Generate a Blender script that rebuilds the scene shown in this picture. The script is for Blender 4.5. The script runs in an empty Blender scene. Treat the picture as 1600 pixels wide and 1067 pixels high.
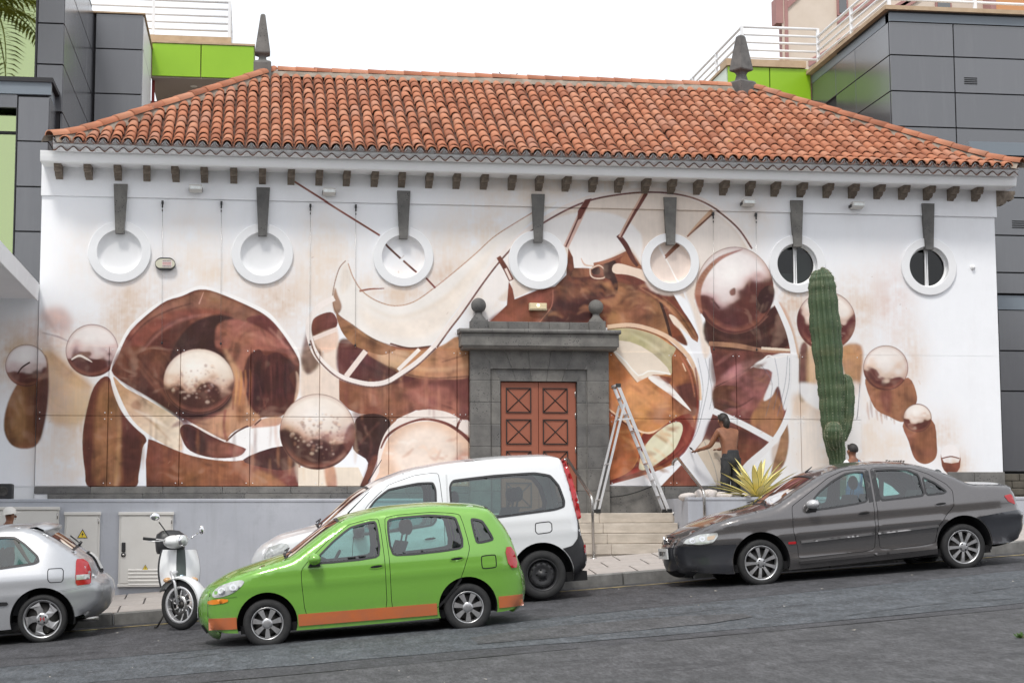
import bpy, bmesh, math, random
import numpy as np
from mathutils import Vector, Matrix, geometry
random.seed(7); RNG = np.random.RandomState(11)
S = bpy.context.scene
COL = S.collection
rad = math.radians

# ---------------------------------------------------------------- camera
YAW, PITCH, ROLL, FPX, CAMD = -0.14432, 0.10725, -0.00381, 2700.0, 27.5
IW, IH = 1600.0, 1067.0
_cy, _sy, _cp, _sp = math.cos(YAW), math.sin(YAW), math.cos(PITCH), math.sin(PITCH)
FW = Vector((-_sy*_cp, _cy*_cp, _sp))
_r = Vector((_cy, _sy, 0)); _u = _r.cross(FW)
RT = math.cos(ROLL)*_r + math.sin(ROLL)*_u
UP = -math.sin(ROLL)*_r + math.cos(ROLL)*_u
cam_d = bpy.data.cameras.new('camera'); cam = bpy.data.objects.new('camera', cam_d); COL.objects.link(cam)
cam_d.sensor_width = 36.0; cam_d.lens = FPX/IW*36.0; cam_d.clip_start = 0.1; cam_d.clip_end = 3000
cam.matrix_world = Matrix(((RT.x, UP.x, -FW.x, 0), (RT.y, UP.y, -FW.y, -CAMD), (RT.z, UP.z, -FW.z, 0), (0, 0, 0, 1)))
S.camera = cam
S.render.resolution_x, S.render.resolution_y = 1024, 682

def P(px, py, Y):
    """world X, Z of a photograph pixel on the upright plane at depth Y (measuring the place)"""
    d = FW*FPX + RT*(px-IW/2) + UP*(IH/2-py)
    t = (Y+CAMD)/d.y
    return d.x*t, d.z*t
def PX(px, py, X):
    d = FW*FPX + RT*(px-IW/2) + UP*(IH/2-py)
    t = X/d.x
    return d.y*t-CAMD, d.z*t
def proj(X, Y, Z):
    v = Vector((X, Y+CAMD, Z)); k = v.dot(FW)
    return IW/2+FPX*v.dot(RT)/k, IH/2-FPX*v.dot(UP)/k

# ---------------------------------------------------------------- sky, sun, exposure
SUN_EL, SUN_AZ = rad(58), rad(205)
W_ = bpy.data.worlds.new('World'); S.world = W_; W_.use_nodes = True
nt = W_.node_tree; nt.nodes.clear()
wo = nt.nodes.new('ShaderNodeOutputWorld'); bg = nt.nodes.new('ShaderNodeBackground')
sky = nt.nodes.new('ShaderNodeTexSky'); sky.sky_type = 'NISHITA'; sky.sun_disc = False
sky.sun_elevation = SUN_EL; sky.sun_rotation = SUN_AZ; sky.dust_density = 4.0; sky.air_density = 1.0
tc = nt.nodes.new('ShaderNodeTexCoord'); cn = nt.nodes.new('ShaderNodeTexNoise'); cn.inputs['Scale'].default_value = 2.2
cn.inputs['Detail'].default_value = 4
cr = nt.nodes.new('ShaderNodeValToRGB')
cr.color_ramp.elements[0].position = 0.3; cr.color_ramp.elements[0].color = (7.5, 7.8, 8.3, 1)
cr.color_ramp.elements[1].position = 0.75; cr.color_ramp.elements[1].color = (9.8, 9.9, 10.1, 1)
mx = nt.nodes.new('ShaderNodeMixRGB'); mx.inputs[0].default_value = 0.88
nt.links.new(tc.outputs['Generated'], cn.inputs['Vector']); nt.links.new(cn.outputs['Fac'], cr.inputs['Fac'])
nt.links.new(sky.outputs['Color'], mx.inputs[1]); nt.links.new(cr.outputs['Color'], mx.inputs[2])
nt.links.new(mx.outputs['Color'], bg.inputs['Color']); bg.inputs['Strength'].default_value = 0.1
nt.links.new(bg.outputs['Background'], wo.inputs['Surface'])
sl = bpy.data.lights.new('sun', 'SUN'); sun = bpy.data.objects.new('sun', sl); COL.objects.link(sun)
sl.energy = 1.5; sl.angle = rad(11); sl.color = (1.0, 0.97, 0.92)
sd = Vector((math.sin(SUN_AZ)*math.cos(SUN_EL), math.cos(SUN_AZ)*math.cos(SUN_EL), math.sin(SUN_EL)))
sun.rotation_euler = sd.to_track_quat('Z', 'Y').to_euler(); sun.location = (0, 0, 30)
S.view_settings.view_transform = 'Standard'; S.view_settings.look = 'None'
S.view_settings.exposure = 0.60; S.view_settings.gamma = 1.0; S.view_settings.use_curve_mapping = False

# ---------------------------------------------------------------- materials
MATS = {}
def srgb(c):
    return tuple((v/255/12.92 if v/255 <= .04045 else ((v/255+.055)/1.055)**2.4) for v in c)
class NT:
    def __init__(s, name):
        s.m = bpy.data.materials.new(name); s.m.use_nodes = True; s.t = s.m.node_tree
        s.b = s.t.nodes['Principled BSDF']; s.o = s.t.nodes['Material Output']
    def n(s, k, **kw):
        q = s.t.nodes.new(k)
        for a, b in kw.items(): setattr(q, a, b)
        return q
    def l(s, a, b): s.t.links.new(a, b)
    def coord(s, kind='Object'):
        return s.n('ShaderNodeTexCoord').outputs[kind]
    def noise(s, vec, scale, detail=5, rough=.6, stretch=None):
        if stretch:
            mp = s.n('ShaderNodeMapping'); mp.inputs['Scale'].default_value = stretch; s.l(vec, mp.inputs['Vector']); vec = mp.outputs['Vector']
        q = s.n('ShaderNodeTexNoise'); q.inputs['Scale'].default_value = scale; q.inputs['Detail'].default_value = detail; q.inputs['Roughness'].default_value = rough
        s.l(vec, q.inputs['Vector']); return q.outputs['Fac']
    def ramp(s, fac, stops):
        q = s.n('ShaderNodeValToRGB'); e = q.color_ramp.elements
        while len(e) < len(stops): e.new(0.5)
        for i, (p, c) in enumerate(stops): e[i].position = p; e[i].color = (*c[:3], 1) if hasattr(c, '__len__') else (c, c, c, 1)
        s.l(fac, q.inputs['Fac']); return q.outputs['Color']
    def mix(s, fac, a, b, mode='MIX'):
        q = s.n('ShaderNodeMixRGB', blend_type=mode)
        for i, v in enumerate((fac, a, b)):
            if hasattr(v, 'node'): s.l(v, q.inputs[i])
            elif i == 0: q.inputs[0].default_value = v
            else: q.inputs[i].default_value = (*v[:3], 1)
        return q.outputs['Color']
    def bump(s, h, strength=.3, dist=.01):
        q = s.n('ShaderNodeBump'); q.inputs['Strength'].default_value = strength; q.inputs['Distance'].default_value = dist
        s.l(h, q.inputs['Height']); s.l(q.outputs['Normal'], s.b.inputs['Normal'])
    def col(s, c):
        if hasattr(c, 'node'): s.l(c, s.b.inputs['Base Color'])
        else: s.b.inputs['Base Color'].default_value = (*c[:3], 1)
    def set(s, **kw):
        for k, v in kw.items(): s.b.inputs[k].default_value = v
def pm(name, c, c2=None, scale=6, rough=.6, metal=0, bump=0, bscale=40, bdist=.004, coat=0, spec=.5, stretch=None, dirt=0, dirtc=(.1, .08, .06), coord='Object', lo=.35, hi=.68):
    if name in MATS: return MATS[name]
    k = NT(name); co = k.coord(coord)
    base = c
    if c2 is not None: base = k.ramp(k.noise(co, scale, 6, .62, stretch), [(lo, c), (hi, c2)])
    if dirt:
        g = k.ramp(k.noise(co, scale*.37, 7, .7, (1, 1, .35)), [(.48, 0.0), (.75, dirt)])
        base = k.mix(g, base, dirtc)
    k.col(base); k.set(Roughness=rough, Metallic=metal)
    k.b.inputs['Specular IOR Level'].default_value = spec
    if coat: k.b.inputs['Coat Weight'].default_value = coat; k.b.inputs['Coat Roughness'].default_value = .06
    if bump: k.bump(k.noise(co, bscale, 6, .65), bump, bdist)
    MATS[name] = k.m; return k.m
def glassmat(name, tint, refl=1.0, rough=.01, base=.02, gcol=(1, 1, 1)):
    if name in MATS: return MATS[name]
    k = NT(name); k.t.nodes.remove(k.b)
    tr = k.n('ShaderNodeBsdfTransparent'); tr.inputs['Color'].default_value = (*tint, 1)
    gl = k.n('ShaderNodeBsdfGlossy'); gl.inputs['Roughness'].default_value = rough
    fr = k.n('ShaderNodeFresnel'); fr.inputs['IOR'].default_value = 1.52
    ml = k.n('ShaderNodeMath', operation='MULTIPLY_ADD'); ml.inputs[1].default_value = 1.5*refl; ml.inputs[2].default_value = base*refl; gl.inputs['Color'].default_value = (*gcol, 1); ml.use_clamp = True
    ms = k.n('ShaderNodeMixShader')
    k.l(fr.outputs[0], ml.inputs[0]); k.l(ml.outputs[0], ms.inputs[0]); k.l(tr.outputs[0], ms.inputs[1]); k.l(gl.outputs[0], ms.inputs[2])
    k.l(ms.outputs[0], k.o.inputs['Surface']); MATS[name] = k.m; return k.m

M_black = pm('black_rubber', (.012, .012, .013), (.02, .02, .02), 30, .75)
M_blackpl = pm('black_plastic', (.018, .018, .02), (.026, .026, .028), 20, .45)
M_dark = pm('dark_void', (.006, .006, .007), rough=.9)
M_chrome = pm('polished_metal', (.75, .75, .76), rough=.12, metal=1)
M_alu = pm('brushed_aluminium', (.72, .72, .73), (.80, .80, .80), 8, .34, .6)
M_steel = pm('stainless_steel', (.42, .40, .38), (.55, .54, .52), 12, .25, 1)
M_stucco = pm('white_stucco', (.775, .78, .79), (.82, .82, .825), 1.3, .85, bump=.25, bscale=90, dirt=.10, dirtc=(.5, .45, .40))
M_cornice = pm('white_painted_cornice', (.80, .805, .81), (.84, .84, .845), 2.0, .8, bump=.15, bscale=60, dirt=.08, dirtc=(.42, .36, .31))
M_bracket = pm('weathered_corbel_stone', (.12, .095, .072), (.25, .205, .165), 14, .85, bump=.5, bscale=60, bdist=.006)
M_white = pm('white_paint', (.78, .78, .78), (.82, .82, .82), 3, .5)
def stained(name, a, b, dirtc, drip=.35):
    k = NT(name); co = k.coord(); gp = k.n('ShaderNodeNewGeometry').outputs['Position']
    c = k.ramp(k.noise(gp, .9, 6, .65), [(.3, a), (.7, b)])
    c = k.mix(k.ramp(k.noise(gp, 5, 6, .7, (1, 1, .10)), [(.50, 0.0), (.80, drip)]), c, dirtc)
    c = k.mix(k.ramp(k.noise(gp, 2.2, 7, .75), [(.55, 0.0), (.75, .35)]), c, tuple(v*.72 for v in a))
    c = k.mix(k.ramp(k.noise(gp, 26, 3, .7), [(.68, 0.0), (.76, .3)]), c, dirtc)
    k.col(c); k.set(Roughness=.8); k.bump(k.noise(gp, 60, 5), .25, .004); return k.m
M_lilac = stained('lilac_grey_wall_paint', (.37, .385, .425), (.45, .465, .505), (.22, .22, .225))
M_step = pm('pale_step_stone', (.42, .37, .31), (.56, .50, .43), 3.5, .8, bump=.3, bscale=50, dirt=.3, dirtc=(.24, .20, .16), stretch=(1, 1, 3))
M_cab = pm('beige_cabinet_paint', (.60, .58, .545), (.66, .645, .61), 2.0, .55, dirt=.12, dirtc=(.35, .32, .28))
M_clad = pm('grey_cladding', (.078, .080, .090), (.090, .092, .101), .8, .24, .0, spec=.5)
def _clad():
    k = NT('grey_cladding_panel'); co = k.coord(); gp = k.n('ShaderNodeNewGeometry').outputs['Position']; r = k.n('ShaderNodeObjectInfo').outputs['Random']
    c = k.ramp(r, [(0.0, (.058, .060, .069)), (1.0, (.078, .080, .090))]); c = k.mix(k.ramp(k.noise(gp, 3, 6, .7, (1, 1, .12)), [(.5, 0.0), (.8, .3)]), c, (.13, .13, .135))
    k.col(c); k.set(Roughness=.22, IOR=2.1); k.bump(k.noise(gp, 1.1, 2), .10, .03); return k.m
M_clad = _clad()
M_cladl = pm('blue_grey_trim', (.17, .20, .23), (.19, .22, .25), .8, .35)
M_green = pm('lime_green_panel', (.25, .47, .012), (.28, .51, .016), 1.0, .35)
M_beigec = pm('tan_coping_stone', (.42, .30, .19), (.52, .39, .26), 4, .8, bump=.2, bscale=40)
M_rail = pm('white_railing_paint', (.78, .79, .80), rough=.4)

def basalt():
    k = NT('grey_basalt'); co = k.coord()
    a = k.ramp(k.noise(co, 5, 6, .6), [(.3, (.10, .098, .095)), (.7, (.185, .18, .172))]); rv = k.n('ShaderNodeObjectInfo').outputs['Random']; a = k.mix(1, a, k.ramp(rv, [(0.0, (.78, .78, .79)), (1.0, (1.12, 1.10, 1.06))]), 'MULTIPLY'); gp = k.n('ShaderNodeNewGeometry').outputs['Position']; a = k.mix(k.ramp(k.noise(gp, 4, 7, .75, (1, 1, .3)), [(.5, 0.0), (.78, .45)]), a, (.20, .19, .175))
    v = k.n('ShaderNodeTexVoronoi'); v.inputs['Scale'].default_value = 26; k.l(co, v.inputs['Vector'])
    pit = k.ramp(v.outputs['Distance'], [(.14, 1.0), (.27, 0.0)])
    g = k.noise(co, 3.3, 3); gm = k.ramp(g, [(.45, 0.0), (.6, 1.0)])
    pm_ = k.mix(1, pit, gm, 'MULTIPLY')
    c = k.mix(pm_, a, (.026, .026, .028))
    sp = k.ramp(k.noise(co, 170, 2), [(.63, 0.0), (.72, .35)])
    c = k.mix(sp, c, (.3, .29, .28)); k.col(c); k.set(Roughness=.85)
    k.bump(k.noise(co, 55, 6), .45, .006); return k.m
M_basalt = basalt()

# ---------------------------------------------------------------- mesh helpers
class MB:
    def __init__(s): s.v = []; s.f = []; s.mi = []; s.sm = []
    def add(s, vs, fs, mi=0, smooth=False):
        o = len(s.v); s.v += [tuple(p) for p in vs]
        for f in fs: s.f.append(tuple(i+o for i in f)); s.mi.append(mi); s.sm.append(smooth)
        return s
    def box(s, a, b, mi=0, bev=0):
        x0, y0, z0 = (min(a[i], b[i]) for i in range(3)); x1, y1, z1 = (max(a[i], b[i]) for i in range(3))
        if not bev:
            return s.add([(x0, y0, z0), (x1, y0, z0), (x1, y1, z0), (x0, y1, z0), (x0, y0, z1), (x1, y0, z1), (x1, y1, z1), (x0, y1, z1)],
                         [(0, 3, 2, 1), (4, 5, 6, 7), (0, 1, 5, 4), (1, 2, 6, 5), (2, 3, 7, 6), (3, 0, 4, 7)], mi)
        c = bev; pts = []; ix = {}
        X = (x0, x1); Y = (y0, y1); Z = (z0, z1); sg = (1, -1)
        for i in (0, 1):
            for j in (0, 1):
                for q in (0, 1):
                    ix[i, j, q, 0] = len(pts); pts.append((X[i], Y[j]+sg[j]*c, Z[q]+sg[q]*c))
                    ix[i, j, q, 1] = len(pts); pts.append((X[i]+sg[i]*c, Y[j], Z[q]+sg[q]*c))
                    ix[i, j, q, 2] = len(pts); pts.append((X[i]+sg[i]*c, Y[j]+sg[j]*c, Z[q]))
        F = []
        def fc(l): F.append(tuple(l))
        for e in (0, 1):
            fc([ix[e, 0, 0, 0], ix[e, 1, 0, 0], ix[e, 1, 1, 0], ix[e, 0, 1, 0]][::(1 if e else -1)])
            fc([ix[0, e, 0, 1], ix[0, e, 1, 1], ix[1, e, 1, 1], ix[1, e, 0, 1]][::(1 if e else -1)])
            fc([ix[0, 0, e, 2], ix[1, 0, e, 2], ix[1, 1, e, 2], ix[0, 1, e, 2]][::(1 if e else -1)])
        for i in (0, 1):
            for j in (0, 1):
                fc([ix[i, j, 0, 0], ix[i, j, 0, 1], ix[i, j, 1, 1], ix[i, j, 1, 0]][::(1 if i == j else -1)])
                fc([ix[i, 0, j, 0], ix[i, 1, j, 0], ix[i, 1, j, 2], ix[i, 0, j, 2]][::(-1 if i == j else 1)])
                fc([ix[0, i, j, 1], ix[1, i, j, 1], ix[1, i, j, 2], ix[0, i, j, 2]][::(1 if i == j else -1)])
                for q in (0, 1):
                    fc([ix[i, j, q, 0], ix[i, j, q, 1], ix[i, j, q, 2]][::(1 if (i+j+q) % 2 == 1 else -1)])
        return s.add(pts, F, mi)
    def grid(s, rows, mi=0, smooth=True, closed=False, flip=False):
        n = len(rows); m = len(rows[0]); fs = []
        for i in range(n-1):
            for j in range(m if closed else m-1):
                a, b, c, d = i*m+j, i*m+(j+1) % m, (i+1)*m+(j+1) % m, (i+1)*m+j
                fs.append((a, d, c, b) if flip else (a, b, c, d))
        return s.add([p for r in rows for p in r], fs, mi, smooth)
    def prism(s, poly, axis, a, b, mi=0):
        """poly (u,v) extruded along axis from a to b; axis x:(y,z) y:(x,z) z:(x,y)"""
        n = len(poly)
        def mk(u, v, w): return {'x': (w, u, v), 'y': (u, w, v), 'z': (u, v, w)}[axis]
        ar = sum(poly[i][0]*poly[(i+1) % n][1]-poly[(i+1) % n][0]*poly[i][1] for i in range(n))
        pl = poly if ar > 0 else poly[::-1]
        lo, hi = (a, b) if a < b else (b, a)
        vs = [mk(u, v, lo) for u, v in pl]+[mk(u, v, hi) for u, v in pl]
        fl = axis == 'y'
        fs = [tuple(range(n-1, -1, -1)), tuple(range(n, 2*n))]+[(i, (i+1) % n, n+(i+1) % n, n+i) for i in range(n)]
        if fl: fs = [f[::-1] for f in fs]
        return s.add(vs, fs, mi)
    def tube(s, pts, r, seg=8, mi=0, smooth=True, caps=True, closed=False):
        pts = [Vector(p) for p in pts]; n = len(pts); rs = r if hasattr(r, '__len__') else [r]*n
        rows = []; prev = None
        for i in range(n):
            if closed: t = pts[(i+1) % n]-pts[i-1]
            else: t = pts[min(i+1, n-1)]-pts[max(i-1, 0)]
            t.normalize()
            if prev is None:
                a = Vector((0, 0, 1)) if abs(t.z) < .9 else Vector((1, 0, 0))
                u = t.cross(a).normalized()
            else:
                u = (prev-t*prev.dot(t)).normalized()
            prev = u; w = t.cross(u)
            rows.append([tuple(pts[i]+(u*math.cos(k*2*math.pi/seg)+w*math.sin(k*2*math.pi/seg))*rs[i]) for k in range(seg)])
        if closed: rows.append(rows[0])
        s.grid(rows, mi, smooth, True)
        if caps and not closed:
            o = len(s.v)-n*seg
            s.f.append(tuple(o+k for k in range(seg))[::-1]); s.mi.append(mi); s.sm.append(False)
            o = len(s.v)-seg
            s.f.append(tuple(o+k for k in range(seg))); s.mi.append(mi); s.sm.append(False)
        return s
    def lathe(s, prof, c=(0, 0, 0), axis='z', seg=24, mi=0, smooth=True, arc=2*math.pi, a0=0):
        rows = []
        full = arc > 6.28
        for (r, h) in prof:
            row = []
            for k in range(seg if full else seg+1):
                a = a0+arc*k/seg; x, y = r*math.cos(a), r*math.sin(a)
                p = {'z': (x, y, h), 'y': (x, h, y), 'x': (h, x, y)}[axis]
                row.append((p[0]+c[0], p[1]+c[1], p[2]+c[2]))
            rows.append(row)
        return s.grid(rows, mi, smooth, full, flip=(axis == 'y'))
    def ball(s, c, r, mi=0, seg=16, rings=10):
        rr = r if hasattr(r, '__len__') else (r, r, r)
        rows = []
        for i in range(rings+1):
            t = math.pi*i/rings-math.pi/2
            rows.append([(c[0]+rr[0]*math.cos(t)*math.cos(2*math.pi*k/seg), c[1]+rr[1]*math.cos(t)*math.sin(2*math.pi*k/seg), c[2]+rr[2]*math.sin(t)) for k in range(seg)])
        return s.grid(rows, mi, True, True)
    def build(s, name, mats, parent=None, world=False, merge=0, label=None):
        me = bpy.data.meshes.new(name)
        vs = s.v
        if world and parent is not None:
            o = ORG.get(parent.name, (0, 0, 0)); vs = [(p[0]-o[0], p[1]-o[1], p[2]-o[2]) for p in vs]
        me.from_pydata(vs, [], s.f)
        mats = mats if isinstance(mats, (list, tuple)) else [mats]
        for m in mats: me.materials.append(m)
        me.polygons.foreach_set('material_index', s.mi); me.polygons.foreach_set('use_smooth', s.sm)
        if merge:
            bm = bmesh.new(); bm.from_mesh(me); bmesh.ops.remove_doubles(bm, verts=bm.verts, dist=merge); bm.to_mesh(me); bm.free()
        me.update(); me.validate()
        o = bpy.data.objects.new(name, me); COL.objects.link(o)
        if parent is not None:
            o.parent = parent; ORG[o.name] = ORG.get(parent.name, (0, 0, 0))
        if label: o['label'] = label
        return o
ORG = {}
def thing(name, label, cat, loc=(0, 0, 0), rot=(0, 0, 0), group=None):
    o = bpy.data.objects.new(name, None); COL.objects.link(o); o.location = loc; o.rotation_euler = rot
    o.empty_display_size = .2; o['label'] = label; o['category'] = cat
    if group: o['group'] = group
    ORG[o.name] = tuple(loc); return o
def tag(o, label, cat, group=None):
    o['label'] = label; o['category'] = cat
    if group: o['group'] = group
    return o
def struct(o, kind='structure'): o['kind'] = kind; return o
def link_copy(o, parent=None, loc=None, rot=None):
    c = o.copy(); COL.objects.link(c)
    if parent is not None: c.parent = parent
    if loc is not None: c.location = loc
    if rot is not None: c.rotation_euler = rot
    return c
def copy_tree(root, label, loc, rot=None, group=None):
    c = root.copy(); COL.objects.link(c); c.location = loc
    if rot: c.rotation_euler = rot
    c['label'] = label
    if group: c['group'] = group
    for ch in list(root.children):
        d = link_copy(ch, c)
        for g in list(ch.children): link_copy(g, d)
    return c
def chaikin(p, it=2, closed=True):
    for _ in range(it):
        q = []; n = len(p)
        for i in range(n if closed else n-1):
            a, b = p[i], p[(i+1) % n]
            q += [tuple(.75*a[k]+.25*b[k] for k in range(len(a))), tuple(.25*a[k]+.75*b[k] for k in range(len(a)))]
        p = q if closed else [p[0]]+q+[p[-1]]
    return p
def catmull(p, sub=6, closed=False):
    n = len(p); out = []
    for i in range(n if closed else n-1):
        g = (lambda k: p[k % n]) if closed else (lambda k: p[min(max(k, 0), n-1)])
        a, b, c, d = g(i-1), g(i), g(i+1), g(i+2)
        for k in range(sub):
            t = k/sub
            out.append(tuple(.5*(2*b[j]+(c[j]-a[j])*t+(2*a[j]-5*b[j]+4*c[j]-d[j])*t*t+(3*b[j]-a[j]-3*c[j]+d[j])*t**3) for j in range(len(b))))
    if not closed: out.append(tuple(p[-1]))
    return out

# road height: street climbs to the right
SL = 0.0695; TH = math.atan(SL)
def zroad(X, Y=-3.5): return -1.135+SL*X+.028*(max(Y, -16)+3.5)
KH = 0.17
# ---------------------------------------------------------------- the mural, painted in wall metres
MX0, MX1, MZ0, MZ1, MR_ = -4.75, 12.45, 0.40, 5.75, 150.0
MW, MH = int((MX1-MX0)*MR_), int((MZ1-MZ0)*MR_)
PAINT = np.empty((MH, MW, 3), np.float32)
def c3(c): return np.array(srgb(c), np.float32)
def wp(pts):
    q = np.array([P(a[0], a[1], 0) for a in pts])
    return np.stack([(q[:, 0]-MX0)*MR_, (q[:, 1]-MZ0)*MR_], 1)
def blur(a, r):
    r = int(r)
    if r < 1: return a
    for ax in (0, 1):
        for _ in range(2):
            p = [(0, 0), (0, 0)]; p[ax] = (r+1, r)
            c = np.cumsum(np.pad(a, p, mode='edge'), axis=ax, dtype=np.float64)
            n = a.shape[ax]
            a = ((np.take(c, range(2*r+1, 2*r+1+n), ax)-np.take(c, range(0, n), ax))/(2*r+1)).astype(np.float32)
    return a
def vnoise(h, w, sy, sx, seed):
    r = np.random.RandomState(seed); gy, gx = int(h/sy)+3, int(w/sx)+3
    g = r.rand(gy, gx).astype(np.float32)
    y = np.arange(h)/sy; x = np.arange(w)/sx
    iy = y.astype(int); ix = x.astype(int); fy = (y-iy); fx = (x-ix)
    fy = (fy*fy*(3-2*fy))[:, None]; fx = (fx*fx*(3-2*fx))[None, :]
    a = g[iy][:, ix]; b = g[iy][:, ix+1]; c = g[iy+1][:, ix]; d = g[iy+1][:, ix+1]
    return ((a*(1-fx)+b*fx)*(1-fy)+(c*(1-fx)+d*fx)*fy).astype(np.float32)
STREAK = (.5*vnoise(MH, MW, 60, 3, 1)+.3*vnoise(MH, MW, 25, 7, 2)+.2*vnoise(MH, MW, 5, 2, 3))-.5
BLOT = (.45*vnoise(MH, MW, 45, 45, 4)+.3*vnoise(MH, MW, 18, 20, 5)+.25*vnoise(MH, MW, 7, 8, 6))-.5
SWIRL = (.5*vnoise(MH, MW, 12, 40, 7)+.3*vnoise(MH, MW, 6, 17, 8)+.2*vnoise(MH, MW, 3, 5, 9))-.5
def warped(sy, sx, amp, seed):
    a = vnoise(MH, MW, sy, sx, seed)*.6+vnoise(MH, MW, sy*.45, sx*.4, seed+1)*.4
    dx = (vnoise(MH, MW, 90, 90, seed+2)-.5)*amp+(vnoise(MH, MW, 35, 35, seed+4)-.5)*amp*.4; dy = (vnoise(MH, MW, 80, 100, seed+3)-.5)*amp+(vnoise(MH, MW, 35, 35, seed+5)-.5)*amp*.4
    yy, xx = np.mgrid[0:MH, 0:MW]
    return a[np.clip(yy+dy, 0, MH-1).astype(int), np.clip(xx+dx, 0, MW-1).astype(int)]
def mask(q, soft):
    pad = int(3*soft+4)
    x0 = max(int(q[:, 0].min())-pad, 0); x1 = min(int(q[:, 0].max())+pad+1, MW)
    y0 = max(int(q[:, 1].min())-pad, 0); y1 = min(int(q[:, 1].max())+pad+1, MH)
    if x1 <= x0 or y1 <= y0: return None
    m = np.zeros((y1-y0, x1-x0), np.float32)
    xa, ya = q[:, 0], q[:, 1]; xb, yb = np.roll(xa, -1), np.roll(ya, -1)
    xs = np.arange(x0, x1)+.5
    for j, yy in enumerate(range(y0, y1)):
        acc = 0
        for sub in (.25, .75):
            y = yy+sub
            k = ((ya <= y) & (yb > y)) | ((yb <= y) & (ya > y))
            if not k.any(): continue
            xi = np.sort(xa[k]+(y-ya[k])/(yb[k]-ya[k])*(xb[k]-xa[k]))
            acc = acc+np.clip(((xs[:, None]+.5-xi[None, 0::2]).clip(0, 1)-(xs[:, None]+.5-xi[None, 1::2]).clip(0, 1)), 0, 1).sum(1)
        m[j] = acc*.5
    if soft >= 1: m = blur(m, soft)
    return x0, x1, y0, y1, m
def put(mk, col, alpha=1, tex=.25, kind='s'):
    if mk is None: return
    x0, x1, y0, y1, m = mk
    t = {'s': STREAK, 'b': BLOT, 'w': SWIRL}[kind][y0:y1, x0:x1]
    c = col*(1+tex*.7*t+tex*1.2*BLOT[y0:y1, x0:x1])[..., None]
    a = (m*alpha)[..., None]
    PAINT[y0:y1, x0:x1] = PAINT[y0:y1, x0:x1]*(1-a)+c*a
def F(pts, col, soft=1.2, alpha=1, tex=.25, kind='s', smooth=4, col2=None, g=None):
    """filled shape; col2 and g=((x,y),(x,y)) grade one pigment into another"""
    q = wp(catmull(pts, smooth, True) if smooth else pts)
    mk = mask(q, soft)
    if mk is None: return
    c = c3(col)
    if col2 is not None:
        a, b = wp(g); d = b-a; x0, x1, y0, y1, m = mk
        yy, xx = np.mgrid[y0:y1, x0:x1]
        t = (((xx-a[0])*d[0]+(yy-a[1])*d[1])/(d@d)+.35*BLOT[y0:y1, x0:x1]).clip(0, 1)[..., None]
        c = c*(1-t)+c3(col2)*t
    put(mk, c, alpha, tex, kind)
def L(pts, w, col, soft=0, alpha=1, tex=.12, smooth=6):
    p = np.array(catmull(pts, smooth) if smooth else pts, float)
    w = np.interp(np.linspace(0, 1, len(p)), np.linspace(0, 1, len(w)), w) if hasattr(w, '__len__') else np.full(len(p), w)
    t = np.gradient(p, axis=0); t /= np.linalg.norm(t, axis=1)[:, None]+1e-9
    n = np.stack([-t[:, 1], t[:, 0]], 1)
    for i in range(len(p)-1):           # one quad per piece keeps a self-crossing stroke solid
        q = np.array([p[i]+n[i]*w[i]/2-t[i]*.4, p[i+1]+n[i+1]*w[i+1]/2+t[i]*.4, p[i+1]-n[i+1]*w[i+1]/2+t[i]*.4, p[i]-n[i]*w[i]/2-t[i]*.4])
        put(mask(wp(q), soft), c3(col), alpha, tex)
def halo(x, y, rx, ry, col, alpha, seed=0):
    q = wp([(x-2.2*rx, y-2.2*ry), (x+2.2*rx, y+2.2*ry)])
    x0, x1 = int(max(q[:, 0].min(), 0)), int(min(q[:, 0].max(), MW)); y0, y1 = int(max(q[:, 1].min(), 0)), int(min(q[:, 1].max(), MH))
    if x1 <= x0 or y1 <= y0: return
    c = wp([(x, y)])[0]; e = np.abs(wp([(x+rx, y+ry)])[0]-c)
    yy, xx = np.mgrid[y0:y1, x0:x1]
    d = ((xx-c[0])/e[0])**2+((yy-c[1])/e[1])**2
    a = np.exp(-d*1.25)*alpha*.9*(1+.7*STREAK[y0:y1, x0:x1]+1.9*BLOT[y0:y1, x0:x1]).clip(0, 1.7)
    a = a.clip(0, 1)[..., None]
    PAINT[y0:y1, x0:x1] = PAINT[y0:y1, x0:x1]*(1-a)+c3(col)*a
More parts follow.
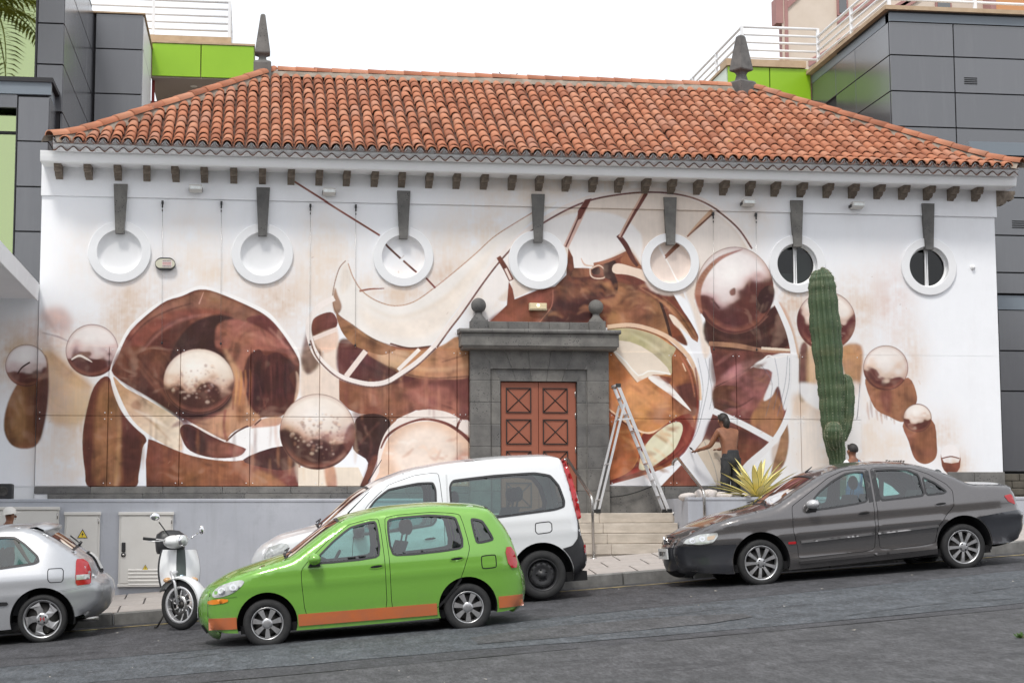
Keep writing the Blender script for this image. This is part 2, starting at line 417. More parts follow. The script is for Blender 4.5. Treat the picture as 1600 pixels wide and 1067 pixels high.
def BALL(x, y, rx, ry=None, top=(238, 232, 226), mid=(205, 172, 158), low=(85, 42, 36), line=.25, rough=.16, pits=0, seed=0, tilt=0):
    """a painted pearl: pale upper pigment, ragged dark lower pigment"""
    ry = ry or rx
    pts = [(x+rx*math.cos(a), y+ry*math.sin(a)) for a in np.linspace(0, 2*math.pi, 40, endpoint=False)]
    mk = mask(wp(pts), 0)
    if mk is None: return
    x0, x1, y0, y1, m = mk; c = wp([(x, y)])[0]; e = np.abs(wp([(x+rx, y+ry)])[0]-c)
    yy, xx = np.mgrid[y0:y1, x0:x1]; u = (xx-c[0])/e[0]; v = (yy-c[1])/e[1]
    r = np.random.RandomState(seed+50); ph = r.rand(6)*6.28
    wob = sum(rough*.55*np.sin(u*(2.3+1.9*k)+ph[k])/(1+.5*k) for k in range(5))
    hh_, ww_ = m.shape; q1, q2 = e[0]*.42, e[0]*.16
    nb = ((vnoise(hh_, ww_, q1*.7, q1, seed+60)-.5)*2.2+(vnoise(hh_, ww_, q2, q2*1.5, seed+90)-.5)*1.3)*rough*1.5
    h = v+.55*u*tilt+wob+nb-.22*(u*u)
    k1 = (1/(1+np.exp((h+.02)*8)))[..., None]; k2 = (1/(1+np.exp((h+line+.12)*26)))[..., None]
    d = np.sqrt(u*u+v*v)
    col = c3(top)*(1-k1)+c3(mid)*k1; col = col*(1-k2)+c3(low)*k2
    hl = np.exp(-(((u+.12)/.42)**2+((v-.42)/.32)**2))[..., None]*.55*(1-k2); col = col+(c3((246, 242, 238))-col)*hl
    sh = np.clip(-v*.8+.25+.2*u, 0, 1)[..., None]*.26*(1-k2); col = col*(1-sh)
    rim = np.clip((d-.86)/.14, 0, 1)[..., None]*.45*(1-k2)
    col = col*(1-rim)+c3((170, 125, 105))*rim
    bounce = (np.clip((d-.80)/.12, 0, 1)*np.clip((-v-.2)*2, 0, 1)*np.clip((.97-d)*25, 0, 1))[..., None]*.45
    col = col*(1-bounce)+c3((165, 98, 75))*bounce
    put((x0, x1, y0, y1, m), col, 1, .10, 'b')
    for _ in range(pits*3):
        a = r.rand()*6.28; q = math.sqrt(r.rand())*.86; px_, py_ = x+rx*q*math.cos(a)*.95, y+ry*(.08+q*math.sin(a)*.55+.10*r.randn())
        if (px_-x)**2/rx**2+(py_-y)**2/ry**2 > .8: continue
        s = rx*(.022+.045*r.rand()**2)
        F([(px_-s, py_), (px_, py_-s*.8), (px_+s, py_), (px_, py_+s*.8)], (225, 195, 170) if r.rand() < .55 else (150, 105, 82), 1, .5, .1)
        F([(px_-s*.9, py_+s*.5), (px_, py_+s*1.1), (px_+s*.9, py_+s*.5), (px_, py_+s*.6)], (105, 62, 48), 1, .5, .1)
    L([(x+rx*.99*math.cos(a), y+ry*.99*math.sin(a)) for a in np.linspace(0, 2*math.pi, 30)], 1.2, (120, 75, 60), 0, .5)

WH, WB, CR, BE, TA = (241, 238, 236), (229, 229, 231), (228, 213, 199), (206, 175, 146), (178, 132, 92)
OR_, BR, RB, MA, DK, PK = (180, 112, 62), (136, 84, 54), (122, 62, 46), (92, 48, 41), (60, 34, 31), (214, 188, 178)
def paint_mural():
    PAINT[:] = c3((237, 238, 241)); PAINT[:] *= (1+.05*BLOT+.02*STREAK)[..., None]
    # thin washes of sepia left by the brush round the figures
    for a in [(30, 560, 70, 55, BE, .75), (80, 520, 50, 30, PK, .7), (110, 640, 55, 110, BE, .6), (110, 720, 60, 40, CR, .8), (230, 470, 70, 45, BE, .5), (195, 500, 40, 60, BE, .6),
              (330, 430, 90, 40, CR, .7), (300, 380, 60, 60, CR, .4), (440, 470, 60, 60, BE, .6), (500, 430, 40, 90, CR, .8), (520, 400, 50, 60, CR, .6), (470, 590, 40, 60, BE, .55), (590, 450, 60, 40, CR, .7),
              (640, 465, 60, 25, BE, .6), (700, 430, 45, 35, BE, .7), (760, 360, 60, 60, CR, .8), (830, 300, 90, 30, CR, .7), (760, 470, 35, 40, CR, .8), (960, 290, 130, 25, CR, .8),
              (1120, 380, 60, 60, CR, .7), (1240, 470, 40, 50, BE, .8), (1262, 520, 30, 60, BE, .75), (1250, 600, 40, 70, CR, .9), (1310, 640, 60, 90, CR, .8), (1300, 720, 70, 50, CR, .9),
              (1340, 480, 45, 60, BE, .55), (1395, 470, 35, 70, PK, .55), (1420, 560, 30, 60, BE, .5), (1350, 690, 40, 60, CR, .7), (1470, 680, 35, 40, BE, .5), (1500, 725, 25, 25, BE, .6), (1400, 700, 40, 40, CR, .6),
              (130, 400, 50, 60, CR, .35), (700, 380, 60, 40, CR, .5), (630, 500, 60, 50, CR, .5), (1180, 330, 40, 50, CR, .4)]: halo(*a)
    # --- left: cast shadows of the pearls, painted as columns
    F([(57, 560), (80, 548), (120, 580), (145, 605), (130, 660), (80, 660), (70, 610)], (205, 168, 128), 6, .8)
    F([(26, 600), (9, 638), (6, 672), (18, 695), (40, 701), (60, 692), (71, 655), (76, 605), (74, 560), (60, 560)], (128, 82, 48), 1, 1, .45, 's', 4, (104, 56, 40), ((30, 620), (76, 620)))
    F([(60, 600), (72, 575), (76, 610), (70, 660), (60, 690), (52, 640)], (84, 44, 36), 3, .8)
    F([(24, 630), (34, 612), (40, 660), (32, 690), (20, 670)], (158, 112, 66), 4, .6)
    F([(168, 588), (147, 605), (134, 650), (129, 690), (133, 735), (142, 762), (208, 762), (217, 740), (223, 700), (228, 684), (200, 650), (182, 615)], (112, 58, 42), 0, 1, .35)
    F([(160, 600), (150, 640), (147, 700), (152, 762), (186, 762), (192, 700), (186, 650), (172, 600)], (150, 98, 58), 4, .95, .5)
    F([(200, 650), (190, 700), (196, 755), (212, 745), (222, 700)], (84, 44, 38), 4, .8, .4)
    F([(232, 686), (228, 720), (229, 764), (392, 764), (398, 715), (330, 712), (270, 695)], (142, 84, 50), 0, 1, .45, 's', 0, (122, 64, 44), ((300, 740), (240, 740)))
    F([(388, 712), (470, 715), (468, 764), (392, 764)], (118, 60, 50), 0, 1, .35, 's', 0)
    F([(392, 764), (392, 742), (410, 735), (450, 764)], (172, 112, 70), 4, .8, .4)
    F([(466, 730), (560, 730), (575, 764), (466, 764)], (228, 214, 196), 0, 1, .15, 's', 0)
    F([(507, 728), (522, 728), (526, 764), (512, 764)], (196, 140, 110), 2, .9)
    BALL(41, 571, 33, low=(92, 50, 45), mid=(208, 182, 178), top=(232, 224, 222), rough=.10, seed=1)
    L([(27, 584), (34, 574), (46, 566)], 2.2, (60, 35, 32))
    L([(57, 578), (66, 588), (72, 596)], 4, (82, 44, 38), 2, .6)
    BALL(144, 548, 41, low=(88, 44, 38), mid=(205, 172, 165), top=(234, 224, 220), rough=.16, seed=2)
    L([(112, 562), (124, 556), (136, 561), (144, 566)], [2, 3.5, 3, 1], (236, 224, 214)); L([(113, 565), (125, 560), (140, 568)], 1.5, (70, 36, 32))
    # --- left: the open shell
    F([(172, 583), (179, 557), (198, 516), (224, 490), (252, 470), (284, 457), (310, 447), (332, 450), (364, 461), (396, 475), (421, 489), (441, 512), (460, 537), (469, 557), (471, 570), (474, 610), (462, 660), (447, 690), (440, 703), (390, 717), (351, 720), (300, 712), (256, 695), (224, 679), (195, 650), (179, 618)], WH, 0, 1, .08)
    F([(178, 586), (184, 560), (204, 517), (252, 475), (284, 463), (310, 453), (338, 457), (396, 482), (421, 498), (440, 519), (461, 551), (468, 570), (466, 608), (460, 628), (440, 650), (408, 653), (390, 669), (354, 688), (300, 661), (240, 625)], (110, 57, 43), 0, 1, .45, 'w')
    F([(215, 512), (252, 478), (290, 464), (312, 455), (338, 460), (396, 485), (424, 505), (380, 503), (340, 494), (290, 505), (250, 500)], (146, 96, 70), 3, .95, .4, 'w')
    F([(384, 500), (412, 493), (440, 520), (462, 554), (466, 575), (446, 548), (420, 520)], (112, 56, 50), 1, .95, .3)
    F([(206, 516), (250, 490), (300, 482), (345, 484), (362, 494), (330, 494), (296, 506), (276, 530), (240, 540), (215, 545)], (134, 70, 52), 4, .9, .5, 'w')
    F([(228, 540), (262, 514), (285, 505), (300, 497), (282, 520), (270, 545), (240, 552)], (92, 46, 38), 3, .8, .4, 'w')
    F([(178, 585), (188, 548), (232, 541), (268, 554), (256, 590), (259, 620), (292, 652), (286, 660), (230, 620)], (76, 41, 34), 3, .95, .6, 's', 4, (112, 62, 40), ((250, 600), (220, 560)))
    F([(240, 560), (266, 552), (252, 585), (250, 615), (232, 590)], (124, 74, 50), 5, .6, .6)
    F([(266, 556), (278, 530), (300, 506), (326, 494), (348, 492), (366, 499), (352, 512), (340, 530), (338, 545), (362, 566), (368, 600), (360, 640), (300, 655), (262, 622), (256, 590)], (64, 37, 34), 2, .98, .35, 'b')
    F([(342, 506), (368, 499), (402, 510), (434, 530), (460, 552), (467, 572), (452, 560), (446, 552), (415, 548), (388, 556), (380, 580), (366, 576), (352, 548), (338, 542), (336, 525)], (166, 98, 80), 2, .95, .4, 'w')
    F([(350, 545), (372, 575), (380, 600), (392, 640), (408, 652), (390, 668), (354, 687), (300, 660), (330, 652), (355, 636), (368, 605)], (202, 150, 112), 4, .95, .35)
    F([(364, 600), (378, 596), (384, 640), (372, 660)], (160, 100, 56), 4, .8, .4)
    L([(352, 640), (350, 665), (353, 686)], 4, (150, 84, 66), 1, .8); L([(365, 610), (364, 640)], 3, (150, 90, 60), 1, .7)
    F([(380, 590), (390, 556), (405, 546), (415, 556), (434, 551), (456, 567), (461, 577), (452, 588), (460, 608), (458, 628), (441, 647), (409, 650), (390, 630)], (86, 43, 39), 1, 1, .5)
    F([(393, 580), (408, 560), (412, 600), (405, 636), (393, 620)], (60, 33, 32), 4, .8, .4)
    L([(402, 585), (408, 615), (416, 640)], 2, (120, 66, 56), 1, .6)
    F([(462, 580), (468, 590), (467, 612), (460, 628), (463, 600)], (214, 178, 150), 1, .9)
    F([(177, 590), (196, 606), (240, 630), (285, 660), (283, 680), (281, 705), (233, 679), (201, 647)], (196, 152, 112), 0, 1, .3, 'b', 4, (230, 212, 190), ((195, 615), (265, 680)))
    F([(205, 632), (215, 625), (222, 636), (212, 640)], (160, 112, 80), 2, .7)
    F([(282, 668), (296, 663), (326, 679), (354, 691), (378, 693), (385, 700), (372, 713), (332, 715), (297, 704), (284, 684)], (94, 48, 40), 0, 1, .3)
    F([(326, 690), (352, 692), (378, 696), (376, 710), (330, 712), (322, 704)], (150, 90, 70), 5, .8, .3)
    F([(286, 668), (298, 666), (322, 690), (320, 706), (300, 702)], (66, 36, 33), 3, .85)
    F([(356, 688), (377, 669), (437, 667), (446, 694), (390, 717), (381, 713), (386, 702)], WH, 0, 1, .05)
    F([(392, 668), (408, 655), (438, 651), (436, 664), (402, 668)], (200, 150, 122), 1, .95); L([(354, 689), (368, 676), (382, 668), (388, 666)], 2.4, (90, 52, 44)); L([(398, 664), (408, 655)], 2, (70, 40, 36))
    F([(380, 718), (440, 697), (474, 715), (466, 724), (447, 734), (415, 731)], (74, 39, 35), 0, 1, .3)
    # --- centre: drapes and posts behind the hoop
    F([(478, 545), (530, 540), (530, 640), (500, 630), (470, 620)], (226, 206, 190), 3, .9, .25)
    F([(484, 500), (490, 500), (504, 556), (482, 585), (470, 560)], (118, 68, 60), 3, .8, .35)
    F([(529, 536), (600, 540), (735, 545), (735, 700), (716, 660), (690, 645), (650, 641), (620, 655), (604, 685), (592, 650), (560, 646), (545, 640), (530, 625)], (160, 100, 76), 0, 1, .4, 's', 0, (134, 80, 54), ((700, 620), (540, 640)))
    F([(528, 536), (548, 530), (575, 546), (620, 572), (650, 590), (620, 600), (570, 600), (530, 585)], (96, 50, 47), 2, .95, .3)
    F([(640, 590), (680, 595), (735, 588), (735, 690), (716, 652), (712, 625), (660, 612), (628, 604)], (98, 48, 44), 5, .8, .4)
    F([(655, 604), (700, 606), (712, 640), (690, 640), (650, 630), (625, 620)], (166, 100, 82), 5, .8, .4)
    F([(553, 640), (580, 632), (600, 646), (590, 652), (556, 660)], (126, 66, 54), 4, .7)
    F([(573, 552), (606, 572), (635, 587), (679, 592), (735, 588), (735, 544), (715, 526), (690, 540), (650, 548), (600, 544)], (186, 132, 92), 1, .97, .4, 'w')
    F([(600, 548), (640, 552), (620, 575), (590, 562)], (214, 180, 150), 3, .6); L([(690, 566), (710, 560), (734, 553)], [1, 2.5, 1], (120, 74, 50), 1, .7); L([(610, 574), (640, 586), (680, 591), (735, 588)], 2, (92, 50, 42), 1, .8)
    F([(553, 665), (562, 650), (590, 647), (610, 660), (600, 690), (590, 716), (586, 728), (571, 764), (561, 764), (575, 723), (552, 702)], (64, 36, 33), 0, 1, .35)
    L([(560, 695), (578, 675), (592, 660)], 3, (110, 66, 56), 2, .6); F([(578, 720), (590, 712), (592, 730), (574, 764), (563, 764)], (128, 72, 50), 3, .7)
    F([(589, 764), (589, 728), (593, 698), (606, 670), (630, 650), (662, 640), (695, 643), (720, 655), (737, 668), (737, 764)], (234, 222, 214), 0, 1, .1)
    F([(592, 764), (592, 738), (598, 706), (614, 676), (650, 660), (690, 661), (720, 675), (737, 690), (737, 764)], (226, 192, 168), 0, 1, .25, 'b')
    F([(620, 690), (650, 668), (690, 672), (715, 700), (700, 740), (640, 745), (615, 720)], (240, 226, 214), 10, .8, .2, 'b')
    F([(700, 730), (725, 705), (737, 720), (737, 764), (690, 764)], (190, 122, 92), 6, .7, .5, 'b')
    L([(595, 700), (606, 680), (630, 664), (662, 655), (695, 661), (720, 676), (737, 692)], [2, 4, 3, 4, 5, 6], (120, 62, 50)); L([(713, 672), (716, 662), (720, 655)], 3.5, (130, 74, 60))
    # --- centre: the swoosh
    F([(488, 503), (500, 492), (520, 489), (526, 510), (492, 526)], (118, 62, 54), 0, 1, .3); F([(492, 526), (524, 514), (528, 540), (508, 552), (494, 540)], (222, 190, 170), 2, .9)
    F([(526, 489), (551, 509), (584, 530), (617, 544), (612, 550), (596, 555), (572, 548), (550, 537), (533, 516)], (152, 102, 64), 0, 1, .35, 'w')
    F([(550, 505), (575, 524), (600, 536), (590, 545), (560, 528)], (118, 74, 46), 4, .6)
    sw = [(540, 408), (530, 420), (522, 447), (520, 470), (527, 490), (551, 508), (584, 530), (620, 542), (650, 544), (675, 537), (702, 500), (750, 435), (790, 385), (830, 347), (870, 318), (850, 322), (800, 352), (770, 372), (745, 395), (716, 420), (680, 449), (646, 472), (616, 478), (588, 470), (566, 455), (552, 434), (544, 412)]
    F(sw, (234, 228, 222), 0, 1, .08, 'b', 3)
    F([(560, 480), (600, 500), (660, 490), (720, 440), (780, 375), (740, 440), (690, 510), (640, 530), (580, 515)], (236, 222, 208), 8, .7, .15, 'b')
    F([(523, 450), (528, 462), (534, 480), (526, 492), (520, 478)], (150, 104, 72), 1, .9); F([(533, 430), (540, 412), (548, 440), (534, 460)], (226, 214, 202), 3, .8)
    L(sw[15:27], 1.6, (170, 118, 84), 0, .8); L(sw[0:9], 1.6, (130, 86, 60), 0, .8); L([(610, 537), (640, 544), (674, 541)], 2.4, (92, 50, 42))
    L([(562, 455), (578, 452), (600, 451)], [3, 2.5, 1], (148, 86, 72))
    # --- right: the great arch
    F([(770, 440), (800, 395), (840, 352), (880, 328), (920, 312), (960, 305), (1000, 301), (1040, 301), (1080, 310), (1115, 326), (1150, 356), (1172, 386), (1140, 400), (1105, 430), (1085, 470), (1060, 460), (1000, 420), (900, 420), (820, 460), (780, 470)], (224, 209, 196), 2, .95, .18)
    F([(846, 352), (885, 336), (918, 331), (951, 333), (978, 343), (996, 360), (1003, 372), (1004, 410), (990, 392), (981, 388), (950, 404), (927, 414), (897, 419), (888, 385), (860, 400), (840, 380)], (234, 230, 228), 2, .95, .06)
    F([(765, 404), (792, 380), (800, 440), (776, 470), (760, 500), (752, 470)], (236, 230, 226), 3, .9, .08)
    F([(1075, 380), (1112, 338), (1130, 345), (1160, 385), (1110, 415), (1090, 440)], (232, 222, 214), 3, .9, .1)
    F([(763, 505), (792, 477), (795, 440), (801, 452), (804, 468), (841, 453), (867, 448), (885, 430), (888, 388), (895, 402), (897, 419), (923, 420), (932, 411), (965, 400), (979, 394), (988, 400), (1000, 414), (1040, 440), (1070, 490), (1090, 530), (1040, 528), (990, 512), (940, 512), (850, 512)], (128, 68, 48), 0, 1, .35, 'w', 0)
    F([(763, 505), (795, 480), (840, 456), (864, 452), (864, 480), (850, 500), (838, 510)], (134, 72, 52), 4, .95, .3, 'b')
    F([(866, 470), (880, 450), (920, 440), (955, 448), (962, 462), (930, 470), (940, 490), (910, 505), (845, 508)], (72, 39, 35), 6, .98, .45, 'w')
    F([(870, 452), (900, 444), (930, 440), (920, 458), (885, 468)], (150, 92, 60), 7, .7, .4, 'w')
    F([(892, 433), (897, 420), (924, 424), (940, 430), (944, 437), (918, 440), (900, 447)], (102, 54, 44), 1, .9, .3)
    F([(942, 446), (952, 440), (960, 452), (966, 442), (990, 450), (1030, 474), (1046, 512), (1048, 524), (1000, 512), (950, 506), (955, 480), (935, 472), (962, 462)], (164, 110, 68), 3, .97, .5, 'w')
    F([(960, 480), (1000, 470), (1030, 490), (1036, 514), (990, 505)], (132, 78, 50), 8, .7, .5, 'w')
    F([(898, 421), (922, 420), (924, 431), (896, 433)], (150, 92, 64), 1, .95, .2)
    L([(924, 420), (936, 415), (946, 424), (944, 434), (930, 435), (923, 430), (922, 420)], 2, (226, 200, 180)); F([(925, 421), (936, 418), (937, 428), (926, 428)], DK, 0, 1, .1)
    F([(945, 410), (962, 408), (960, 425), (966, 445), (962, 460), (955, 440), (944, 432)], DK, 1, 1, .2)
    L([(928, 413), (950, 408), (980, 394)], [4, 5, 4], (158, 98, 70)); L([(908, 404), (914, 414), (928, 416)], [1, 2.5, 1], (214, 180, 160))
    F([(984, 392), (1000, 413), (1002, 420), (975, 415), (970, 405)], (160, 98, 62), 1, .95); L([(966, 368), (978, 384), (988, 404), (996, 416)], [7, 8, 7, 4], (94, 50, 42))
    F([(958, 415), (968, 412), (990, 418), (1006, 424), (1022, 446), (1005, 442), (978, 432), (958, 426)], (230, 208, 190), 0, 1, .12)
    F([(961, 430), (990, 432), (1029, 453), (1062, 480), (1082, 508), (1094, 534), (1082, 534), (1061, 496), (1034, 468), (1000, 448)], (118, 58, 44), 0, 1, .3)
    F([(1035, 464), (1062, 487), (1084, 516), (1092, 536), (1080, 536), (1060, 503), (1044, 484)], (154, 98, 62), 1, .95, .3)
    F([(1045, 492), (1056, 496), (1070, 512), (1084, 536), (1076, 538), (1056, 512)], (232, 214, 196), 0, 1, .1); F([(1049, 506), (1064, 518), (1074, 540), (1052, 528)], (134, 66, 38), 1, 1, .2)
    L([(1032, 472), (1040, 496), (1048, 526)], 4.5, (64, 36, 30))
    # ring with the ochre inside
    F([(949, 514), (976, 510), (1012, 515), (1041, 528), (1066, 551), (1083, 580), (1091, 612), (1091, 640), (1084, 675), (1070, 706), (1048, 727), (1003, 743), (949, 760)], (192, 122, 66), 0, 1, .4, 'w', 0)
    F([(960, 600), (1010, 600), (1040, 640), (1000, 665), (960, 640)], (212, 148, 92), 12, .8, .35, 'w'); F([(949, 545), (960, 548), (985, 590), (955, 640), (949, 640)], (178, 100, 48), 6, .8, .4)
    F([(1058, 545), (1076, 570), (1087, 600), (1090, 640), (1076, 652), (1052, 640), (1048, 600), (1051, 565)], (128, 68, 44), 2, .97, .4); F([(1050, 545), (1066, 552), (1076, 585), (1060, 605), (1048, 595)], (172, 104, 56), 5, .8, .4)
    F([(1050, 608), (1086, 600), (1090, 640), (1078, 650), (1056, 632)], (102, 54, 47), 2, .95, .3); F([(1010, 640), (1056, 628), (1080, 642), (1060, 658), (1020, 660)], (150, 90, 62), 6, .7)
    F([(951, 513), (985, 513), (1022, 523), (1046, 538), (1056, 545), (1049, 560), (1048, 586), (1020, 575), (970, 545)], (188, 176, 138), 0, 1, .3, 'w')
    F([(957, 549), (968, 532), (1002, 541), (1030, 562), (1047, 584), (1020, 586), (998, 596), (993, 595), (975, 572)], (226, 212, 196), 0, 1, .12, 'w', 2)
    L([(960, 549), (978, 566), (997, 587), (1012, 580), (1030, 581), (1047, 585)], 2.2, (240, 236, 230), 0, 1, .05, 2); L([(957, 551), (975, 574), (994, 597)], 1.4, (150, 110, 76), 0, .8)
    F([(1012, 591), (1034, 589), (1054, 610), (1079, 641), (1070, 636), (1048, 618)], (236, 232, 228), 0, 1, .05); F([(1030, 588), (1048, 590), (1046, 600), (1040, 598)], (116, 56, 44), 1, .9)
    F([(949, 640), (990, 670), (1004, 680), (1000, 708), (986, 734), (949, 754)], (178, 98, 48), 0, 1, .45, 'w', 0)
    L([(949, 638), (975, 657), (1000, 674), (1020, 675), (1045, 662), (1062, 652)], [2, 3, 3, 3, 2, 1], (236, 206, 176)); L([(949, 641), (975, 661), (1000, 677)], 2, (96, 40, 30))
    F([(1003, 679), (1020, 677), (1055, 653), (1080, 648), (1083, 680), (1066, 710), (1032, 733), (985, 748), (949, 758), (949, 753), (985, 735), (999, 709)], (122, 44, 32), 0, 1, .35)
    F([(1066, 690), (1082, 655), (1084, 680), (1064, 710), (1040, 724)], (150, 70, 52), 3, .8); F([(975, 744), (1000, 728), (998, 740)], (176, 48, 36), 2, .8)
    F([(998, 726), (1005, 701), (1021, 680), (1046, 662), (1062, 660), (1066, 673), (1055, 700), (1040, 714), (1014, 732), (1000, 734)], (216, 211, 184), 0, 1, .15, 'b')
    # white arch band, still bare paint with charcoal lines
    F([(1066, 452), (1090, 480), (1101, 520), (1111, 545), (1117, 595), (1112, 647), (1099, 684), (1078, 713), (1036, 740), (1016, 757), (949, 762), (949, 758), (1004, 743), (1049, 727), (1072, 706), (1086, 674), (1092, 640), (1093, 605), (1088, 569), (1073, 532), (1062, 511), (1090, 535), (1085, 500)], (229, 229, 232), 0, 1, .04, 's', 3)
    F([(1070, 455), (1088, 475), (1101, 515), (1110, 545), (1100, 560), (1092, 520), (1080, 480)], (226, 208, 192), 2, .8)
    L([(1108, 560), (1106, 600), (1098, 640), (1086, 680), (1060, 716)], 1, (120, 122, 135), 0, .7); L([(1101, 560), (1112, 610), (1108, 640)], .9, (120, 122, 135), 0, .6)
    L([(949, 511), (985, 508), (1020, 516), (1050, 531), (1075, 557), (1089, 590), (1093, 625)], 6.5, (222, 190, 162)); L([(949, 515), (985, 512), (1018, 520), (1047, 535), (1072, 560)], 1.4, (120, 76, 52))
    # right hand oval
    F([(1100, 490), (1118, 595), (1112, 650), (1096, 690), (1082, 715), (1110, 764), (1166, 732), (1206, 692), (1227, 656), (1238, 612), (1240, 570), (1232, 528), (1212, 476), (1180, 515), (1140, 520), (1110, 505)], (124, 68, 58), 0, 1, .4, 'w', 2)
    F([(1103, 500), (1150, 522), (1212, 478), (1232, 540), (1170, 548), (1108, 540)], (70, 38, 34), 2, .98, .35)
    F([(1115, 600), (1150, 570), (1205, 558), (1212, 580), (1196, 620), (1182, 662), (1150, 646), (1117, 632)], (146, 88, 82), 3, .9, .4, 'w')
    F([(1112, 555), (1150, 556), (1140, 575), (1114, 600)], (92, 46, 42), 4, .8)
    F([(1116, 606), (1150, 604), (1173, 620), (1150, 634), (1117, 640)], (98, 55, 36), 1, .95, .4); F([(1152, 645), (1180, 662), (1196, 620), (1185, 600), (1168, 640)], (104, 52, 48), 3, .7)
    F([(1206, 608), (1224, 640), (1210, 682), (1172, 662), (1190, 622)], (166, 112, 72), 2, .95, .4)
    F([(1176, 573), (1200, 558), (1238, 553), (1240, 600), (1226, 642), (1216, 604), (1205, 620), (1192, 624), (1206, 582)], (229, 229, 231), 1, .97, .04)
    L([(1172, 575), (1190, 564), (1200, 556), (1212, 559), (1234, 554)], [1, 3, 2, 3, 2], (236, 232, 230)); L([(1116, 605), (1150, 588), (1172, 574)], 1.4, (66, 38, 36), 0, .8)
    L([(1108, 537), (1150, 540), (1190, 547), (1234, 549)], [7, 8, 6, 6], (172, 122, 96)); L([(1190, 544), (1234, 547)], 4, (228, 210, 190))
    F([(1112, 652), (1145, 668), (1196, 690), (1166, 730), (1140, 700), (1110, 690), (1098, 690)], (98, 52, 48), 2, .95, .35); F([(1150, 690), (1190, 692), (1165, 730), (1145, 735)], (142, 78, 58), 6, .8)
    F([(1099, 688), (1112, 690), (1134, 700), (1128, 762), (1112, 762), (1086, 716)], (216, 202, 184), 1, .97, .12)
    F([(1028, 764), (1066, 724), (1094, 764)], (134, 74, 54), 0, 1, .3, 's', 0); L([(1078, 714), (1096, 738), (1112, 764)], [26, 20, 18], (229, 229, 232), 0, 1, .04)
    L([(1114, 642), (1160, 663), (1206, 688)], 9.5, (231, 231, 233), 0, 1, .04)
    F([(1228, 657), (1232, 690), (1224, 726), (1204, 742), (1214, 702), (1222, 672)], (138, 92, 58), 1, .95, .35)
    L([(1211, 470), (1222, 492), (1235, 526), (1242, 570), (1239, 616), (1226, 660), (1204, 694), (1166, 730), (1150, 764)], [7, 8, 9, 10, 10, 9, 9, 12, 14], (231, 230, 231), 0, 1, .04); L([(1216, 474), (1228, 492), (1240, 526), (1247, 560)], 6, (196, 152, 118), 2, .8)
    L([(1233, 560), (1232, 600), (1222, 640)], .9, (120, 122, 135), 0, .7); L([(1240, 600), (1226, 655), (1190, 705)], .9, (110, 112, 128), 0, .6)
    brush_details()
    # hoop tube
    hp = [(1172, 386), (1150, 354), (1115, 325), (1080, 308), (1040, 300), (1000, 299), (960, 303), (920, 311), (880, 327), (840, 350), (810, 373), (780, 404), (752, 440), (720, 486), (700, 512), (680, 540), (655, 564), (630, 582), (605, 597), (580, 601), (555, 597), (530, 588), (508, 571), (492, 551), (484, 528), (482, 510), (487, 494), (500, 478), (522, 466)]
    L([(490, 529), (527, 514)], 7, (232, 214, 204), smooth=0); L([(541, 588), (571, 549)], 8.5, (234, 218, 208), smooth=0); L([(622, 578), (655, 546)], 6, (236, 226, 218), smooth=0)
    L(hp, 9, (236, 226, 220)); L([(a+2.8, b+2.8) for a, b in hp[:16]], 2.6, (104, 54, 44), 0, .95); L([(a+1, b+4) for a, b in hp[15:25]], 2.4, (112, 66, 58), 0, .9)
    F([(912, 314), (924, 311), (909, 345), (888, 388), (880, 385)], (216, 182, 168), 0, 1, .1, smooth=0); F([(914, 313), (924, 311), (908, 342), (902, 345), (903, 330)], (120, 66, 54), 0, 1, .15, smooth=0); L([(904, 340), (884, 386)], 2.4, (104, 58, 48), smooth=0)
    L([(1007, 303), (984, 343), (969, 371)], [8, 7, 6], (214, 176, 154)); L([(1009, 303), (986, 343), (970, 372)], [6, 4, 2], (112, 62, 50))
    L([(1113, 331), (1092, 350), (1074, 370)], [9, 5, 3], (206, 166, 140)); L([(1114, 334), (1094, 352), (1074, 370)], [2, 3, 2], (112, 66, 52))
    L([(779, 402), (790, 420), (799, 438)], [7, 8, 8], (120, 66, 52)); L([(790, 420), (798, 437)], 4, (230, 212, 202))
    # window five and the long red rod
    F([(1005, 385), (1045, 372), (1080, 385), (1094, 415), (1080, 450), (1045, 462), (1010, 445)], (224, 208, 198), 2, .9, .15); L([(1030, 385), (1045, 410), (1060, 440)], 2, (240, 234, 230)); L([(1060, 382), (1040, 402)], [7, 5], (150, 96, 78)); L([(1028, 378), (1040, 402)], 3, (232, 224, 220))
    L([(460, 285), (530, 329), (593, 368)], 2.8, (128, 58, 48), smooth=0); L([(603, 382), (626, 403)], 3, (82, 40, 36), smooth=0); L([(631, 407), (651, 425)], 3, (92, 42, 36), smooth=0); L([(666, 435), (680, 450)], 2.8, (120, 56, 46), smooth=0)
    # big pearl and its neighbours
    BALL(1148, 454, 61, 68, top=(234, 226, 224), mid=(196, 150, 146), low=(94, 48, 44), line=.10, rough=.16, seed=4, tilt=-.15)
    F([(1182, 480), (1186, 458), (1200, 446), (1210, 452), (1208, 472), (1194, 490)], (58, 33, 32), 1, .95, .2)
    L([(1160, 390), (1125, 404), (1100, 430), (1090, 460), (1096, 490)], [1, 6, 9, 10, 4], (154, 94, 72), 1, .95)
    F([(1140, 455), (1148, 450), (1149, 460), (1142, 462)], (120, 62, 56), 1, .9); L([(1112, 467), (1124, 482)], 3, (84, 44, 42), 1, .9)
    F([(1250, 545), (1262, 540), (1264, 600), (1258, 626), (1248, 620)], (110, 56, 52), 2, .95, .35); F([(1262, 545), (1285, 545), (1275, 600), (1262, 610)], (206, 164, 124), 4, .8)
